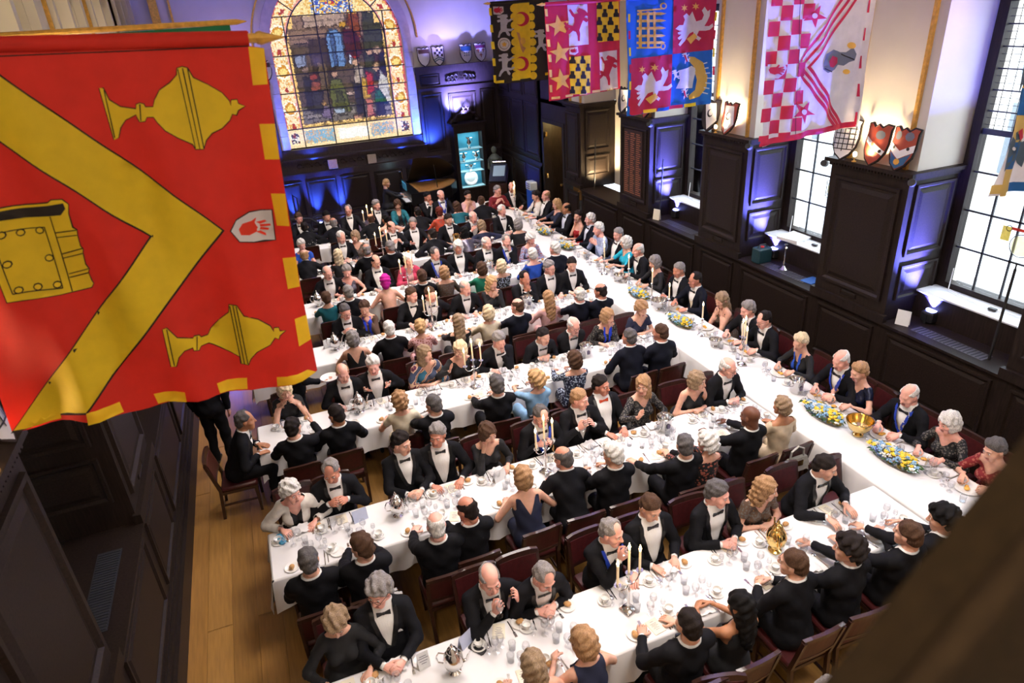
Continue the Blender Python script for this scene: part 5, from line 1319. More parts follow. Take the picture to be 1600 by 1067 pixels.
HEADS = {(s, l): head_mesh(s, h) for s in 'mf' for l, h in ((0, .0078), (1, .0125))}
HANDS = {k: hand_mesh(c) for k, c in (('relax', .45), ('flat', .12), ('fist', 1.15))}

# ---- hair, moustache-free heads of the guests
def hair_mesh(style):
    h = .0105
    P, sh, org = grid((-.17, -.20, -.42 if style in ('long', 'longwave') else -.22), (.17, .17, .19), h)
    x, y, z = P.T
    nz = .004*(np.sin(x*95 + y*40) + np.sin(y*88 + z*60) + np.sin(z*101 - x*50))
    base = np.minimum(ell_d(P, (0, -.012, .038), (.074, .096, .086)), ell_d(P, (0, -.02, -.02), (.070, .085, .08)))
    line = lambda ya, za, yb, zb: ((z - za)*(yb-ya) - (y-ya)*(zb-za))/math.hypot(yb-ya, zb-za)*(1 if yb > ya else -1)
    face = -line(-.070, -.085, .088, .084)            # negative above/behind the hairline
    edge = np.clip(-face/.030, 0, 1)
    ear = -ell_d(P, (0, .004, -.012), (.2, .024, .034))
    if style == 'short': d = smax(smax(base - .001 - (.0095 + nz*.7)*edge, face, .006), ear, .006)
    elif style == 'thick': d = smax(smax(base - .002 - (.0145 + nz*.9 + .006*np.clip((z-.06)/.06, 0, 1))*edge, face, .008), ear, .006)
    elif style == 'receding': d = smax(smax(smax(base - .001 - (.009 + nz*.7)*edge, face, .006), ear, .006), -ell_d(P, (0, .085, .10), (.055, .075, .055)), .006)
    elif style == 'bald': d = smax(smax(smax(base - .008 - nz*.6, face, .01), ear, .008), -(ell_d(P, (0, .02, .12), (.070, .115, .082))), .008)
    elif style == 'curly': d = smax(base - .026 - nz*2.0, -line(-.085, -.10, .098, .070), .012); d = smax(d, -ell_d(P, (0, .11, -.03), (.056, .07, .095)), .01)
    elif style == 'bob':
        d = smin(base - .020 - nz, ell_d(P, (0, -.022, -.035), (.094, .094, .120)) - nz, .03)
        d = smax(d, -ell_d(P, (0, .10, -.045), (.058, .085, .105)), .012); d = smax(d, -(z + .125), .01)
    elif style in ('long', 'longwave'):
        k = 2.2 if style == 'longwave' else 1
        d = smin(base - .018 - nz, ell_d(P, (0, -.045, -.10), (.092, .078, .16)) - nz*k, .03)
        d = smin(d, ell_d(P, (0, -.072, -.22), (.088, .046, .17)) - nz*k, .03)
        d = smax(d, -ell_d(P, (0, .10, -.045), (.056, .088, .12)), .012)
    elif style == 'bun':
        d = smax(smax(base - .002 - (.015 + nz)*edge, face, .008), ear, .006)
        d = smin(d, ell_d(P, (0, -.118, .01), (.042, .034, .040)) - nz*1.4, .012)
    elif style == 'turban':
        d = smax(base - .026 - .006*np.sin(z*90 + y*40), -line(-.10, -.10, .095, .035), .012)
        d = smin(d, ell_d(P, (0, -.09, -.06), (.062, .05, .07)), .03)
    V, Q = snets(d.reshape(sh), org, h)
    me = bpy.data.meshes.new('hair'); me.from_pydata(V.tolist(), [], Q.tolist())
    me.polygons.foreach_set('use_smooth', [True]*len(me.polygons))
    me.materials.append(M['cloth'] if style == 'turban' else M['hair']); me.update()
    return me
HAIR = {s: hair_mesh(s) for s in ('short', 'thick', 'receding', 'bald', 'curly', 'bob', 'long', 'longwave', 'bun', 'turban')}
def eyes_mesh():
    q = MB()
    for s in (-1, 1):
        q.sphere((s*.031, .0865, .007), (.0125, .0095, .0085), 8, 5, 0); q.sphere((s*.031, .0905, .007), (.0062, .0070, .0062), 7, 5, 1)
        q.tube([(s*.014, .098, .031), (s*.032, .095, .0365), (s*.047, .082, .031)], [.0018, .0026, .0014], 5, 1)
    return mesh_of('eyes', q, [M['eye'], M['iris']], 'all')
EYES = eyes_mesh()
def glasses_mesh():
    q = MB()
    for s in (-1, 1):
        q.tube([(s*.033 + .024*math.cos(2*PI*i/12), .108, .003 + .018*math.sin(2*PI*i/12)) for i in range(12)], .0022, 5, closed=True)
        q.tube([(s*.057, .106, .008), (s*.080, .05, .010), (s*.083, -.01, .004)], .002, 5)
    q.tube([(-.009, .108, .006), (.009, .108, .006)], .0022, 5)
    return mesh_of('glasses', q, M['iris'], 'all')
GLASSES = glasses_mesh()
def bow_mesh():
    q = MB()
    for s in (-1, 1):
        q.hexa([(s*.006, -.004, -.007), (s*.058, -.006, -.021), (s*.058, .008, -.021), (s*.006, .010, -.007), (s*.006, -.004, .007), (s*.058, -.006, .021), (s*.058, .008, .021), (s*.006, .010, .007)])
    q.cbox(-.010, -.006, -.011, .010, .013, .011, .004)
    return mesh_of('bow_tie', q, M['satin'])
BOW = bow_mesh()

def clip(V, Q, f):
    # part of a surface where f > 0, cut cleanly along f = 0
    T = np.concatenate([Q[:, [0, 1, 2]], Q[:, [0, 2, 3]]])
    ins = f > 0
    k = ins[T].sum(1)
    keep = T[k == 3]
    new = []; 
    ek = {}; nv = []; base = len(V)
    def ev(a, b):
        key = (a, b) if a < b else (b, a)
        if key not in ek:
            t = f[a]/(f[a]-f[b]); ek[key] = base + len(nv); nv.append(V[a] + t*(V[b]-V[a]))
        return ek[key]
    for a, b, c in T[(k == 1) | (k == 2)].tolist():
        for _ in range(3):
            if (ins[a] and not ins[b] and not ins[c]) or (not ins[a] and ins[b] and ins[c]): break
            a, b, c = b, c, a
        p, q = ev(a, b), ev(a, c)
        if ins[a]: new.append((a, p, q))
        else: new.append((p, b, c)); new.append((p, c, q))
    VV = np.concatenate([V, np.array(nv)]) if nv else V
    TT = np.concatenate([keep, np.array(new, np.int64).reshape(-1, 3)]) if new else keep
    u, inv = np.unique(TT, return_inverse=True)
    return VV[u], inv.reshape(-1, 3)
def np_mesh(name, V, F, mats, mi=None):
    me = bpy.data.meshes.new(name)
    F = np.asarray(F); k = F.shape[1]
    me.vertices.add(len(V)); me.vertices.foreach_set('co', np.ascontiguousarray(V, np.float32).ravel())
    me.loops.add(F.size); me.loops.foreach_set('vertex_index', F.astype(np.int32).ravel())
    me.polygons.add(len(F)); me.polygons.foreach_set('loop_start', np.arange(0, F.size, k, dtype=np.int32))
    me.polygons.foreach_set('use_smooth', np.ones(len(F), bool))
    for m in mats: me.materials.append(m)
    if mi is not None: me.polygons.foreach_set('material_index', np.asarray(mi, np.int32))
    me.update(calc_edges=True); me.validate()
    return me

SKIN = dict(a=rgb(222, 170, 146), b=rgb(232, 186, 160), c=rgb(206, 140, 116), d=rgb(108, 66, 46), e=rgb(240, 178, 160), t=rgb(178, 122, 88))
HCOL = dict(white=rgb(222, 218, 214), grey=rgb(140, 134, 132), dgrey=rgb(92, 88, 88), brown=rgb(78, 56, 42), dark=rgb(34, 27, 25), black=rgb(14, 12, 13), blond=rgb(196, 158, 112), lblond=rgb(222, 200, 164), ash=rgb(150, 126, 100), auburn=rgb(110, 46, 34), sand=rgb(170, 132, 96), magenta=rgb(190, 10, 140))
BLK = rgb(19, 19, 23)
OUTF = dict(black=rgb(20, 20, 24), midnight=rgb(20, 22, 33), navy=rgb(24, 30, 56), blue=rgb(28, 74, 176), royal=rgb(22, 58, 200), teal=rgb(14, 96, 108), green=rgb(16, 120, 92), turq=rgb(28, 170, 200), cream=rgb(222, 208, 182), white=rgb(226, 220, 212), pink=rgb(226, 178, 178), red=rgb(160, 22, 30), orange=rgb(206, 70, 34), lblue=rgb(130, 170, 208), grey=rgb(96, 92, 104), nude=rgb(214, 170, 148), brown=rgb(84, 62, 48), purple=rgb(96, 70, 150), fawn=rgb(206, 186, 158), skyp=rgb(150, 160, 200), rose=rgb(190, 60, 90), darkred=rgb(120, 24, 30))  # blue-black suit tone is black cloth with blue light put in

def ik(S, Wt, l1, l2, pole):
    d = Wt - S; L = np.linalg.norm(d); mx = (l1+l2)*.985
    if L > mx: Wt = S + d/L*mx; d = Wt - S; L = mx
    if L < abs(l1-l2)+.03: L = abs(l1-l2)+.03
    u = d/np.linalg.norm(d)
    a = (l1*l1 - l2*l2 + L*L)/(2*L); hh = math.sqrt(max(0, l1*l1 - a*a))
    p = pole - (pole @ u)*u; p = p/max(np.linalg.norm(p), 1e-6)
    return S + u*a + p*hh, Wt
def frame(fwd, pal):
    y = fwd/np.linalg.norm(fwd); z = -(pal - (pal @ y)*y); z /= max(np.linalg.norm(z), 1e-6)
    return np.stack([np.cross(y, z), y, z], 1)

def person(name, loc, rz, sex, lean, yaw, pitch, roll, style, hcol, skin, outfit, pose, edge, lod, label, glasses=False, stand=False, side=0.0, group=None, girth=1.0, htilt=0):
    """One guest. Local frame: hips over the origin, facing +Y, table edge at y = edge."""
    S = 1.04 if sex == 'm' else 0.98
    hz = (.93 if stand else .555)
    hip = np.array([0, 0, hz])
    RT = Ry(side) @ Rx(-lean)
    T = lambda p: hip + RT @ (np.array(p)*S)              # torso frame, hip at zero
    f = sex == 'f'
    sw = .150 if f else .178
    nb = T((0, -.012, .525)); 
    RN = Ry(side*.5) @ Rx(-lean*.45)
    RH = Rz(yaw) @ Rx(-pitch) @ Ry(roll)
    hc = nb + RN @ np.array([0, .022, .165])*S
    sh = {s: T((s*sw, -.01, .462)) for s in (-1, 1)}
    ua, fa = .285*S, .255*S
    ex = edge
    fwd = np.array([0, 1, 0.]); tz = .795
    fr = hc + RH @ np.array([0, .12, -.06])               # in front of the mouth
    H = {}                                                # wrist, finger direction, palm direction, hand
    def both(x, y, z, d, pal=(0, 0, -1), k='relax'):
        for s in (-1, 1): H[s] = [np.array([s*x, y, z]), np.array([s*d[0], d[1], d[2]], float), np.array([s*pal[0], pal[1], pal[2]], float), k]
    both(.17, ex + .06, tz, (-.5, .8, -.08))
    if pose == 'clasp': both(.075, ex + .10, tz + .02, (-.75, .6, .0), (-.5, -.2, -.7), 'fist')
    elif pose == 'lap': both(.12, .30, .68, (-.4, .8, -.1))
    elif pose == 'down': both(.24, .05, .56 if not stand else .62, (-.05, .4, -.9), (-1, 0, 0))
    elif pose == 'cross': both(.06, ex + .05, tz, (-.95, .25, 0), (0, 0, -1))
    elif pose == 'eat':
        both(.14, ex + .13, tz + .06, (-.35, .8, -.35), (-.5, 0, -.8), 'fist')
    elif pose == 'eatlow': both(.15, ex + .12, tz + .03, (-.5, .8, -.2), (-.4, 0, -.9), 'fist'); H[1][0] += (0, .02, .06)
    elif pose == 'wineR':
        H[1] = [fr + np.array([.045, .05, -.125]), np.array([-.3, .35, .9]), np.array([-.8, -.5, 0]), 'fist']
    elif pose in ('wineL',):
        H[-1] = [fr + np.array([-.045, .05, -.125]), np.array([.3, .35, .9]), np.array([.8, -.5, 0]), 'fist']
    elif pose == 'drinkroll':
        H[1] = [fr + np.array([.03, .045, -.15]), np.array([-.3, .35, .9]), np.array([-.8, -.5, 0]), 'fist']
        H[-1] = [np.array([-.22, ex + .02, tz + .16]), np.array([.2, .3, .9]), np.array([.8, -.4, 0]), 'fist']
    elif pose == 'chinR': H[1] = [hc + RH @ np.array([.05, .07, -.22]), np.array([-.15, .15, 1.]), np.array([-.4, -.9, 0]), 'fist']
    elif pose == 'chinL': H[-1] = [hc + RH @ np.array([-.05, .07, -.22]), np.array([.15, .15, 1.]), np.array([.4, -.9, 0]), 'fist']
    elif pose == 'chinB':
        for s in (-1, 1): H[s] = [hc + RH @ np.array([s*.045, .10, -.22]), np.array([-s*.5, .25, .9]), np.array([-s*.4, -.9, 0]), 'fist']
    elif pose == 'faceR': H[1] = [hc + RH @ np.array([.11, .07, -.17]), np.array([-.25, -.05, 1.]), np.array([-.9, -.4, 0]), 'flat']
    elif pose == 'raiseB':
        for s in (-1, 1): H[s] = [np.array([s*.10, ex - .02, tz + .17]), np.array([-s*.4, .5, .7]), np.array([-s*.8, -.3, -.2]), 'relax']
    elif pose == 'gestL': H[-1] = [np.array([-.20, ex + .10, tz + .20]), np.array([.1, .5, .85]), np.array([.9, .2, 0]), 'flat']
    elif pose == 'gestR': H[1] = [np.array([.22, ex + .12, tz + .18]), np.array([-.1, .5, .85]), np.array([-.9, .2, 0]), 'flat']
    elif pose == 'open':
        for s in (-1, 1): H[s] = [np.array([s*.16, ex - .06, tz + .10]), np.array([-s*.2, .9, .25]), np.array([-s*.5, 0, .8]), 'flat']
    elif pose == 'cardB':
        for s in (-1, 1): H[s] = [np.array([s*.09, ex + .0, tz + .12]), np.array([-s*.5, .7, .4]), np.array([-s*.8, 0, -.4]), 'fist']
    elif pose == 'reach': H[1] = [np.array([.16, ex + .26, tz + .05]), np.array([-.1, .95, -.2]), np.array([0, 0, -1]), 'relax']; H[-1] = [np.array([-.16, ex + .18, tz + .03]), np.array([.1, .95, -.1]), np.array([0, 0, -1]), 'relax']
    elif pose == 'armout': H[-1] = [np.array([-.30, ex + .05, tz]), np.array([-.2, .9, 0]), np.array([0, 0, -1]), 'relax']
    elif pose == 'plate': H[1] = [np.array([.16, .34, 1.02]), np.array([0, 1, .1]), np.array([0, 0, 1.]), 'flat']; H[-1] = [np.array([-.22, .05, .80]), np.array([0, .3, -.9]), np.array([1, 0, 0.]), 'relax']
    elif pose == 'keys': both(.20, ex + .06, .80, (0, 1, -.15))
    el = {}; wr = {}
    for s in (-1, 1):
        pole = np.array([s*.75, -.35, -.6])
        if pose.startswith(('chin', 'face', 'wine')): pole = np.array([s*.35, .25, -.95])
        el[s], wr[s] = ik(sh[s], H[s][0], ua, fa, pole)
        if abs(wr[s][0]) < .25 and edge - .02 < wr[s][1] and not stand: wr[s][2] = max(wr[s][2], tz - .005)
    # legs
    if stand:
        kn = {s: np.array([s*.10, .03, .50]) for s in (-1, 1)}; an = {s: np.array([s*.10, -.02, .09]) for s in (-1, 1)}
    else:
        kn = {s: np.array([s*.11, .42, .545]) for s in (-1, 1)}; an = {s: np.array([s*.10, .36, .09]) for s in (-1, 1)}
    hp = {s: hip + np.array([s*.085, 0, -.01]) for s in (-1, 1)}
    # --- field
    h = .0245 if lod == 0 else .033
    pts = [hip + (-.2, -.2, -.2), hip + (.2, .2, .2), nb + (0, 0, .05)] + [T((s*.24, -.16, .5)) for s in (-1, 1)] + [T((s*.2, .16, .3)) for s in (-1, 1)] + list(el.values()) + list(wr.values()) + list(kn.values()) + [a + (0, .26, -.09) for a in an.values()] + [a + (0, -.06, 0) for a in an.values()]
    lo = np.min(pts, 0) - .09; hi = np.max(pts, 0) + .09
    P, shp, org = grid(lo, hi, h)
    RTi = lambda Q: ((Q - hip) @ RT)/S
    def fields(P):
        L = RTi(P)
        g = girth
        if f:
            to = ell_d(L, (0, -.015, .0), (.172, .125, .12)); to = smin(to, ell_d(L, (0, -.005, .17), (.122*g, .100*g, .15)), .06)
            to = smin(to, ell_d(L, (0, -.015, .34), (.140*g, .098, .16)), .06)
            for s in (-1, 1): to = smin(to, ell_d(L, (s*.066, .070, .315), (.066, .060, .066)), .03)
            to = smin(to, cap_d(L, (-.125, -.018, .462), (.125, -.018, .462), .046, .046), .05)
        else:
            to = ell_d(L, (0, -.01, .0), (.170, .130, .12)); to = smin(to, ell_d(L, (0, .005, .16), (.152*g, .122*g, .16)), .06)
            to = smin(to, ell_d(L, (0, -.008, .35), (.168*g, .118, .16)), .06)
            to = smin(to, cap_d(L, (-.145, -.018, .470), (.145, -.018, .470), .056, .056), .05)
        for s in (-1, 1): to = smin(to, cap_d(L, (s*.03, -.03, .535), (s*.12, -.02, .478), .050 if not f else .038, .045 if not f else .034), .04)
        to = to*S
        nk = cap_d(P, T((0, -.02, .47)), hc - RH @ np.array([0, .03, .07]), .066 if not f else .054, .056 if not f else .047)
        arm = None; ar = {}
        for s in (-1, 1):
            a = smin(cap_d(P, sh[s], el[s], .056 if not f else .044, .045 if not f else .036), cap_d(P, el[s], wr[s], .044 if not f else .036, .028 if not f else .024), .02)
            ar[s] = a
        arm = np.minimum(ar[-1], ar[1])
        leg = None
        for s in (-1, 1):
            a = smin(cap_d(P, hp[s], kn[s], .088, .064), cap_d(P, kn[s], an[s], .062, .040), .03)
            leg = a if leg is None else smin(leg, a, .03)
        foot = None
        for s in (-1, 1):
            a = cap_d(P, an[s] + (0, -.03, -.045), an[s] + (s*.02, .17, -.055), .040, .034)
            foot = a if foot is None else np.minimum(foot, a)
        return L, to, nk, arm, leg, foot
    L, to, nk, arm, leg, foot = fields(P)
    d = smin(smin(smin(smin(to, nk, .05), arm, .025), leg, .05), foot, .03)
    V, Q = snets(d.reshape(shp), org, h)
    L, to, nk, arm, leg, foot = fields(V)
    N = vnormals(V, np.concatenate([Q[:, [0, 1, 2]], Q[:, [0, 2, 3]]]))
    x, y, z = L.T; ax_ = np.abs(x)
    wrk = .004*(np.sin(V[:, 0]*38 + V[:, 2]*31 + rz*3) + np.sin(V[:, 1]*43 - V[:, 2]*26 + V[:, 0]*20))
    # parameter along each arm: 0 shoulder, 1 elbow, 2 wrist
    tp = np.zeros(len(V)); best = np.full(len(V), 9.)
    for s in (-1, 1):
        for o_, (a, b) in ((0, (sh[s], el[s])), (1, (el[s], wr[s]))):
            dd = b - a; t = ((V - a) @ dd)/(dd @ dd); q = np.linalg.norm(V - a - np.clip(t, 0, 1)[:, None]*dd, axis=1)
            m = q < best; best = np.where(m, q, best); tp = np.where(m, o_ + np.where(o_ == 0, np.minimum(t, 1), np.maximum(t, 0)), tp)
    armness = to - arm                                     # >0 on the arms
    isarm = (armness > 0) & (np.minimum(leg, foot) > arm)
    isleg = (leg < to - .005) & (leg < arm)
    # --- assemble the skin mesh: body, head, two hands
    HV, HQ, Hm = HEADS[(sex, lod)]
    Vh = (HV*S*1.03) @ RH.T + hc
    parts_v = [V, Vh]; b = len(V)
    quads = [Q, HQ + b]; b += len(Vh)
    mi = [np.where(foot[Q].mean(1) < np.minimum(leg, to)[Q].mean(1), 2, 0), Hm]
    tri_extra = []
    polys = []
    for s in (-1, 1):
        hv, hf = HANDS[H[s][3]]
        hv = hv*S*(1.0 if not f else .92)
        if s < 0: hv = hv*np.array([-1, 1, 1])
        fd = H[s][1]; fa_d = (wr[s] - el[s]); fa_d = fa_d/np.linalg.norm(fa_d)
        fd = fd/np.linalg.norm(fd)
        if fd @ fa_d < .2: fd = fd + fa_d*.6
        Fm = frame(fd, H[s][2])
        parts_v.append(hv @ Fm.T + wr[s])
        for q in hf:
            q = [i + b for i in q]
            if s < 0: q = q[::-1]
            polys.append(q)
        b += len(hv)
    AV = np.concatenate(parts_v); AQ = np.concatenate(quads)
    me = bpy.data.meshes.new('person')
    nq = len(AQ)
    me.from_pydata(AV.tolist(), [], AQ.tolist() + polys)
    me.polygons.foreach_set('use_smooth', np.ones(len(me.polygons), bool))
    for m_ in (M['skin'], M['lips'], M['shoe']): me.materials.append(m_)
    me.polygons.foreach_set('material_index', np.concatenate([np.concatenate(mi), np.zeros(len(polys), int)]).astype(np.int32))
    me.update()
    root = link(name, me, None, loc, (0, 0, rz))
    root.color = SKIN[skin] + (1,)
    tag(root, label, 'person', group)
    def child(nm, me_, col, Mx=None):
        o = link(nm, me_, root); o.color = tuple(col) + (1,)
        if Mx is not None: o.matrix_basis = Mx
        return o
    def shell(nm, fld, off, m_, col):
        VV = V + N*(off if not hasattr(off, '__len__') else off[:, None])
        v_, t_ = clip(VV, Q, fld)
        if len(t_) < 2: return None
        return child(nm, np_mesh(nm, v_, t_, [m_]), col)
    HM = Matrix(((RH*S*1.03).tolist())).to_4x4(); HM.translation = Vector(hc)
    if style: child('turban' if style == 'turban' else 'hair', HAIR[style], HCOL[hcol], HM)
    if lod == 0: child('eyes', EYES, (0, 0, 0), HM)
    if glasses: child('glasses', GLASSES, (0, 0, 0), HM)
    kind, col = (outfit.split(':') + ['black'])[:2]
    ext = outfit.split(':')[2:] 
    c = OUTF.get(col, BLK)
    inf = 9.
    below = .30                                           # collar heights in torso units
    if kind in ('tux', 'suit', 'medal', 'waiter', 'tails'):
        wV = .074*np.clip((z - .19)/.27, 0, 1)**.85
        if 'wide' in ext: wV = .094*np.clip((z - .10)/.34, 0, 1)**.7
        fV = np.maximum(ax_ - wV, -y + .0)
        ft = np.minimum(np.minimum(fV, .566 - z), z + (.08 if not stand else .12))
        ft = np.minimum(ft, np.where(isleg & (z < .02), -.01, 1.))
        fj = np.where(isarm, np.where(tp > 1.0, 1.92 - tp, 1.0), ft)
        shell('jacket', fj, np.maximum(.014 + wrk, .0105), M['suit'], c if kind != 'waiter' else BLK)
        # shirt front, collar and cuffs
        bib = np.minimum.reduce([.13 - ax_, y - .015, z - .03, .54 - z, -armness - .004])
        colr = np.minimum.reduce([.580 - z + .012*np.clip(y/.05, 0, 1), z - .50, .088 - ax_, -armness])
        cuff = np.where(isarm & (tp > 1.5), np.minimum(tp - 1.86, 2.0 - tp), -1.)
        fs_ = np.maximum(np.maximum(bib, colr), cuff)
        shell('shirt', fs_, .0065, M['shirt'], rgb(246, 243, 240) if kind != 'suit' else rgb(215, 220, 235))
        ftr = np.where(isarm, -1., np.maximum(np.where(isleg, 1., -1.), .06 - z))
        ftr = np.minimum(ftr, np.minimum((foot - leg) + .005, V[:, 2] - .07))
        shell('trousers', ftr, .010 + wrk, M['suit'], BLK)
        if lod == 0 and kind != 'suit':
            fl = np.minimum.reduce([ax_ - wV, wV + .036 - ax_, y - .02, z - .20, .52 - z, -armness])
            shell('lapel', fl, .021 + wrk, M['satin'], rgb(10, 10, 12))
        if kind != 'open':
            bm = Matrix((RT*S).tolist()).to_4x4(); bm.translation = Vector(T((0, .068, .500)))
            bcol = rgb(14, 14, 18) if 'obow' not in ext else rgb(226, 84, 40)
            child('bow_tie', BOW, bcol, bm)
        if kind == 'medal':
            wr_ = .085*np.clip((z - .22)/.28, 0, 1)
            fl = np.minimum.reduce([.017 - np.abs(ax_ - wr_), y - .0, z - .225, .53 - z, -armness])
            shell('medal_ribbon', fl, .036, M['satin'], rgb(30, 60, 170))
            q = MB(); q.prism([(.022*math.cos(2*PI*i/12), .022*math.sin(2*PI*i/12)) for i in range(12)], -.004, .004, lambda u, v, w: (u, w, v))
            o = child('medal', mesh_of('medal', q, M['gold']), (1, 1, 1)); bm = Matrix((RT*S).tolist()).to_4x4(); bm.translation = Vector(T((0, .162*girth, .215))); o.matrix_basis = bm
        if 'vest' in ext:
            fl = np.minimum.reduce([.115 - ax_, y - .02, z + .02, np.where(True, .33 - z - ax_*-.9, 0), -armness])
            shell('waistcoat', fl, .010, M['cloth'], OUTF['cream'])
        if 'hank' in ext:
            q = MB(); q.add([(-.022, 0, 0), (.022, 0, 0), (.016, .004, .024), (0, .004, .034), (-.014, .004, .022)], [(0, 1, 2, 3, 4)]); o = child('pocket_square', mesh_of('pocket_square', q, M['card']), (1, 1, 1)); bm = Matrix((RT*S).tolist()).to_4x4(); bm.translation = Vector(T((-.105, .128*girth, .33))); o.matrix_basis = bm
    else:
        # kind: sleeve style of the dress; ext: cloth and neckline
        mt = M['cloth']
        for e in ext:
            if e in ('floralA', 'floralB', 'lace', 'sequin', 'shawl'): mt = M[e]
        back = 'vback' in ext
        zn = .49 - .115*np.clip(y/.06, 0, 1)*np.clip(1 - ax_/.10, 0, 1)
        if back: zn = zn - .20*np.clip(-y/.05, 0, 1)*np.clip(1 - ax_/.085, 0, 1)
        if kind == 'strapless': zn = .37 - .03*np.clip(-y/.05, 0, 1)
        if kind == 'bare': zn = np.where(y < .03, .20, .40)
        if 'high' in ext: zn = np.full(len(V), .53)
        ft = zn - z
        if kind in ('none', 'strapless', 'bare'):
            ft = np.minimum(ft, np.maximum((.128 - ax_)*1.0, .36 - z - .1*0))
            fd = np.where(isarm, -np.abs(armness) - .001, np.where(isleg | (z < .02), ft, np.minimum(ft, -armness)))
        else:
            cut = {'cap': .45, 'elbow': 1.05, 'long': 1.90}[kind]
            fd = np.where(isarm, (cut - tp), ft)
        fd = np.minimum(fd, np.where(isarm, 1., V[:, 2] - (.42 if not stand else .30)))
        shell('dress', fd, .011 + wrk*.8, mt, c)
        over = [e for e in ext if e.startswith(('jkt-', 'shl-', 'scarf-'))]
        for e in over:
            k2, c2 = e.split('-')
            if k2 == 'jkt':
                fo = np.minimum(np.maximum(ax_ - (.055 + .03*np.clip((.3 - z)/.3, 0, 1)), -y), .525 - z); fo = np.where(isarm, 1.88 - tp, np.minimum(fo, z + .1)); fo = np.minimum(fo, np.where(isleg, -1., 1.))
                shell('evening_jacket', fo, .024 + wrk, M['cloth'], OUTF[c2])
            elif k2 == 'shl':
                fo = np.minimum(.50 - z + .12*np.clip(y/.08, 0, 1)*-1*np.clip(1 - ax_/.08, 0, 1), z - .02); fo = np.where(isarm, 1.55 - tp, fo); fo = np.minimum(fo, np.where(isleg, -1., 1.))
                shell('shawl', fo, .030 + wrk*1.6, M['shawl'], (1, 1, 1))
            else:
                fo = np.minimum.reduce([.018 - np.abs(ax_ - .045), .53 - z, z - .04, y - .0]); shell('scarf', fo, .026 + wrk, M['cloth'], OUTF[c2])
        if 'neck' in ext:
            q = MB(); rr = [(.072*math.cos(a) if True else 0, .052*math.sin(a), -.03*max(0, math.sin(a))) for a in [2*PI*i/18 for i in range(18)]]; q.tube(rr, .0035, 5, closed=True)
            o = child('necklace', mesh_of('necklace', q, M['gold'], 'all'), (1, 1, 1)); bm = Matrix((RT*S).tolist()).to_4x4(); bm.translation = Vector(T((0, .0, .498))); o.matrix_basis = bm
    return root, dict(hc=hc, RH=RH, wr=wr, H=H, fr=fr, RT=RT, hip=hip)

# ================================================================== CHAIRS
def chair_proto():
    t = thing('dining_chair', 'maroon leather dining chair', 'chair')
    q = MB(); q.cbox(-.215, -.20, .405, .215, .235, .47, .02); obj('seat', q, M['maroon'], t, smooth=True)
    q = MB(); q.box(-.215, -.20, .37, .215, .235, .41); obj('seat_rail', q, M['chairwood'], t)
    def back(u, v, w): return (u, -.205 - .20*(v - .44) - w - .018*(1 - (u/.22)**2), v)
    q = MB(); n = 6
    for z0, z1, d0, d1, nm, m in ((.585, .83, -.020, .014, 'backrest', 'maroon'),):
        us = [-.19 + .38*i/n for i in range(n+1)]
        vs = [back(u, z, d) for d in (d0, d1) for z in (z0, z1) for u in us]; k = n+1
        fs = []
        for i in range(n): fs += [(i, i+1, k+i+1, k+i), (2*k+i+1, 2*k+i, 3*k+i, 3*k+i+1), (k+i, k+i+1, 3*k+i+1, 3*k+i), (i+1, i, 2*k+i, 2*k+i+1)]
        fs += [(0, k, 3*k, 2*k), (n, 2*k+n, 3*k+n, k+n)]
        q.add(vs, [f[::-1] for f in fs]); obj('backrest', q, M['maroon'], t)
    for z0, z1, nm in ((.83, .885, 'top_rail'), (.545, .585, 'lower_rail')):
        q = MB(); us = [-.215 + .43*i/n for i in range(n+1)]
        vs = [back(u, z - (.012 if abs(u) > .2 and z > .87 else 0), d) for d in (-.016, .018) for z in (z0, z1) for u in us]
        q.add(vs, [f[::-1] for f in fs]); obj(nm, q, M['chairwood'], t)
    for s in (-1, 1):
        q = MB(); q.hexa([(s*.195 - .016, -.27, 0), (s*.195 + .016, -.27, 0), (s*.195 + .016, -.235, 0), (s*.195 - .016, -.235, 0), (s*.205 - .018, -.225, .44), (s*.205 + .018, -.225, .44), (s*.205 + .018, -.185, .44), (s*.205 - .018, -.185, .44)])
        q.hexa([(s*.205 - .018, -.225, .44), (s*.205 + .018, -.225, .44), (s*.205 + .018, -.185, .44), (s*.205 - .018, -.185, .44), (s*.205 - .016, -.315, .845), (s*.205 + .016, -.315, .845), (s*.205 + .016, -.28, .845), (s*.205 - .016, -.28, .845)])
        obj('leg', q, M['chairwood'], t)
        q = MB(); q.hexa([(s*.19 - .015, .19, 0), (s*.19 + .015, .19, 0), (s*.19 + .015, .22, 0), (s*.19 - .015, .22, 0), (s*.195 - .021, .185, .38), (s*.195 + .021, .185, .38), (s*.195 + .021, .228, .38), (s*.195 - .021, .228, .38)])
        obj('leg', q, M['chairwood'], t)
        q = MB(); q.box(s*.192 - .009, -.24, .19, s*.192 + .009, .20, .215); obj('stretcher', q, M['chairwood'], t)
    return t
CH0 = chair_proto(); _chair_used = [False]
def place_chair(x, y, rz, label, group):
    if not _chair_used[0]:
        _chair_used[0] = True; o = CH0; o.location = (x, y, 0); o.rotation_euler = (0, 0, rz); o['label'] = label; o['group'] = group; return o
    return dup(CH0, (x, y, 0), rz, label, group)

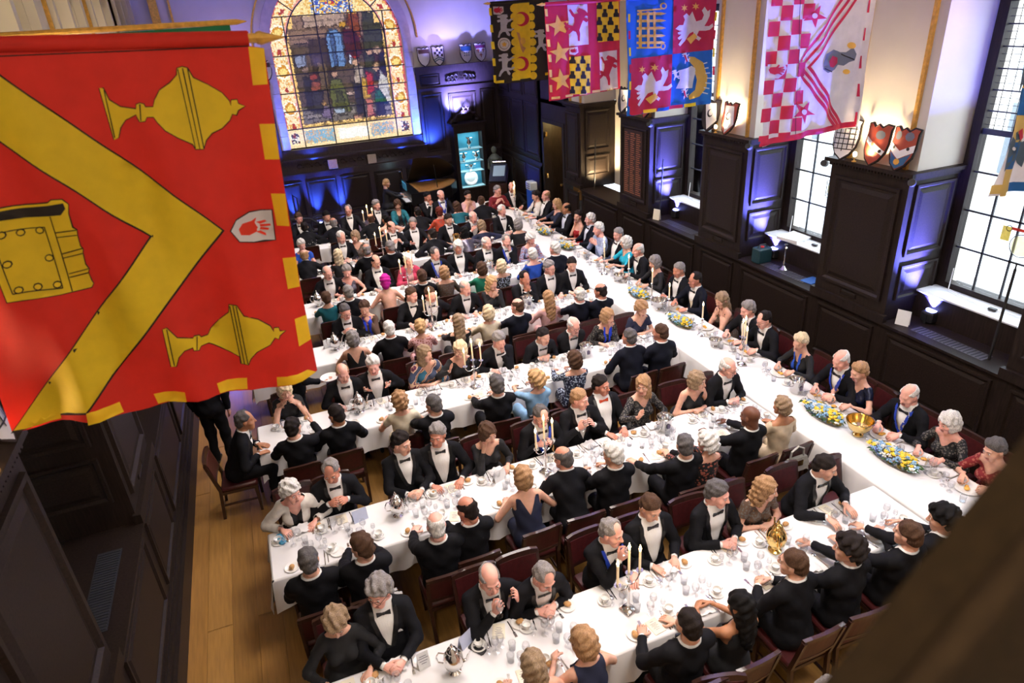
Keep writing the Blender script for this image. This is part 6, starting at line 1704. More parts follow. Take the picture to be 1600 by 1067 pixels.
# ================================================================== TABLES
SPR = [(3.39, 4.13), (5.49, 6.23), (7.78, 8.52), (9.92, 10.66), (11.98, 12.72), (14.06, 14.80), (16.10, 16.84)]
SX0, SX1 = -.66, 5.53
TX0, TX1, TY0, TY1 = 5.55, 6.50, 3.05, 18.0
TZ = .755
TNAME = ['front', 'second', 'third', 'fourth', 'fifth', 'sixth', 'rearmost']
def cloth(x0, x1, y0, y1, drop, label, group, sides):
    # top sheet with falls of cloth on the open sides; folds deepen towards the hem
    q = MB(); r = .02; z = TZ
    q.add([(x0 + r, y0 + r, z), (x1 - r, y0 + r, z), (x1 - r, y1 - r, z), (x0 + r, y1 - r, z)], [(0, 1, 2, 3)])
    c = [(x0, y0), (x1, y0), (x1, y1), (x0, y1)]
    o = obj('tablecloth', q, M['linen']); tag(o, label, 'tablecloth', group)
    for k in range(4):
        if k not in sides: continue
        (ax, ay), (bx, by) = c[k], c[(k+1) % 4]
        L = math.hypot(bx-ax, by-ay); n = max(6, int(L/.055)); dx, dy = (bx-ax)/L, (by-ay)/L; nx, ny = dy, -dx
        V = []; rows = [(-.02, 0, 0), (-.006, -.006, 0), (0, -.02, 0), (.004, -.12, .35), (.008, -.24, .7), (.012, -drop, 1)]
        for off, dz, w in rows:
            for i in range(n+1):
                s = L*i/n
                wv = w*(.018*math.sin(s*17 + ax + 3*k) + .012*math.sin(s*31 + ay) + .012)
                e = 0
                if w and (i < 2 or i > n-2): e = .03*w; 
                sg = -1 if i < n/2 else 1
                ss = min(max(s, .02 if off < 0 else 0), L - (.02 if off < 0 else 0)) + e*sg
                V.append((ax + dx*ss + nx*(off + wv + e), ay + dy*ss + ny*(off + wv + e), z + dz - (.05*w if (i < 1 or i > n-1) else 0)))
        F = [(j*(n+1)+i+1, j*(n+1)+i, (j+1)*(n+1)+i, (j+1)*(n+1)+i+1) for j in range(len(rows)-1) for i in range(n)]
        q = MB(); q.add(V, [f[::-1] for f in F]); obj('cloth_fall', q, M['linen'], o, smooth='all')
    return o
def table(x0, x1, y0, y1, label, group=None):
    t = thing('banquet_table', label, 'table', ((x0+x1)/2, (y0+y1)/2, 0), 0, group)
    hx, hy = (x1-x0)/2 - .03, (y1-y0)/2 - .03
    q = MB(); q.box(-hx, -hy, .715, hx, hy, TZ - .004); obj('tabletop', q, M['chairwood'], t)
    for sx in (-1, -.33, .33, 1) if hx > hy else (-1, 1):
        for sy in (-1, 1) if hx > hy else (-1, -.5, 0, .5, 1):
            x, y = sx*(hx - .12), sy*(hy - .10)
            q = MB(); q.lathe([(.022, 0), (.028, .05), (.026, .6), (.036, .715)], (x, y, 0), 8); obj('leg', q, M['chairwood'], t)
for (a, b), nm in zip(SPR, TNAME):
    table(SX0, SX1, a, b, 'long dining table standing %s of the seven cross tables' % nm)
    cloth(SX0, SX1, a, b, .34, 'white linen cloth draped over the %s of the cross tables' % nm, 'white tablecloths on the cross tables', (0, 2, 3))
table(TX0, TX1, TY0, TY1, 'very long top table standing along the window wall')
cloth(TX0, TX1, TY0, TY1, .40, 'white linen cloth of the long top table by windows', None, (0, 1, 2, 3))

# ================================================================== THE GUESTS
# (px, py of the head in the photograph, sex, look, nod, hair, hair colour, skin, clothes, pose, glasses, what they look like)
def G(*a): return a
ROWS = {}
ROWS[(0, 'F')] = [
 G(524, 972, 'f', -.1, 42, 'curly', 'ash', 'a', 'long:black:high', 'rest', 0, 'woman in black jacket with grey curls, bowed'),
 G(592, 924, 'm', -.55, 14, 'curly', 'grey', 'e', 'tux:black:hank', 'clasp', 1, 'curly grey man in glasses gazing aside'),
 G(765, 905, 'm', .0, 20, 'bald', 'grey', 'e', 'tux:black', 'drinkroll', 0, 'bald man drinking wine and holding bread'),
 G(848, 902, 'm', .15, 40, 'receding', 'grey', 'e', 'tux:black', 'clasp', 0, 'grey man bowed over clasped hands'),
 G(955, 832, 'm', .5, 14, 'receding', 'grey', 'e', 'medal:black', 'wineR', 0, 'grey man with blue neck ribbon, glass raised'),
 G(1016, 793, 'm', .1, 30, 'short', 'brown', 'a', 'tux:black:wide', 'lap', 0, 'young brown haired man looking down'),
 G(1119, 773, 'm', .5, 14, 'thick', 'dgrey', 'e', 'tux:black:wide', 'clasp', 0, 'broad grey haired man with folded hands'),
 G(1196, 764, 'f', .6, 12, 'longwave', 'sand', 'a', 'cap:brown:lace', 'cross', 0, 'long haired blonde woman in dark lace'),
 G(1288, 730, 'm', .55, 18, 'short', 'dark', 'a', 'tux:black', 'reach', 0, 'dark haired man reaching across the cloth')]
ROWS[(0, 'N')] = [
 G(834, 1040, 'f', .1, 4, 'long', 'ash', 'a', 'strapless:nude', 'rest', 0, 'bare shouldered woman with long ash hair'),
 G(914, 1003, 'f', -.35, 10, 'bob', 'sand', 'a', 'none:navy:high', 'eat', 1, 'blonde woman in sleeveless blue dress'),
 G(1076, 975, 'm', .0, 6, 'short', 'dark', 'a', 'tux:black', 'rest', 0, 'dark haired man turned to the table'),
 G(1157, 947, 'f', -.25, 8, 'long', 'black', 't', 'none:black', 'clasp', 0, 'woman with long black hair'),
 G(1241, 880, 'm', -.5, 6, 'short', 'brown', 'a', 'tux:black', 'clasp', 0, 'brown haired man facing along the table'),
 G(1327, 858, 'm', -.6, 6, 'curly', 'dark', 'a', 'tux:black', 'reach', 0, 'man with dark curls, hand held out'),
 G(1419, 835, 'm', -.2, 6, 'short', 'brown', 'a', 'tux:black', 'reach', 0, 'man with neat brown hair leaning forward'),
 G(1473, 811, 'm', -.6, 14, 'curly', 'black', 'a', 'tux:black', 'eat', 0, 'man with black curls bending over')]
ROWS[(1, 'F')] = [
 G(455, 770, 'f', .5, 14, 'curly', 'white', 'e', 'elbow:black:jkt-white', 'rest', 0, 'white haired woman in a white jacket'),
 G(517, 736, 'm', -.25, 30, 'receding', 'grey', 'c', 'tux:black:hank', 'cardB', 0, 'grey man reading a pale blue card'),
 G(627, 693, 'm', .6, 12, 'thick', 'dark', 'a', 'tux:black', 'clasp', 0, 'dark haired man turned to his neighbour'),
 G(684, 680, 'm', -.5, 8, 'thick', 'grey', 'c', 'tux:black:wide', 'rest', 0, 'grey haired man with broad white shirt front'),
 G(763, 677, 'f', .25, 16, 'bob', 'brown', 'a', 'long:black', 'faceR', 0, 'brown haired woman with hand at her face'),
 G(845, 650, 'm', .1, 26, 'receding', 'dgrey', 'e', 'medal:black', 'cardB', 1, 'man in glasses and blue ribbon reading a menu'),
 G(905, 624, 'm', .55, 10, 'short', 'sand', 'e', 'tux:black', 'raiseB', 0, 'sandy grey man holding up a glass'),
 G(939, 602, 'm', .45, 4, 'short', 'dark', 'c', 'tux:black:wide:obow', 'lap', 0, 'dark haired man wearing an orange bow tie'),
 G(1005, 602, 'f', -.7, 4, 'long', 'sand', 'a', 'long:black:lace', 'gestR', 0, 'woman with long fair hair in profile'),
 G(1089, 596, 'f', .45, 10, 'bob', 'ash', 'a', 'none:black', 'cross', 0, 'brown bobbed woman in black sleeveless dress'),
 G(1136, 575, 'm', .3, 16, 'bald', 'white', 'e', 'tux:black', 'clasp', 1, 'bald man in spectacles with joined hands')]
ROWS[(1, 'N')] = [
 G(482, 876, 'm', .0, 6, 'short', 'dgrey', 'a', 'tux:black', 'lap', 0, 'man with smooth dark grey hair'),
 G(565, 854, 'm', -.55, 8, 'thick', 'brown', 'a', 'tux:black', 'clasp', 0, 'brown haired man with clasped hands'),
 G(682, 821, 'm', .05, 10, 'bald', 'white', 'e', 'tux:black', 'rest', 0, 'balding white haired man'),
 G(730, 796, 'm', -.5, 16, 'bald', 'dark', 'c', 'tux:black', 'chinL', 0, 'balding dark haired man, head on hand'),
 G(816, 746, 'f', .0, 4, 'bob', 'sand', 'a', 'none:navy:vback', 'rest', 0, 'blonde woman in navy dress, bare back'),
 G(880, 716, 'm', -.35, 16, 'bald', 'dgrey', 'c', 'tux:black', 'eat', 1, 'balding man in glasses cutting food'),
 G(958, 711, 'm', -.4, 14, 'thick', 'white', 'a', 'tux:black', 'eat', 1, 'white haired man in glasses using a pen'),
 G(1070, 696, 'm', .3, 8, 'short', 'dgrey', 'a', 'tux:black', 'armout', 0, 'dark grey haired man leaning to a neighbour'),
 G(1105, 692, 'f', -.3, 8, 'curly', 'white', 'a', 'long:black:floralB', 'rest', 0, 'white curled woman in dark flowered dress'),
 G(1172, 652, 'm', -.3, 8, '', 'black', 'd', 'tux:black', 'reach', 0, 'shaven headed man with dark skin'),
 G(1222, 636, 'f', .0, 2, 'thick', 'ash', 't', 'elbow:fawn', 'rest', 0, 'brown grey haired woman in a fawn top')]
ROWS[(2, 'E')] = [G(383, 657, 'm', .0, 6, 'receding', 'dgrey', 't', 'tux:black', 'lap', 0, 'grey man seated at the aisle end')]
ROWS[(2, 'F')] = [
 G(445, 616, 'f', .1, 16, 'bob', 'lblond', 'a', 'cap:black:high', 'raiseB', 0, 'blonde woman in black with joined hands'),
 G(537, 584, 'm', .1, 24, 'bald', 'sand', 'e', 'tux:black:wide', 'lap', 0, 'bald man looking down, white shirt front'),
 G(583, 571, 'm', -.2, 20, 'thick', 'white', 'e', 'tux:black:wide', 'open', 0, 'white haired man gesturing with both hands'),
 G(664, 553, 'f', .55, 6, 'long', 'ash', 'a', 'elbow:fawn:shl-x', 'cross', 0, 'fair haired woman in a striped shawl'),
 G(719, 549, 'f', -.7, 6, 'bob', 'lblond', 'a', 'long:black:neck', 'gestR', 1, 'blonde woman in glasses turned sideways'),
 G(779, 538, 'm', .1, 26, 'thick', 'grey', 'e', 'tux:black', 'chinL', 0, 'grey man propping his cheek on a fist'),
 G(846, 527, 'm', .3, 18, 'short', 'dark', 'a', 'tux:black', 'clasp', 0, 'dark haired man with hands on cloth'),
 G(895, 513, 'm', .1, 20, 'bald', 'white', 'e', 'tux:black', 'raiseB', 1, 'bald man in glasses rubbing his hands'),
 G(949, 500, 'f', .4, 16, 'bob', 'sand', 'a', 'long:black:lace:scarf-royal', 'chinL', 0, 'fair haired woman with hand to mouth'),
 G(1002, 488, 'f', .0, 24, 'curly', 'sand', 'a', 'cap:navy', 'cross', 0, 'woman with light brown curls in navy')]
ROWS[(2, 'N')] = [
 G(458, 668, 'm', .4, 4, 'short', 'dark', 'a', 'tux:black', 'gestR', 0, 'dark haired man holding up a hand'),
 G(525, 648, 'm', -.5, 8, 'short', 'dark', 't', 'tux:black', 'rest', 0, 'dark haired man turned sideways'),
 G(625, 627, 'f', .0, 6, 'curly', 'sand', 'a', 'cap:cream:high', 'rest', 0, 'woman with sandy curls in cream knit'),
 G(677, 632, 'm', -.4, 8, 'short', 'dgrey', 'a', 'tux:black', 'rest', 0, 'grey haired man leaning hard aside'),
 G(776, 602, 'm', .0, 4, 'thick', 'dgrey', 'a', 'tux:black', 'rest', 0, 'dark grey haired man sitting upright'),
 G(838, 594, 'f', -.55, 10, 'curly', 'blond', 'a', 'elbow:lblue:high', 'eat', 0, 'curly blonde woman in light blue'),
 G(898, 562, 'f', -.1, 8, 'bob', 'brown', 'a', 'long:navy:floralA', 'eat', 0, 'brown bobbed woman in navy flowered dress'),
 G(983, 527, 'm', -.2, 2, 'short', 'dgrey', 'c', 'tux:midnight', 'rest', 0, 'cropped grey man sitting tall'),
 G(1032, 520, 'm', -.5, 4, 'short', 'brown', 'c', 'tux:midnight', 'rest', 0, 'brown haired man sitting tall')]
ROWS[(3, 'F')] = [
 G(540, 490, 'm', .2, 26, 'short', 'dgrey', 'e', 'tux:black', 'cardB', 1, 'man in glasses reading a card'),
 G(572, 489, 'f', -.3, 22, 'thick', 'brown', 'a', 'long:brown:scarf-royal', 'chinB', 0, 'short haired woman with bright blue scarf'),
 G(643, 461, 'm', .5, 12, 'short', 'brown', 'e', 'tux:black', 'eat', 0, 'brown haired man holding a knife'),
 G(672, 461, 'm', .2, 10, 'short', 'brown', 'e', 'tux:black:wide', 'armout', 0, 'man seated behind the candles'),
 G(727, 457, 'm', .3, 12, 'bald', 'grey', 'e', 'tux:black:hank', 'lap', 0, 'balding man with white pocket square'),
 G(769, 449, 'f', .3, 14, 'longwave', 'blond', 'a', 'long:black', 'chinB', 0, 'blonde woman drinking with both hands'),
 G(820, 440, 'm', .15, 14, 'receding', 'dark', 'c', 'tux:black', 'chinB', 0, 'dark haired man with hands at chin'),
 G(858, 419, 'm', .35, 8, 'thick', 'grey', 'e', 'tux:black:wide', 'lap', 1, 'grey man in glasses, broad shirt front'),
 G(894, 413, 'm', -.3, 20, 'short', 'dark', 'a', 'tux:black', 'lap', 0, 'young dark haired man leaning in')]
ROWS[(3, 'N')] = [
 G(551, 529, 'f', .0, 4, 'bob', 'grey', 'a', 'none:black:vback', 'rest', 0, 'grey bobbed woman in black V back'),
 G(608, 514, 'm', .0, 4, 'short', 'white', 'c', 'tux:black', 'rest', 0, 'cropped white haired man'),
 G(657, 511, 'f', .2, 4, 'bun', 'blond', 'a', 'elbow:pink:floralB:high', 'rest', 0, 'woman with blonde bun in pink print'),
 G(716, 503, 'f', .0, 4, 'long', 'ash', 'a', 'long:black', 'rest', 0, 'woman with very long ash hair'),
 G(763, 489, 'f', .1, 4, 'bob', 'lblond', 'a', 'elbow:cream:high', 'rest', 0, 'fair bobbed woman in cream'),
 G(808, 479, 'm', -.5, 6, 'bald', 'brown', 'e', 'tux:midnight', 'rest', 0, 'balding man in profile'),
 G(857, 466, 'f', .0, 4, 'long', 'sand', 'a', 'elbow:pink', 'rest', 0, 'woman with long sandy hair in pink'),
 G(905, 460, 'm', .0, 4, 'bald', 'white', 'e', 'tux:midnight', 'rest', 0, 'bald man with white fringe'),
 G(938, 455, 'm', -.5, 8, 'bald', 'dark', 'c', 'tux:midnight', 'rest', 0, 'balding dark haired man leaning forward')]
ROWS[(4, 'F')] = [
 G(512, 427, 'm', .2, 16, 'bald', 'grey', 'e', 'tux:black:wide', 'rest', 1, 'bald man in glasses'),
 G(542, 426, 'f', -.2, 26, 'thick', 'grey', 'e', 'none:grey:sequin', 'rest', 0, 'grey haired woman in sleeveless grey'),
 G(587, 409, 'm', .2, 16, 'bald', 'dark', 'a', 'tux:black:wide', 'lap', 1, 'balding dark man in glasses'),
 G(638, 408, 'f', .3, 12, 'thick', 'white', 'e', 'long:pink:jkt-rose', 'clasp', 0, 'white haired woman in pink and rose'),
 G(679, 398, 'm', .3, 22, 'receding', 'dgrey', 'e', 'medal:black', 'rest', 0, 'grey man with blue ribbon looking down'),
 G(716, 386, 'm', -.3, 10, 'bob', 'white', 'c', 'tux:black:wide', 'armout', 0, 'man with long white hair'),
 G(760, 380, 'm', .4, 6, 'bald', 'white', 'e', 'tux:black:wide', 'lap', 0, 'bald man looking along the table'),
 G(791, 377, 'm', .0, 12, 'receding', 'grey', 'e', 'medal:black:hank', 'chinL', 0, 'grey man, hand over mouth'),
 G(829, 379, 'f', .1, 26, 'curly', 'white', 'e', 'long:skyp:floralB', 'cross', 0, 'white haired woman in mauve print')]
ROWS[(4, 'N')] = [
 G(510, 466, 'f', .0, 4, 'short', 'brown', 'a', 'long:teal:high', 'rest', 0, 'short haired woman in teal'),
 G(544, 457, 'm', -.2, 6, 'short', 'grey', 'a', 'tux:black', 'rest', 0, 'grey man leaning over'),
 G(602, 440, 'f', .2, 2, 'turban', 'magenta', 'a', 'bare:nude', 'rest', 0, 'woman in a magenta turban, bare back'),
 G(659, 432, 'm', .0, 4, 'short', 'brown', 'a', 'tux:black', 'rest', 0, 'brown haired man upright'),
 G(694, 426, 'f', .1, 4, 'bob', 'sand', 'a', 'elbow:brown:lace', 'rest', 0, 'fair woman in patterned blouse'),
 G(753, 420, 'f', .0, 6, 'bob', 'brown', 'a', 'long:green:high', 'rest', 0, 'brown haired woman in bright green'),
 G(783, 416, 'f', .1, 4, 'bob', 'lblond', 'a', 'elbow:black:floralA', 'rest', 0, 'pale blonde woman in black print'),
 G(832, 398, 'f', .0, 4, 'thick', 'white', 'e', 'long:blue', 'rest', 0, 'white haired woman in royal blue'),
 G(867, 389, 'm', -.5, 4, 'thick', 'white', 'e', 'tux:midnight', 'rest', 0, 'white haired man in profile')]
ROWS[(5, 'F')] = [
 G(471, 383, 'f', .2, 26, 'thick', 'white', 'e', 'cap:blue', 'cross', 0, 'white haired woman in blue'),
 G(534, 377, 'm', .4, 24, 'receding', 'white', 'e', 'tux:black', 'clasp', 0, 'white haired man bending sideways'),
 G(556, 376, 'f', -.4, 14, 'bob', 'ash', 'a', 'elbow:brown:lace', 'rest', 0, 'brown haired woman leaning to talk'),
 G(612, 355, 'm', .5, 14, 'bald', 'brown', 'e', 'tux:black', 'raiseB', 0, 'balding man in profile'),
 G(645, 349, 'm', -.3, 16, 'short', 'grey', 'e', 'tux:black:wide', 'open', 0, 'grey man spreading his hands'),
 G(701, 349, 'm', .3, 22, 'short', 'dark', 'a', 'tux:black', 'rest', 0, 'dark haired man with bowed head'),
 G(739, 340, 'm', .1, 16, 'bald', 'white', 'e', 'tux:black', 'raiseB', 0, 'bald man with raised hands'),
 G(784, 329, 'm', .3, 20, 'receding', 'white', 'e', 'tux:black:hank', 'clasp', 0, 'white haired man looking down')]
ROWS[(5, 'N')] = [
 G(475, 400, 'm', .0, 4, 'bald', 'sand', 'a', 'tux:black', 'rest', 0, 'bald man beside the red banner'),
 G(528, 399, 'f', .1, 4, 'long', 'lblond', 'a', 'long:black', 'rest', 0, 'woman with very long blonde hair'),
 G(573, 391, 'm', .0, 6, 'bald', 'grey', 'c', 'tux:black', 'rest', 0, 'bald man with arm on table'),
 G(609, 386, 'm', -.5, 6, 'short', 'grey', 'c', 'tux:black', 'rest', 0, 'grey haired man in profile'),
 G(675, 367, 'm', -.3, 4, 'short', 'dark', 'a', 'tux:black', 'rest', 0, 'dark haired man'),
 G(725, 363, 'f', .0, 4, 'long', 'black', 'a', 'long:grey:sequin', 'rest', 0, 'black haired woman in sequins'),
 G(752, 353, 'f', -.2, 4, 'bob', 'ash', 'a', 'long:navy', 'rest', 0, 'brown bobbed woman in navy'),
 G(809, 351, 'f', -.1, 4, 'bob', 'grey', 'a', 'long:black', 'rest', 0, 'silver bobbed woman in black')]
ROWS[(6, 'F')] = [
 G(467, 341, 'm', .1, 22, 'short', 'brown', 'e', 'tux:black', 'rest', 0, 'brown haired man looking down'),
 G(510, 338, 'm', .1, 26, 'short', 'black', 'a', 'tux:black', 'lap', 0, 'black haired man looking down'),
 G(544, 329, 'm', -.3, 10, 'receding', 'grey', 'e', 'tux:black', 'armout', 1, 'grey man in glasses'),
 G(588, 321, 'm', .5, 6, 'thick', 'grey', 'e', 'tux:black', 'rest', 0, 'grey man turned aside'),
 G(621, 320, 'f', -.1, 20, 'bob', 'brown', 'a', 'cap:black:jkt-teal', 'rest', 0, 'brown haired woman in teal jacket'),
 G(668, 308, 'm', .4, 8, 'short', 'black', 'c', 'tux:black', 'wineR', 0, 'black haired man raising a hand'),
 G(689, 305, 'm', .0, 6, 'bald', 'white', 'e', 'medal:black:wide', 'rest', 0, 'bald man with chain and white beard'),
 G(731, 306, 'f', .1, 10, 'bun', 'dark', 'a', 'elbow:pink', 'chinB', 0, 'dark haired woman in pale pink'),
 G(777, 298, 'm', .4, 8, 'short', 'grey', 'e', 'long:darkred:high', 'raiseB', 1, 'grey man in a dark red coat'),
 G(800, 297, 'm', -.5, 14, 'bald', 'grey', 'e', 'tux:black', 'rest', 1, 'bald man in glasses turned aside')]
ROWS[(6, 'N')] = [
 G(475, 356, 'm', .0, 4, 'short', 'dark', 'a', 'tux:black', 'rest', 0, 'dark haired man'),
 G(521, 349, 'm', .0, 4, 'bald', 'grey', 'c', 'tux:black', 'rest', 0, 'bald grey man'),
 G(579, 343, 'm', .0, 6, 'bald', 'brown', 'c', 'tux:black', 'rest', 0, 'bald man hunched forward'),
 G(604, 343, 'f', -.4, 4, 'short', 'black', 'a', 'strapless:pink', 'rest', 0, 'black haired woman in pink'),
 G(653, 332, 'm', .0, 4, 'short', 'dark', 'a', 'tux:black', 'rest', 0, 'dark brown haired man'),
 G(686, 332, 'f', .0, 4, 'thick', 'auburn', 'a', 'elbow:orange:floralB:high', 'rest', 0, 'auburn haired woman in orange red'),
 G(713, 323, 'f', -.2, 4, 'long', 'brown', 'a', 'long:teal', 'rest', 0, 'brown haired woman in dark teal'),
 G(751, 315, 'm', .3, 4, 'short', 'brown', 'a', 'tux:black', 'rest', 0, 'brown haired man leaning in')]
ROWS[(7, 'T')] = [
 G(837, 306, 'f', .2, 22, 'bun', 'dark', 'a', 'elbow:black:jkt-white', 'clasp', 0, 'dark haired woman in white jacket'),
 G(853, 306, 'm', .0, 10, 'bald', 'sand', 'e', 'tux:black:wide', 'lap', 0, 'bald man beside white jacket'),
 G(870, 319, 'f', .0, 14, 'long', 'blond', 'a', 'elbow:navy', 'eat', 0, 'blonde woman in dark blue'),
 G(885, 326, 'm', -.2, 12, 'bald', 'dark', 't', 'suit:black:wide', 'eat', 0, 'tanned bald man'),
 G(903, 338, 'f', .6, 4, 'bun', 'dark', 'a', 'strapless:red', 'chinR', 0, 'smiling woman in strapless red dress'),
 G(922, 343, 'm', -.3, 6, 'thick', 'white', 'e', 'suit:midnight', 'lap', 0, 'white haired man in suit'),
 G(935, 358, 'm', -.2, 12, 'thick', 'white', 'e', 'long:skyp:floralA:high', 'raiseB', 0, 'white haired guest in pale blue print'),
 G(966, 366, 'm', .3, 16, 'short', 'grey', 'e', 'tux:black:wide', 'lap', 0, 'bearded grey man'),
 G(978, 379, 'f', -.5, 8, 'bob', 'white', 'a', 'elbow:turq', 'eat', 0, 'white bobbed woman in turquoise'),
 G(997, 391, 'm', -.2, 14, 'bald', 'white', 'e', 'tux:black:hank', 'eat', 0, 'bald man with pocket square'),
 G(1023, 410, 'f', .0, 20, 'bob', 'grey', 'a', 'long:black', 'eat', 0, 'grey bobbed woman in black'),
 G(1061, 422, 'm', .1, 16, 'short', 'grey', 'c', 'tux:black:wide:hank', 'clasp', 0, 'grey man with joined hands'),
 G(1086, 437, 'm', -.1, 12, 'receding', 'dark', 'c', 'tux:midnight:vest', 'eatlow', 1, 'bearded man in cream waistcoat'),
 G(1128, 469, 'f', .2, 24, 'long', 'ash', 'a', 'none:brown:lace', 'chinB', 0, 'brown haired woman with bare arms'),
 G(1168, 484, 'm', -.1, 18, 'thick', 'grey', 'e', 'tux:black', 'eatlow', 0, 'grey haired man eating'),
 G(1194, 500, 'm', -.1, 24, 'receding', 'dark', 'e', 'tux:black', 'eat', 1, 'balding man in glasses eating'),
 G(1251, 535, 'f', .1, 26, 'thick', 'lblond', 'a', 'long:black:scarf-blue', 'eat', 0, 'fair haired woman with blue scarf'),
 G(1314, 563, 'm', .0, 28, 'bald', 'white', 'e', 'medal:black:vest', 'eat', 0, 'bald man wearing a dark neck ribbon'),
 G(1343, 582, 'f', -.2, 22, 'thick', 'sand', 'a', 'cap:navy:sequin', 'eat', 0, 'woman in navy sequins'),
 G(1420, 618, 'm', .0, 26, 'bald', 'white', 'e', 'medal:black:vest', 'eat', 0, 'bald man with medal on cream waistcoat'),
 G(1482, 660, 'f', -.2, 22, 'bob', 'white', 'e', 'long:black:lace:neck', 'eat', 0, 'white haired woman in grey lace'),
 G(1552, 703, 'f', -.2, 24, 'thick', 'dgrey', 'a', 'elbow:darkred:floralB', 'eat', 0, 'woman in red and rust print')]

def ray(px, py):
    r = np.array([(px - 800)/FPX, (py - 533.5)/FPX, 1.0]) @ RW
    return r
SEATS = []        # (table, side, hip x, hip y, rz, ordinal)
HELD = {}
def seat_people():
    for (ti, side), row in ROWS.items():
        xs = sorted(row, key=lambda g: g[0]) if side != 'T' else row
        for g in row:
            px, py, sex, look, nod, style, hcol, skin, outfit, pose, gl, desc = g
            k = xs.index(g) + 1
            r = ray(px, py)
            if side == 'F': d = np.array([0, -1.]); rz = PI; sgn = 1
            elif side == 'N': d = np.array([0, 1.]); rz = 0; sgn = -1
            elif side == 'T': d = np.array([-1., 0]); rz = PI/2; sgn = 1
            else: d = np.array([1., 0]); rz = -PI/2; sgn = -1
            lat = np.array([-d[1], d[0]])
            if side == 'F': line = SPR[ti][1] + .26
            elif side == 'N': line = SPR[ti][0] - .27
            elif side == 'T': line = TX1 + .27
            else: line = SX0 - .30
            S = 1.04 if sex == 'm' else .98
            th = .12
            for _ in range(6):                            # lean the trunk until the head meets its sight line
                z = .555 + S*(.525*math.cos(th) + .165*math.cos(th*.45)) - .005
                p = CAM + r*((z - CAM[2])/r[2])
                off = (p[:2] @ d) - (line if side in 'NE' else -line)
                need = off - S*(-.012 + .022)
                t2 = math.asin(max(-.9, min(.9, need/(S*(.525 + .165*.45)))))
                th = max(-.12, min(.62, t2))
            fwd = S*(.525*math.sin(th) + .165*math.sin(th*.45) + .01)
            hip = p[:2] - d*fwd
            e = line - (hip @ d if side in 'NE' else -(hip @ d))
            edge = .26 + (-e if side in 'FT' else e)
            edge = max(.12, min(.55, edge))
            th0 = th
            yaw = {'F': 1.1, 'N': -1.1, 'T': .9, 'E': -.9}[side]*look
            nodr = math.radians(nod)*.75
            far = math.dist(p, CAM)
            lod = 0 if far < 9.0 else 1
            if side == 'T': lab = '%s, %s seat along top table from the piano' % (desc, ORD[k])
            elif side == 'E': lab = '%s of the third table, chair turned to it' % desc
            else: lab = '%s, %s along %s side of %s table' % (desc, ORD[k], 'far' if side == 'F' else 'near', TNAME[ti])
            grp = 'guests at the top table' if side == 'T' else 'guests at the %s table' % TNAME[ti]
            tw = rnd.uniform(-.10, .10) + (.15*yaw if abs(yaw) > .3 else 0)
            root, info = person('person', (hip[0], hip[1], 0), rz + tw*.5, sex, th0, yaw - tw*.5, nodr, rnd.uniform(-.05, .05), style, hcol, skin, outfit, pose, edge, lod, lab, bool(gl), group=grp, girth=rnd.uniform(.96, 1.14) if sex == 'm' else rnd.uniform(.95, 1.12))
            HELD[(ti, side, k)] = (root, info)
            SEATS.append((ti, side, hip[0], hip[1], rz, k))
            cl = 'maroon leather chair, %s seat along top table from the piano' % ORD[k] if side == 'T' else ('maroon leather chair turned to the aisle end of third table' if side == 'E' else 'maroon leather chair, %s along %s side of %s table' % (ORD[k], 'far' if side == 'F' else 'near', TNAME[ti]))
            place_chair(hip[0] + d[0]*-.02, hip[1] - d[1]*.02, rz + rnd.uniform(-.06, .06), cl, 'dining chairs round the tables')
seat_people()

# ================================================================== THINGS ON THE TABLES
def proto(name, fn, m, smooth=True):
    q = MB(); fn(q); return mesh_of(name, q, m, smooth)
PM = {}
PM['side_plate'] = proto('side_plate', lambda q: q.lathe([(.0, .003), (.045, .003), (.052, .006), (.074, .013), (.076, .011), (.053, .0), (.0, .0)], n=20, cap=False), M['china'])
PM['dinner_plate'] = proto('dinner_plate', lambda q: q.lathe([(.0, .006), (.080, .006), (.092, .014), (.132, .022), (.134, .019), (.092, .006), (.075, .0), (.0, .0)], n=24, cap=False), M['china'])
PM['saucer'] = proto('saucer', lambda q: q.lathe([(.0, .004), (.030, .004), (.066, .015), (.068, .013), (.034, .0), (.0, .0)], n=18, cap=False), M['china'])
def _cup(q):
    q.lathe([(.022, .0), (.024, .008), (.036, .03), (.041, .058), (.038, .058), (.033, .032), (.0, .010)], n=14, cap=False)
    q.tube([(.036, 0, .048), (.056, 0, .050), (.062, 0, .036), (.052, 0, .022), (.034, 0, .020)], .004, 5)
PM['coffee_cup'] = proto('coffee_cup', _cup, M['china'])
PM['bread_roll'] = proto('bread_roll', lambda q: (q.sphere((0, 0, .021), (.036, .028, .021), 10, 7), q.sphere((.012, .006, .026), (.024, .022, .018), 8, 6)), M['bread'])
PM['wine_glass'] = proto('wine_glass', lambda q: q.lathe([(.033, 0), (.033, .003), (.006, .008), (.0045, .075), (.012, .085), (.033, .115), (.035, .135), (.029, .168), (.0275, .168), (.0325, .134), (.030, .116), (.0, .088)], n=14, cap=False), M['tableglass'])
PM['water_goblet'] = proto('water_goblet', lambda q: q.lathe([(.031, 0), (.031, .003), (.007, .008), (.006, .045), (.028, .065), (.036, .10), (.034, .128), (.0325, .128), (.034, .10), (.026, .068), (.0, .052)], n=14, cap=False), M['tableglass'])
PM['port_glass'] = proto('port_glass', lambda q: q.lathe([(.026, 0), (.026, .003), (.005, .007), (.004, .05), (.022, .068), (.024, .09), (.020, .112), (.0185, .112), (.022, .09), (.020, .07), (.0, .055)], n=12, cap=False), M['tableglass'])
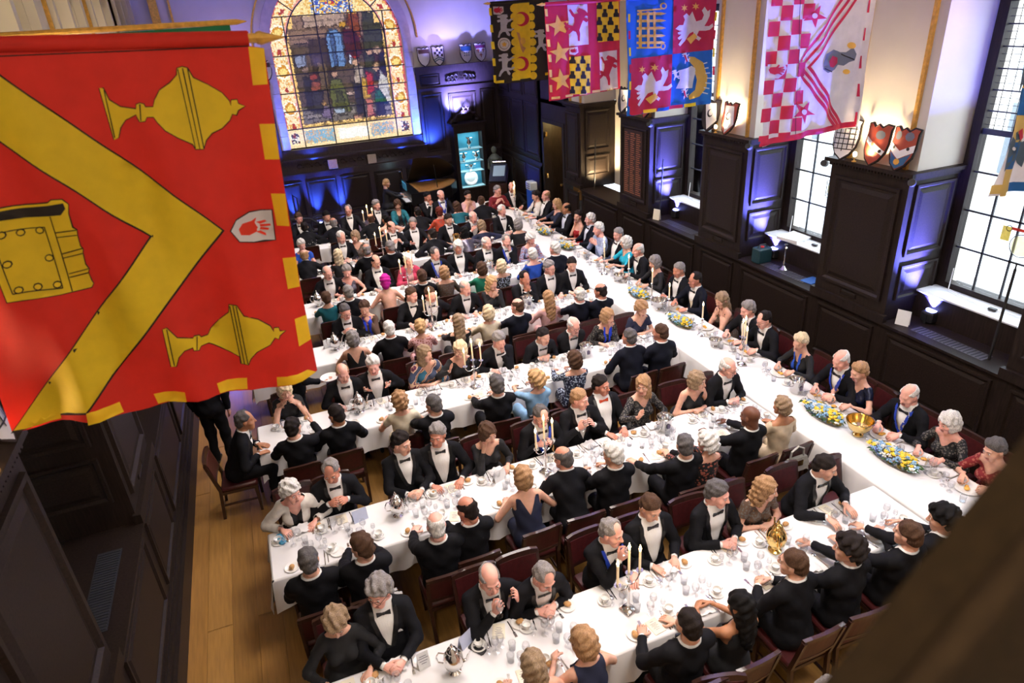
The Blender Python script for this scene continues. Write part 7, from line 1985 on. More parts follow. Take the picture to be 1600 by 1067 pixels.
PM['tumbler'] = proto('tumbler', lambda q: q.lathe([(.0, 0), (.028, 0), (.034, .085), (.032, .085), (.027, .006), (.0, .006)], n=14, cap=False), M['tableglass'])
def _fork(q):
    q.box(-.004, -.10, .001, .004, .03, .0035); q.box(-.010, .03, .001, .010, .045, .004)
    for x in (-.009, -.003, .003, .009): q.box(x - .0016, .045, .002, x + .0016, .088, .0045)
def _knife(q): q.cbox(-.005, -.11, .001, .005, .0, .006, .002); q.prism([(-.006, 0), (.006, 0), (.007, .06), (.002, .105), (-.004, .11)], .001, .003)
def _spoon(q): q.box(-.0035, -.10, .001, .0035, .045, .0035); q.sphere((0, .068, .004), (.016, .026, .004), 8, 4)
PM['fork'] = proto('fork', _fork, M['silver'], False); PM['knife'] = proto('knife', _knife, M['silver'], False); PM['spoon'] = proto('spoon', _spoon, M['silver'])
def _menu(q): q.prism([(-.055, -.078), (.055, -.078), (.055, .078), (-.055, .078)], .001, .004); q.prism([(-.053, -.076), (.055, -.078), (.058, .078), (-.05, .076)], .006, .0075)
PM['menu_booklet'] = proto('menu_booklet', _menu, M['cream'], False)
def _nap(q):
    n = 7; V = []
    for j in range(n):
        for i in range(n):
            u, v = (i/(n-1) - .5), (j/(n-1) - .5)
            V.append((u*.17, v*.15, .006 + .030*abs(math.sin(u*7 + v*3))*(1 - abs(u)) + .018*abs(math.cos(v*8 - u*4))*(1 - 1.6*max(abs(u), abs(v)))))
    q.add(V, [(j*n+i, j*n+i+1, (j+1)*n+i+1, (j+1)*n+i) for j in range(n-1) for i in range(n-1)])
PM['napkin'] = proto('napkin', _nap, M['linen'], 'all')
def _prn(q):
    for k, w in ((0.052, .018), (.030, .032), (.018, .026), (.006, .034), (-.006, .02), (-.018, .030), (-.034, .022)): q.box(-w, k - .002, .0076, w, k + .002, .0079)
PRN = proto('printed_lines', _prn, M['print'], False)
def _food(q): q.sphere((-.015, .0, .016), (.034, .028, .014), 9, 6); q.sphere((.025, .018, .014), (.024, .02, .012), 8, 5)
PM['dessert'] = proto('dessert', _food, flat('apricot_tart', 226, 168, 70, .5, noise=.2, nscale=50), 'all')
def _berry(q):
    for i in range(5): q.sphere((.03*math.cos(i*1.3), -.025 + .014*math.sin(i*2.1), .014), .009, 7, 5)
PM['berry'] = proto('berry', _berry, flat('dark_sauce', 120, 52, 38, .4), 'all')

def put(kind, x, y, rz, label, cat, group, z=TZ):
    o = link(kind, PM[kind], None, (x, y, z), (0, 0, rz)); return tag(o, label, cat, group)
for (ti, side, hx, hy, rz, k) in SEATS:
    if side == 'E': continue
    d = {'F': (0, -1), 'N': (0, 1), 'T': (-1, 0)}[side]; r_ = (d[1], -d[0])
    if side == 'F': ex, ey = hx, SPR[ti][1]
    elif side == 'N': ex, ey = hx, SPR[ti][0]
    else: ex, ey = TX1, hy
    if side != 'T' and not (SX0 + .1 < hx < SX1 + .3): continue
    def at(u, v): return ex + r_[0]*u + d[0]*v, ey + r_[1]*u + d[1]*v
    where = '%s place along top table from the piano' % ORD[k] if side == 'T' else '%s place along %s side of %s table' % (ORD[k], 'far' if side == 'F' else 'near', TNAME[ti])
    j = lambda a=.02: rnd.uniform(-a, a)
    def P(kind, u, v, label, cat, group, dz=0, rot=None, z=0):
        x, y = at(u + j(.015), v + j(.015))
        return put(kind, x, y, rz + (j(.25) if rot is None else rot), label + ', ' + where, cat, group, TZ + dz)
    if side == 'T':
        x, y = at(.02 + j(), .17 + j())
        put('dinner_plate', x, y, rz, 'wide rimmed white plate, ' + where, 'plate', 'dinner plates on the top table')
        put('dessert', x + j(.01), y + j(.01), rnd.uniform(0, 6), 'half eaten apricot dessert on a plate, ' + where, 'dessert', 'desserts on the top table', TZ + .006)
        if k % 2: put('berry', x + .02, y - .01, rnd.uniform(0, 6), 'dark sauce and berries on a plate, ' + where, 'sauce', 'desserts on the top table', TZ + .006)
        P('spoon', .19, .16, 'silver spoon', 'spoon', 'cutlery'); P('fork', -.17, .16, 'silver fork', 'fork', 'cutlery')
        P('wine_glass', .16, .34, 'stemmed wine glass', 'glass', 'wine glasses'); P('water_goblet', .06, .38, 'water goblet', 'glass', 'water goblets')
        P('port_glass', .22, .30, 'small port glass', 'glass', 'port glasses'); P('tumbler', -.10, .40, 'clear tumbler', 'glass', 'tumblers')
        x, y = at(-.22 + j(), .30 + j()); put('saucer', x, y, rz, 'white saucer, ' + where, 'saucer', 'saucers'); put('coffee_cup', x, y, rz + rnd.uniform(-1, 1), 'white coffee cup on saucer, ' + where, 'cup', 'coffee cups', TZ + .004)
        if k % 3 == 0: P('napkin', -.26, .12, 'crumpled linen napkin', 'napkin', 'napkins')
        continue
    far = ti >= 5
    x, y = at(-.20 + j(), .11 + j()); put('side_plate', x, y, rz, 'white side plate, ' + where, 'plate', 'side plates')
    if (k*7 + ti) % 5: put('bread_roll', x + j(.012), y + j(.012), rnd.uniform(0, 6), 'brown bread roll on side plate, ' + where, 'bread', 'bread rolls', TZ + .004)
    P('wine_glass', .10, .30, 'stemmed wine glass', 'glass', 'wine glasses'); P('water_goblet', .03, .25, 'water goblet', 'glass', 'water goblets')
    P('port_glass', .17, .26, 'small port glass', 'glass', 'port glasses'); P('tumbler', -.04, .32, 'clear tumbler', 'glass', 'tumblers')
    x, y = at(.22 + j(), .19 + j()); put('saucer', x, y, rz, 'white saucer, ' + where, 'saucer', 'saucers'); put('coffee_cup', x, y, rz + rnd.uniform(-1, 1), 'white coffee cup on saucer, ' + where, 'cup', 'coffee cups', TZ + .004)
    if not far:
        P('fork', -.115, .13, 'silver fork', 'fork', 'cutlery', rot=j(.15)); P('knife', .12, .13, 'silver knife', 'knife', 'cutlery', rot=j(.15)); P('spoon', .15, .13, 'silver spoon', 'spoon', 'cutlery', rot=j(.15))
        if (k + ti) % 2:
            o = P('menu_booklet', .0, .12, 'cream menu booklet lying flat', 'menu', 'menu booklets', rot=j(.4)); c = link('printed_lines', PRN, o)
        else: P('napkin', .0, .10, 'crumpled linen napkin', 'napkin', 'napkins')

# ------------------------------------------------------------------ silver candelabra and single candlesticks
def candle(parent, x, y, z, L):
    q = MB(); q.lathe([(.011, 0), (.011, L), (.004, L + .004)], (x, y, z), 10); c = obj('candle', q, M['wax'], parent, smooth=True)
    q = MB(); q.lathe([(.001, -.004), (.011, .010), (.013, .022), (.007, .044), (.0005, .068)], (x, y, z + L + .006), 8); obj('flame', q, M['flame'], c, smooth='all')
def stick_profile(h): return [(.055, 0), (.055, .012), (.035, .022), (.016, .045), (.020, .06), (.012, .08), (.013, h*.6), (.020, h*.68), (.011, h*.75), (.012, h - .03), (.026, h - .02), (.026, h - .012), (.014, h - .01), (.015, h)]
def candelabrum(x, y, rz, label):
    t = thing('candelabrum', label, 'candelabrum', (x, y, TZ), rz, 'three-light silver candelabra')
    q = MB(); q.cbox(-.062, -.062, 0, .062, .062, .018, .006); q.lathe(stick_profile(.34), (0, 0, .012), 14); obj('stem', q, M['silver'], t, smooth=True)
    tops = [(0, 0, .44)]
    for a in (0, PI):
        ca, sa = math.cos(a), math.sin(a)
        q = MB(); q.tube([(0, 0, .30), (.05*ca, .05*sa, .285), (.10*ca, .10*sa, .30), (.135*ca, .135*sa, .345), (.135*ca, .135*sa, .37)], .006, 6); obj('arm', q, M['silver'], t, smooth=True); tops.append((.135*ca, .135*sa, .385))
    q = MB(); q.lathe([(.012, 0), (.009, .05), (.011, .09)], (0, 0, .35), 10); obj('centre_shaft', q, M['silver'], t, smooth=True)
    for (a, b, c) in tops:
        q = MB(); q.lathe([(.006, -.02), (.012, -.008), (.032, .0), (.033, .004), (.013, .004), (.015, .022), (.0, .022)], (a, b, c), 12); obj('drip_pan', q, M['silver'], t, smooth=True)
        candle(t, a, b, c + .02, .25 if a == 0 else .20)
    return t
for (x, y, w) in ((2.28, 3.76, 'front'), (2.44, 5.90, 'second'), (2.34, 8.15, 'third'), (2.33, 10.35, 'fourth'), (2.40, 12.4, 'fifth'), (2.34, 14.45, 'sixth'), (2.44, 16.5, 'rearmost')):
    candelabrum(x, y, .35 + .1*math.sin(x*9 + y), 'three light silver candelabrum with lit candles on %s table' % w)
    L_ = lamp('candle_glow', 'POINT', (x, y - .05, TZ + .78), 2.2, (1.0, 0.62, 0.25), size=0.06)
for (x, y, w) in ((6.35, 16.6, 'piano end'), (6.09, 11.2, 'middle'), (6.03, 6.95, 'gallery half')):
    candelabrum(x, y, 1.1, 'three light silver candelabrum at the %s of top table' % w)
def candlestick(x, y, label):
    t = thing('candlestick', label, 'candlestick', (x, y, TZ), 0, 'single candlesticks on the top table')
    q = MB(); q.lathe([(.060, 0), (.060, .01), (.03, .03), (.012, .05), (.010, .24), (.018, .26), (.012, .28), (.026, .29), (.014, .30)], n=12); obj('stem', q, M['silver'], t, smooth=True)
    candle(t, 0, 0, .29, .22)
for i, (x, y) in enumerate(((6.26, 10.55), (6.24, 9.7), (6.10, 8.95), (6.10, 8.02))):
    candlestick(x, y, 'single lit candlestick on top table, %s from the piano' % ORD[i+1])

# ------------------------------------------------------------------ flower arrangements
fy, fb, fw, fg = flat('yellow_rose', 244, 208, 60, .7), flat('pale_blue_bloom', 150, 190, 226, .7), flat('white_bloom', 236, 236, 228, .7), flat('flower_foliage', 52, 84, 44, .7, noise=.4, nscale=40)
def _rose(q):
    q.sphere((0, 0, 0), (.022, .022, .018), 8, 5)
    for a in range(5):
        c, s = math.cos(a*1.26), math.sin(a*1.26); q.add([(c*.010, s*.010, .016), (c*.030 - s*.016, s*.030 + c*.016, .004), (c*.033, s*.033, .012), (c*.030 + s*.016, s*.030 - c*.016, .004)], [(0, 1, 2), (0, 2, 3)])
def _hyd(q):
    for i in range(7):
        a = i*2.4; r = .007*math.sqrt(i); q.sphere((r*1.6*math.cos(a), r*1.6*math.sin(a), .012 - r*.5), .011, 6, 4)
RM = {c: proto(n, fn, m) for c, n, fn, m in (('y', 'yellow_rose', _rose, fy), ('b', 'blue_flower', _hyd, fb), ('w', 'white_flower', _hyd, fw))}
def flowers(x, y, L, Wd, rz, label, mix='yybbwyb'):
    t = thing('flower_arrangement', label, 'flowers', (x, y, TZ), rz, 'low flower arrangements on the top table')
    q = MB(); q.lathe([(.0, 0), (.10, 0), (.12, .03), (.0, .03)], n=14, cap=False); q.v = [(a*L/.26, b*Wd/.26, c) for a, b, c in q.v]; obj('dish', q, M['silver'], t)
    q = MB()
    for i in range(150):
        u, v = rnd.uniform(-1, 1), rnd.uniform(-1, 1)
        if u*u + v*v > 1: continue
        z = .03 + .075*math.sqrt(max(0, 1 - .8*(u*u + v*v))); a = rnd.uniform(0, 6.28); l = .035
        px, py = u*L/2, v*Wd/2
        q.add([(px, py, z), (px + l*math.cos(a) + .01, py + l*math.sin(a), z + .018), (px + 2*l*math.cos(a), py + 2*l*math.sin(a), z - .005), (px + l*math.cos(a), py + l*math.sin(a) + .012, z)], [(0, 1, 2, 3)])
    tag(obj('foliage', q, fg, t), kind='stuff')
    n = 0
    for i in range(44):
        a = i*2.39996; r = math.sqrt((i + .5)/44)
        u, v = r*math.cos(a), r*math.sin(a)
        z = .035 + .085*math.sqrt(max(0, 1 - .85*r*r))
        o = link({'y': 'yellow_rose', 'b': 'blue_flower', 'w': 'white_flower'}[mix[(i*3 + i//5) % len(mix)]], RM[mix[(i*3 + i//5) % len(mix)]], t, (u*L/2*.95, v*Wd/2*.95, z), (v*-.6, u*.5, a))
        s = rnd.uniform(.85, 1.25); o.scale = (s, s, s)
FLW = 'low mound of yellow roses and pale blue flowers'
flowers(6.18, 14.3, .55, .30, PI/2, FLW + ', first from the piano', 'ywbwybw'); flowers(6.14, 13.1, .62, .28, PI/2, FLW + ', second from the piano', 'ywbwwyb')
flowers(6.08, 9.9, .60, .26, PI/2, FLW + ', third from the piano'); flowers(6.06, 8.55, .62, .26, PI/2, FLW + ', fourth from the piano')
flowers(6.03, 5.39, .64, .26, PI/2, FLW + ' before the gilt bowl'); flowers(6.05, 4.36, .66, .28, PI/2, FLW + ' near the end of top table')

# ------------------------------------------------------------------ silver pots, coolers, bowls
def urn(x, y, rz, label, m='silver', s=1.0, grp='silver coffee pots'):
    t = thing('coffee_pot', label, 'coffee pot', (x, y, TZ), rz, grp)
    q = MB(); q.lathe([(r*s, z*s) for r, z in ((.0, 0), (.055, 0), (.055, .012), (.03, .03), (.03, .045), (.075, .09), (.085, .15), (.07, .205), (.045, .235), (.047, .245), (.0, .245))], n=18, cap=False); b = obj('body', q, M[m], t, smooth=True)
    q = MB(); q.lathe([(r*s, z*s) for r, z in ((.047, .243), (.040, .262), (.012, .285), (.016, .30), (.004, .325), (.0, .33))], n=14, cap=False); obj('lid', q, M[m], t, smooth=True)
    q = MB(); q.tube([(a*s, 0, c*s) for a, c in ((.07, .11), (.11, .13), (.125, .18), (.15, .225))], [.016*s, .013*s, .009*s, .007*s], 8); obj('spout', q, M[m], t, smooth=True)
    q = MB(); q.tube([(a*s, 0, c*s) for a, c in ((-.06, .22), (-.11, .235), (-.135, .19), (-.125, .13), (-.075, .11))], .007*s, 7); obj('handle', q, M[m], t, smooth=True)
urn(.68, 3.80, -.3, 'silver coffee pot with bright lid on front table'); urn(.69, 5.90, .3, 'silver coffee pot among glasses on second table'); urn(.70, 8.25, .2, 'silver coffee pot on third table'); urn(.68, 10.38, .1, 'silver coffee pot by the white card on fourth table'); urn(.66, 12.45, .1, 'silver coffee pot beside the banner on fifth table')
urn(3.92, 3.80, 1.0, 'tall gilt coffee jug on the front table', 'gold', 1.15, 'gilt plate')
def cooler(x, y, label, m='silver'):
    t = thing('wine_cooler', label, 'wine cooler', (x, y, TZ), 0, 'wine coolers')
    q = MB(); q.lathe([(.0, 0), (.07, 0), (.075, .02), (.09, .17), (.105, .20), (.10, .205), (.085, .17), (.068, .03), (.0, .03)], n=20, cap=False); obj('bucket', q, M[m], t, smooth=True)
    for s in (-1, 1):
        q = MB(); q.tube([(s*.088, -.025, .13), (s*.112, -.02, .125), (s*.112, .02, .125), (s*.088, .025, .13)], .006, 6); obj('handle', q, M[m], t, smooth=True)
    q = MB(); q.prism([(-.022, .07), (.022, .07), (.026, .12), (.0, .14), (-.026, .12)], -.090, -.084, lambda u, v, w: (u, w, v)); obj('engraved_crest', q, M['print'], t)
cooler(4.12, 6.02, 'silver wine cooler with crest on second table'); cooler(6.16, 6.0, 'silver wine cooler on top table before the blooms'); cooler(4.16, 12.6, 'silver wine cooler on the fifth table'); cooler(4.12, 10.45, 'silver wine cooler with candle behind on fourth table'); cooler(4.17, 8.25, 'silver wine cooler on the third table')
def bowl(x, y, s, label, m):
    t = thing('rose_bowl', label, 'bowl', (x, y, TZ), 0)
    q = MB(); q.lathe([(r*s, z*s) for r, z in ((.0, 0), (.06, 0), (.06, .02), (.035, .04), (.04, .05), (.12, .10), (.15, .18), (.155, .21), (.148, .21), (.14, .18), (.11, .11), (.0, .07))], n=24, cap=False); obj('bowl', q, M[m], t, smooth=True)
    q = MB(); q.tube([(.155*s*math.cos(2*PI*i/24), .155*s*math.sin(2*PI*i/24), .21*s) for i in range(24)], .007*s, 6, closed=True); obj('rim', q, M[m], t, smooth=True)
bowl(6.10, 4.90, 1.0, 'large shining gilt bowl between two flower mounds', 'gold'); bowl(6.08, 9.2, .9, 'cut silver bowl between candlesticks on top table', 'silver'); bowl(6.15, 10.7, .7, 'small silver bowl beyond the third flower mound', 'silver'); bowl(6.05, 7.6, .6, 'small silver bowl near joined hands on top table', 'silver')
def pitcher(x, y, label):
    t = thing('glass_pitcher', label, 'pitcher', (x, y, TZ), .5)
    q = MB(); q.lathe([(.0, 0), (.055, 0), (.065, .06), (.06, .12), (.05, .16), (.055, .19), (.052, .19), (.046, .16), (.056, .12), (.06, .06), (.0, .008)], n=18, cap=False); obj('jug', q, M['tableglass'], t, smooth=True)
    q = MB(); q.tube([(.05, 0, .17), (.095, 0, .165), (.10, 0, .10), (.06, 0, .05)], .006, 6); obj('handle', q, M['tableglass'], t, smooth=True)
pitcher(6.20, 4.02, 'clear water pitcher at the gallery end of top table'); pitcher(6.22, 12.2, 'clear water pitcher beyond the flowers on top table')
t = thing('trophy_cup', 'tall two handled silver gilt cup on the sixth table', 'trophy', (4.05, 14.5, TZ))
q = MB(); q.lathe([(.0, 0), (.05, 0), (.05, .02), (.015, .05), (.02, .10), (.06, .16), (.075, .26), (.08, .30), (.074, .30), (.065, .25), (.0, .17)], n=18, cap=False); obj('cup', q, M['gold'], t, smooth=True)
for s in (-1, 1):
    q = MB(); q.tube([(s*.07, 0, .26), (s*.13, 0, .27), (s*.135, 0, .20), (s*.055, 0, .15)], .007, 7); obj('handle', q, M['gold'], t, smooth=True)

# ------------------------------------------------------------------ cards, phone and small things
def standing_card(x, y, rz, w, h, label, m='card', text=True, z=TZ):
    t = thing('standing_card', label, 'card', (x, y, z), rz, 'standing cards')
    for s in (-1, 1):
        q = MB(); q.hexa([(-w/2, s*.03 - .001, 0), (w/2, s*.03 - .001, 0), (w/2, s*.03 + .001, 0), (-w/2, s*.03 + .001, 0), (-w/2, -.001, h), (w/2, -.001, h), (w/2, .001, h), (-w/2, .001, h)]); obj('leaf', q, M[m], t)
    if text:
        q = MB()
        for k, ww in ((.78, .30), (.66, .42), (.5, .34), (.36, .22)):
            yy = -.03*(1 - k) - .0022; q.box(-w*ww, yy - .0006, h*k - .004, w*ww, yy, h*k + .002)
        obj('printed_lines', q, M['print'], t)
fb2 = flat('pale_blue_card', 196, 204, 232); M['bluecard'] = fb2
standing_card(.30, 6.02, .2, .16, .14, 'pale blue card held up on second table', 'bluecard', False); standing_card(.86, 4.03, .5, .17, .13, 'pale blue card leaning on the front table', 'bluecard', False)
standing_card(.46, 3.96, .1, .10, .16, 'white folded menu with crest on the front table'); standing_card(.60, 10.55, .2, .19, .15, 'white card in front of coffee pot on fourth table', 'card', False); standing_card(6.42, 17.3, -.3, .2, .2, 'white card standing at piano end of top table', 'card', False); standing_card(1.9, 6.0, .3, .16, .13, 'white card open on second table', 'card', False)
q = MB(); q.cbox(-.038, -.075, 0, .038, .075, .010, .006); o = obj('mobile_phone', q, M['black'], None, (.92, 3.93, TZ), (0, 0, .6), True); tag(o, 'black mobile phone lying beside the blue card', 'phone')
q = MB(); q.cbox(-.03, -.085, .0, .03, .085, .008, .004); obj('screen', q.xf(Matrix.Scale(.95, 4)), M['black'], o)
q = MB(); q.cbox(-.035, -.085, 0, .035, .085, .035, .014); o = obj('glasses_case', q, flat('case_blue', 62, 140, 176, .5), None, (-.53, 6.06, TZ), (0, 0, .25), True); tag(o, 'blue glasses case on the corner of second table', 'case')
_s = [q for q in SEATS if q[:2] == (1, 'N') and q[5] == 11][0]
t = thing('handbag', 'silver grey handbag hung on chair back behind the fawn top', 'handbag', (_s[2] - .04, _s[3] - .36, .59), 0)
bagm = mat('metallic_leather', (0.42, 0.40, 0.36), .38, metal=.15, noise=.15)
q = MB(); q.prism([(-.15, 0), (.15, 0), (.165, .06), (.13, .17), (-.13, .17), (-.165, .06)], -.045, .045, lambda u, v, w: (u, w*(1 - .5*v/.17), v)); obj('bag_body', q, bagm, t)
q = MB(); q.tube([(-.10, 0, .16), (-.085, 0, .27), (0, 0, .32), (.085, 0, .27), (.10, 0, .16)], .012, 7); obj('handle', q, bagm, t, smooth=True)
q = MB(); q.cbox(-.06, -.052, .08, .06, -.04, .15, .01); obj('clasp', q, M['gold'], t)
place_chair(5.29, 4.30, PI, 'empty maroon chair at window end of front table', 'dining chairs round the tables')
place_chair(2.45, 2.52, PI*.92, 'maroon chair of the grey head below the front table', 'dining chairs round the tables')
# what the guests hold
def held_glass(key, s, kind, label):
    root, info = HELD[key]
    w = info['wr'][s]; dv = info['H'][s][1]; dv = dv/np.linalg.norm(dv)
    p = root.matrix_basis @ Vector(w + dv*.085 + np.array([0, .03, -.06 if kind == 'wine_glass' else 0]))
    o = link(kind, PM[kind], None, p, (.25, 0, 0)); tag(o, label, 'glass', 'glasses held by guests')
held_glass((0, 'F', 3), 1, 'wine_glass', 'wine glass at the lips of the bald man')
held_glass((1, 'F', 7), 1, 'wine_glass', 'wine glass held up by sandy grey man at second table')
held_glass((0, 'F', 5), 1, 'port_glass', 'port glass held by man with blue ribbon at front table')

# ================================================================== STAFF AND THE EXTRA GUEST
person('person', (2.94, 2.32, 0), PI*.95, 'm', .25, 0, .4, 0, 'receding', 'grey', 'e', 'tux:black', 'lap', .3, 0, 'grey haired guest below the front table, only the head showing')
person('person', (-1.22, 9.05, 0), -.3, 'm', .05, .3, .1, 0, 'short', 'dark', 'a', 'waiter:black', 'down', 3.0, 0, 'waiter in black standing in aisle behind the red banner', stand=True)
r_, inf = person('person', (-.06, 9.05, 0), -PI/2, 'm', .12, 0, .2, 0, 'short', 'brown', 'a', 'waiter:black', 'plate', 3.0, 0, 'waiter carrying a plate behind the third table guests', stand=True)
o = link('dinner_plate', PM['dinner_plate'], None, r_.matrix_basis @ Vector(inf['wr'][1] + np.array([0, .14, .02]))); tag(o, 'white plate carried by the waiter beside the banner', 'plate')
person('person', (3.55, 19.95, 0), -PI/2, 'f', .12, .1, .25, 0, 'short', 'blond', 'a', 'long:black:high', 'keys', .45, 1, 'pianist in black with short fair hair at the piano')
t = thing('piano_stool', 'black stool under the pianist', 'stool', (3.55, 19.95, 0))
q = MB(); q.cbox(-.3, -.18, .42, .3, .18, .48, .02); obj('seat', q, M['black'], t)
for sx in (-1, 1):
    for sy in (-1, 1): q = MB(); q.box(sx*.25 - .02, sy*.14 - .02, 0, sx*.25 + .02, sy*.14 + .02, .42); obj('leg', q, M['black'], t)

# ------------------------------------------------------------------ grand piano
pb = mat('piano_lacquer', (0.008, 0.008, 0.010), 0.3, noise=.05, spec=.3)
t = thing('grand_piano', 'black grand piano with raised lid before the end wall', 'piano', (4.15, 19.9, 0), 0)
out = [(0, -.72), (.55, -.72), (1.0, -.60), (1.35, -.28), (1.62, .10), (1.72, .42), (1.60, .66), (1.3, .74), (0, .74)]
q = MB(); q.prism(out, .66, .98); obj('case', q, pb, t)
inn = [(a*.93 + .06, b*.92) for a, b in out]
q = MB(); q.prism([(.28, -.60)] + inn[1:8] + [(.28, .68)], .981, .985); obj('soundboard', q, mat('soundboard_spruce', (.42, .20, .06), .35, noise=.15), t)
q = MB()
for i in range(30): q.box(.34, -.5 + .036*i, .99, min(1.5, .6 + .035*i), -.498 + .036*i, .993)
tag(obj('string', q, M['gold'], t), kind='stuff')
q = MB(); q.box(-.16, -.66, .70, .06, .66, .74); obj('key_bed', q, pb, t)
q = MB()
for i in range(52): q.box(-.15, -.61 + .0235*i, .74, 0, -.589 + .0235*i, .755)
tag(obj('key', q, M['card'], t), kind='stuff')
q = MB(); q.box(-.02, -.40, .99, .02, .40, 1.22); obj('music_desk', q, pb, t)
q = MB(); q.box(-.035, -.30, 1.0, -.022, .16, 1.20); obj('sheet_music', q, flat('lamp_lit_paper', 90, 190, 230), t)  # blue lamplight put into the paper colour
an = math.radians(38)
q = MB(); q.prism([(a, .74 - b) for a, b in out[1:]] + [(.25, 0), (.25, 1.46)], 0, .02, lambda u, v, w: (u, .74 - v*math.cos(an) - w*math.sin(an), 1.0 + v*math.sin(an) + w*math.cos(an)))
obj('lid', q, pb, t)
q = MB(); q.tube([(.9, -.35, .98), (.9, -.2, 1.62)], .012, 6); obj('lid_prop', q, pb, t)
for (a, b) in ((.2, -.55), (.2, .55), (1.4, .4)): q = MB(); q.lathe([(.03, 0), (.035, .08), (.05, .5), (.06, .66)], (a, b, 0), 10); obj('leg', q, pb, t)
q = MB(); q.box(.1, -.06, .1, .16, .06, .66); obj('pedal_lyre', q, pb, t)
q = MB(); q.tube([(.02, .25, 1.2), (.0, .2, 1.45), (-.08, .1, 1.52)], .008, 6); q.cbox(-.14, .0, 1.50, -.05, .22, 1.53, .008); obj('music_lamp', q, M['silver'], t)
lamp('piano_lamp', 'POINT', (4.07, 20.0, 1.45), 3, (.5, .85, 1.0), size=.03)

# ------------------------------------------------------------------ silver cabinet
t = thing('display_cabinet', 'tall dark cabinet with lit shelves of silver at end wall', 'cabinet', (6.44, 20.55, 0))
q = MB(); q.box(-.50, -.22, 0, .50, .28, .62); q.box(-.50, -.20, .62, -.40, .28, 2.34); q.box(.40, -.20, .62, .50, .28, 2.34); q.box(-.5, -.22, 2.32, .5, .28, 2.52); q.box(-.56, -.26, 2.52, .56, .28, 2.58); obj('case', q, M['wood'], t)
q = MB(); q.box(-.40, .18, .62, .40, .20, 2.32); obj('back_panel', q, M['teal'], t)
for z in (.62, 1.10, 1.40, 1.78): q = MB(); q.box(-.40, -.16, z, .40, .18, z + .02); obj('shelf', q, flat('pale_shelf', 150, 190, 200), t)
q = MB()
for s in (-1, 1):
    q.tube([(s*(.05 + .45*i/8), -.02, 2.60 + .26*math.cos(i/8*PI/2) + .03*math.sin(i*2)) for i in range(9)], [.07 - .004*i for i in range(9)], 7)
    q.sphere((s*.36, -.02, 2.64), (.10, .06, .06), 8, 6)
q.sphere((0, -.02, 2.86), (.10, .06, .08), 8, 6); q.tube([(-.05, -.02, 2.9), (-.09, -.02, 3.02), (-.03, -.02, 2.99), (0, -.02, 3.05), (.04, -.02, 2.99), (.10, -.02, 3.01), (.05, -.02, 2.9)], .02, 6)
obj('carved_crest', q, M['wood'], t, smooth=True)
q = MB(); q.box(-.40, -.195, .62, -.385, -.18, 2.32); q.box(.385, -.195, .62, .40, -.18, 2.32); q.box(-.4, -.195, 2.30, .4, -.18, 2.32); obj('door_frame', q, M['iron'], t)
for z in (1.08, 1.38, 1.76, 2.28): lamp('cabinet_light', 'AREA', (6.44, 20.50, z - .01), 5, (.72, .93, 1.0), aim=(6.44, 20.56, 0), sx=.7, sy=.08)
def vessel(x, z, prof, label, handles=0, spout=False):
    v = thing('silver_vessel', label, 'silverware', (6.44 + x, 20.52, z), 0, 'silver in the lit cabinet')
    q = MB(); q.lathe(prof, n=14, cap=False); obj('body', q, M['silver'], v, smooth=True)
    h = prof[-1][1]; R_ = max(p[0] for p in prof)
    for s in ((-1, 1) if handles == 2 else (1,) if handles else ()):
        q = MB(); q.tube([(s*R_*.8, 0, h*.9), (s*R_*1.6, 0, h*.95), (s*R_*1.6, 0, h*.6), (s*R_*.8, 0, h*.45)], .008, 6); obj('handle', q, M['silver'], v, smooth=True)
    if spout: q = MB(); q.tube([(-R_*.5, 0, h*.85), (-R_*1.2, 0, h*1.05)], [.02, .01], 6); obj('spout', q, M['silver'], v, smooth=True)
ew = [(.0, 0), (.05, 0), (.05, .02), (.02, .06), (.07, .14), (.07, .20), (.03, .28), (.03, .34), (.0, .34)]
vessel(0, 1.80, ew, 'silver ewer alone on the top shelf', 1, True); vessel(-.20, 1.42, [(r*.9, z*.8) for r, z in ew], 'two handled silver cup on second shelf, wall side', 2); vessel(.20, 1.42, [(r*.9, z*.8) for r, z in ew], 'two handled silver cup on second shelf, door side', 2)
vessel(0, 1.12, [(.0, 0), (.05, 0), (.02, .04), (.08, .12), (.10, .2), (.0, .2)], 'low two handled silver bowl on third shelf', 2)
v = thing('silver_dish', 'large round silver dish upright on the lowest shelf', 'dish', (6.44, 20.58, .87), 0, 'silver in the lit cabinet')
q = MB(); q.lathe([(.0, -.01), (.14, -.01), (.15, .0), (.22, .012), (.225, .006), (.15, -.015), (.0, -.02)], n=28, cap=False); q.xf(Matrix.Rotation(PI/2 - .15, 4, 'X')); obj('dish', q, mat('bright_silver', (.95, .95, .93), .35, metal=.6, noise=.05), v, smooth=True)

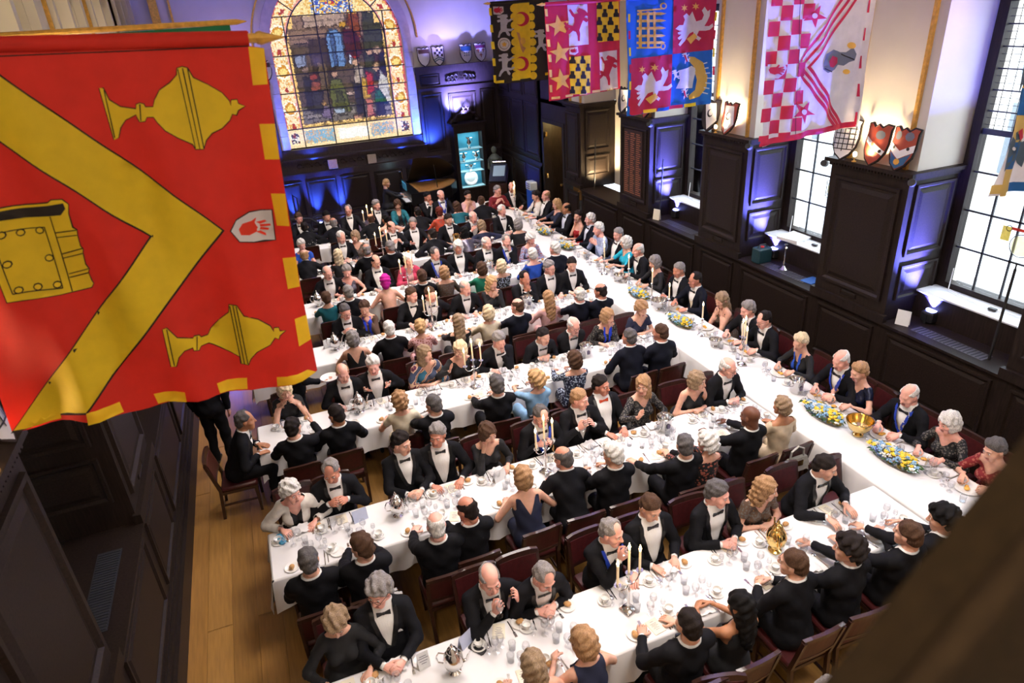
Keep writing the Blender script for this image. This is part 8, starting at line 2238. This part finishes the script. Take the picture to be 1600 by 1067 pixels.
# ------------------------------------------------------------------ lectern screen, statue, sign, chair hoist by the end wall
t = thing('information_kiosk', 'dark wooden kiosk with sloping lit screen in the corner', 'kiosk', (7.05, 19.7, 0), -.5)
q = MB(); q.hexa([(-.28, -.3, 0), (.28, -.3, 0), (.28, .3, 0), (-.28, .3, 0), (-.28, -.3, .85), (.28, -.3, .85), (.28, .3, 1.25), (-.28, .3, 1.25)]); obj('cabinet', q, M['chairwood'], t)
q = MB(); q.hexa([(-.25, -.30, .88), (.25, -.30, .88), (.25, .30, 1.28), (-.25, .30, 1.28), (-.25, -.33, .93), (.25, -.33, .93), (.25, .27, 1.33), (-.25, .27, 1.33)]); obj('bezel', q, M['black'], t)
q = MB(); q.add([(-.16, -.16, 1.046), (.20, -.16, 1.046), (.20, .20, 1.286), (-.16, .20, 1.286)], [(0, 1, 2, 3)]); obj('screen', q, mat('lit_screen', (.25, .32, .36), .4, emit=.22, emcol=(.5, .65, .7)), t)
q = MB(); q.tube([(-.2, .34, 1.36), (.2, .34, 1.36)], .05, 10); obj('light_hood', q, M['silver'], t, smooth=True)
t = thing('statue', 'grey green robed statue standing beside the silver cabinet', 'statue', (7.22, 20.46, 0))
sm = mat('weathered_lead', (.12, .15, .12), .7, noise=.3, nscale=12, bump=.3)
q = MB(); q.lathe([(.26, .0), (.26, .35), (.22, .38), (.0, .38)], n=12, cap=False); obj('plinth', q, M['wood'], t)
q = MB(); q.lathe([(.0, .38), (.22, .38), (.20, .7), (.15, 1.0), (.17, 1.25), (.20, 1.42), (.10, 1.52), (.055, 1.56), (.0, 1.57)], n=14, cap=False)
q.sphere((0, 0, 1.66), (.085, .10, .12), 10, 8)
q.tube([(-.19, 0, 1.40), (-.24, -.08, 1.15), (-.08, -.20, 1.05)], [.055, .05, .035], 8); q.tube([(.19, 0, 1.40), (.23, -.1, 1.15), (.06, -.2, 1.12)], [.055, .05, .035], 8)
obj('figure', q, sm, t, smooth=True)
t = thing('collecting_stand', 'blue stand with white top beside the passage door', 'stand', (7.32, 17.75, 0), -PI/2)
q = MB(); q.cbox(-.16, -.10, 0, .16, .10, .95, .02); obj('post', q, flat('stand_blue', 20, 80, 190, .5), t)
q = MB(); q.cbox(-.17, -.11, .95, .17, .11, 1.18, .02); obj('white_head', q, flat('stand_white', 190, 200, 215, .5), t)
q = MB()
for k in (1.13, 1.07, 1.01): q.box(-.12, -.114, k - .012, .12, -.111, k + .008)
obj('printed_lines', q, M['print'], t)
t = thing('exercise_machine', 'dark wheeled iron machine standing at the end wall', 'machine', (1.10, 20.05, 0), .2)
q = MB(); q.tube([(-.35, 0, 1.15), (-.35, 0, .15), (.5, 0, .10)], .03, 8); q.tube([(-.1, -.2, 1.2), (-.1, .2, 1.2), (-.1, .2, .7), (-.1, -.2, .7)], .025, 8, closed=True); q.tube([(-.35, 0, .6), (.2, 0, .5), (.45, 0, .3)], .04, 8); obj('frame', q, M['iron'], t, smooth=True)
for x in (-.3, .48):
    q = MB(); q.tube([(x + .24*math.cos(2*PI*i/20), .1, .27 + .24*math.sin(2*PI*i/20)) for i in range(20)], .028, 7, closed=True); q.tube([(x, .1, .27 - .22), (x, .1, .27 + .22)], .012, 5); q.tube([(x - .22, .1, .27), (x + .22, .1, .27)], .012, 5); obj('wheel', q, M['iron'], t, smooth=True)

# ------------------------------------------------------------------ lighting gear and things on the shelves
LEDM = mat('led_lens_blue', (.1, .1, 1.0), .3, emit=30, emcol=(.25, .3, 1.0))
def led_can(x, y, z, rz, label):
    t = thing('led_uplight', label, 'stage light', (x, y, z), rz, 'blue LED uplights')
    q = MB(); q.cbox(-.09, -.09, .02, .09, .09, .17, .02); obj('body', q, M['black'], t)
    q = MB(); q.lathe([(.0, 0), (.06, 0), (.07, .014), (.0, .014)], (0, 0, .17), 14, cap=False); obj('lens', q, LEDM, t)
    for s in (-1, 1): q = MB(); q.box(s*.095 - .006, -.02, 0, s*.095 + .006, .02, .14); obj('yoke', q, M['black'], t)
for i, p in enumerate(LED_SPOTS): led_can(p[0], p[1], ZS, 0, 'blue LED uplight on the shelf of the %s window bay' % ORD[i+1])
for i, (x, y) in enumerate(BACK_CANS): led_can(x, y - .06, .02 if y < YB - .26 else 0, 0, 'blue LED uplight on the floor at end wall, %s along' % ORD[i+1])
def spotlight(x, y, z, label):
    t = thing('spotlight', label, 'spotlight', (x, y, z), .6, 'small spotlights on the pier corners')
    q = MB(); q.tube([(0, 0, 0), (0, 0, -.08)], .008, 6); obj('bracket', q, M['black'], t)
    q = MB(); q.tube([(-.06, 0, -.08), (.06, 0, -.11)], [.045, .05], 10); obj('barrel', q, M['black'], t, smooth=True)
    q = MB(); q.tube([(.06, 0, -.11), (.066, 0, -.112)], .044, 10); obj('lens', q, flat('cold_lens', 150, 160, 255, .2, emit=1.0), t)
for i, (a, b) in enumerate(PIERS[2:]): spotlight(XR - .06, a - .07, ZP, 'spotlight clamped to the %s pier corner' % ('nearest', 'second', 'third')[i])
spotlight(XR - .06, PIERS[2][1] + .09, ZP, 'spotlight on the far corner of the nearest pier')
t = thing('battery_box', 'dark green box beside the LED light, red button', 'box', (XR + .20, 8.80, ZS))
q = MB(); q.cbox(-.14, -.10, 0, .14, .10, .26, .02); obj('case', q, flat('box_green', 22, 56, 62, .5), t); q = MB(); q.lathe([(.03, 0), (.03, .02), (.0, .02)], (0, 0, .26), 10, cap=False); obj('button', q, flat('button_red', 220, 60, 60, .4), t); q = MB(); q.tube([(-.10, 0, .26), (-.06, 0, .31), (.06, 0, .31), (.10, 0, .26)], .01, 6); obj('handle', q, M['black'], t)
t = thing('shelf_candlestick', 'tall silver candlestick without candle on window shelf', 'candlestick', (XR + .26, 8.32, ZS))
q = MB(); q.lathe([(.09, 0), (.09, .015), (.05, .04), (.02, .07), (.025, .12), (.014, .16), (.016, .34), (.028, .37), (.014, .40), (.03, .42), (.03, .44), (.0, .44)], n=14, cap=False); obj('stem', q, M['silver'], t, smooth=True)
t = thing('open_book', 'large open white book lying on the window sill', 'book', (XR + .72, 8.60, 1.815), .2)
for s in (-1, 1): q = MB(); q.hexa([(0, -.2, 0), (s*.26, -.2, .0), (s*.26, .2, .0), (0, .2, 0), (0, -.2, .04), (s*.26, -.2, .05), (s*.26, .2, .05), (0, .2, .04)] if s > 0 else [(-.26, -.2, 0), (0, -.2, 0), (0, .2, 0), (-.26, .2, 0), (-.26, -.2, .05), (0, -.2, .04), (0, .2, .04), (-.26, .2, .05)]); obj('page_block', q, M['card'], t)
q = MB(); q.cbox(-.14, -.11, 0, .14, .11, .015, .005); o = obj('folder', q, flat('folder_blue', 60, 110, 190, .5), None, (XR + .28, 7.70, ZS), (0, 0, .1)); tag(o, 'flat blue folder on shelf of the second bay', 'folder')
standing_card(XR + .14, 5.90, PI/2 + .4, .17, .21, 'white notice on the nearest window shelf', 'card', True, ZS); standing_card(XR + .10, 11.92, PI/2 + .3, .17, .22, 'white notice on shelf beside the black pole', 'cream', True, ZS)
for (x, y, w) in ((XR + .22, 12.0, 'beside the white notice'), (XR + .25, 15.0, 'in the warm lit recess'), (XR + .20, 4.72, 'in the nearest window bay')):
    t = thing('window_pole', 'thin black window pole leaning ' + w, 'pole', (x, y, ZS))
    q = MB(); q.tube([(0, 0, 0), (.05, .02, 1.15)], .016, 7); obj('shaft', q, M['black'], t); q = MB(); q.tube([(.05, .02, 1.15), (.05, .02, 1.22), (.08, .02, 1.2)], .01, 6); obj('hook', q, M['black'], t)
for i, (a, b) in enumerate(BAYS[1:]):
    gr = MB(); gr.box(XR + .10, a + .35, ZS + .001, XR + .30, b - .35, ZS + .004); o = obj('trim_%d' % (i+1), gr, flat('grille_plate', 96, 92, 100, .4, metal=.5)); tag(o, kind='structure')
    for k in range(18):
        s_ = MB(); yy = a + .38 + (b - a - .76)*k/17.5; s_.box(XR + .115, yy, ZS + .004, XR + .285, yy + .018, ZS + .008); obj('slat', s_, M['iron'], o)
    t = thing('power_cable', 'white cable trailing along the sill of %s window' % ORD[i+1], 'cable', (XR + .72, (a+b)/2, 1.82))
    q = MB(); q.tube([(.12, .62, .3), (.08, .60, .02), (0, .3, .008), (-.05, -.1, .008), (.03, -.4, .008), (0, -.7, .008)], .007, 5); obj('lead', q, M['card'], t); q = MB(); q.cbox(-.07, -.16, 0, -.01, -.06, .03, .008); obj('switch', q, M['black'], t)
gr = MB(); gr.box(XL - .30, 4.75, ZS + .001, XL - .10, 5.75, ZS + .004); o = obj('trim_5', gr, M['iron']); tag(o, kind='structure')
for k in range(30): s_ = MB(); s_.box(XL - .29, 4.77 + .0325*k, ZS + .004, XL - .11, 4.785 + .0325*k, ZS + .008); obj('slat', s_, M['iron'], o)
def pier_lamp(side, y, label):
    x = XR - .03 if side > 0 else XL + .03
    t = thing('picture_lamp', label, 'lamp', (x, y, ZP), 0, 'small warm lamps on the pier tops')
    q = MB(); q.lathe([(.03, 0), (.03, .012), (.01, .02), (.01, .07), (.0, .07)], n=10, cap=False); obj('base', q, M['brass'], t)
    q = MB(); q.sphere((0, 0, .10), (.028, .028, .038), 9, 7); obj('bulb', q, BULB, t, smooth='all')
BULB = mat('warm_bulb', (1, .8, .5), .4, emit=18, emcol=(1.0, .74, .42))
for i, (a, b) in enumerate(PIERS[1:]):
    pier_lamp(1, (a + b)/2 + .25, 'small lit lamp on window-side pier, %s from the gallery' % ORD[i+1])
    if i < 2: pier_lamp(-1, (a + b)/2 + .2, 'small lit lamp on aisle-side pier, %s from the gallery' % ORD[i+1])
# honours board of gilt names on the third pier
pa, pb_ = PIERS[4]
t = thing('honours_board', 'carved honours board of gilt names on the third pier', 'board', (XR - .036, (pa + pb_)/2, ZS + .36))
q = MB(); q.box(.0, -.36, 0, .012, .36, 1.38); obj('board', q, flat('board_brown', 44, 24, 20, .5), t)
gn = flat('faded_gilt', 150, 96, 66, .5)
for c in range(3):
    q = MB()
    for i in range(30):
        l = rnd.uniform(.11, .19); y0 = .34 - .235*c; z = 1.30 - .043*i
        x_ = 0
        while x_ < l: w_ = rnd.uniform(.012, .03); q.box(-.004, y0 - x_, z, 0, y0 - x_ - w_, z + .018); x_ += w_ + .008
    tag(obj('gilt_name', q, gn, t), kind='stuff')
# wooden rail of the gallery, close to the viewpoint
A, B = Vector((0.419, 0.287, 4.918)), Vector((0.709, 0.294, 5.234))
A, B = (Vector(CAM) + (v - Vector(CAM))*.8 for v in (A, B))
dv = (B - A).normalized(); A = A - dv*.12; B = B + dv*.12
t = thing('gallery_rail', 'dark brown sloping gallery panel close to the viewpoint', 'rail', tuple(A))
q = MB(); th = Vector((.02, .05, 0)); L_ = B - A; dn = Vector((.06, -.01, -.55))
P0 = [Vector((0, 0, 0)) + dn, L_ + dn, L_ + dn + th, dn + th, Vector((0, 0, 0)), L_, L_ + th, th]
q.hexa([tuple(p) for p in P0]); obj('panel', q, mat('rail_brown', (.017, .0105, .0045), .9, noise=.2, nscale=60, bump=.1, spec=.1), t)
q = MB(); off = Vector((0, -.01, .0)); q.tube([tuple(off), tuple(L_ + off)], .012, 10); obj('cap_rail', q, mat('rail_cap', (.018, .011, .005), .9, noise=.2, spec=.1), t, smooth=True)
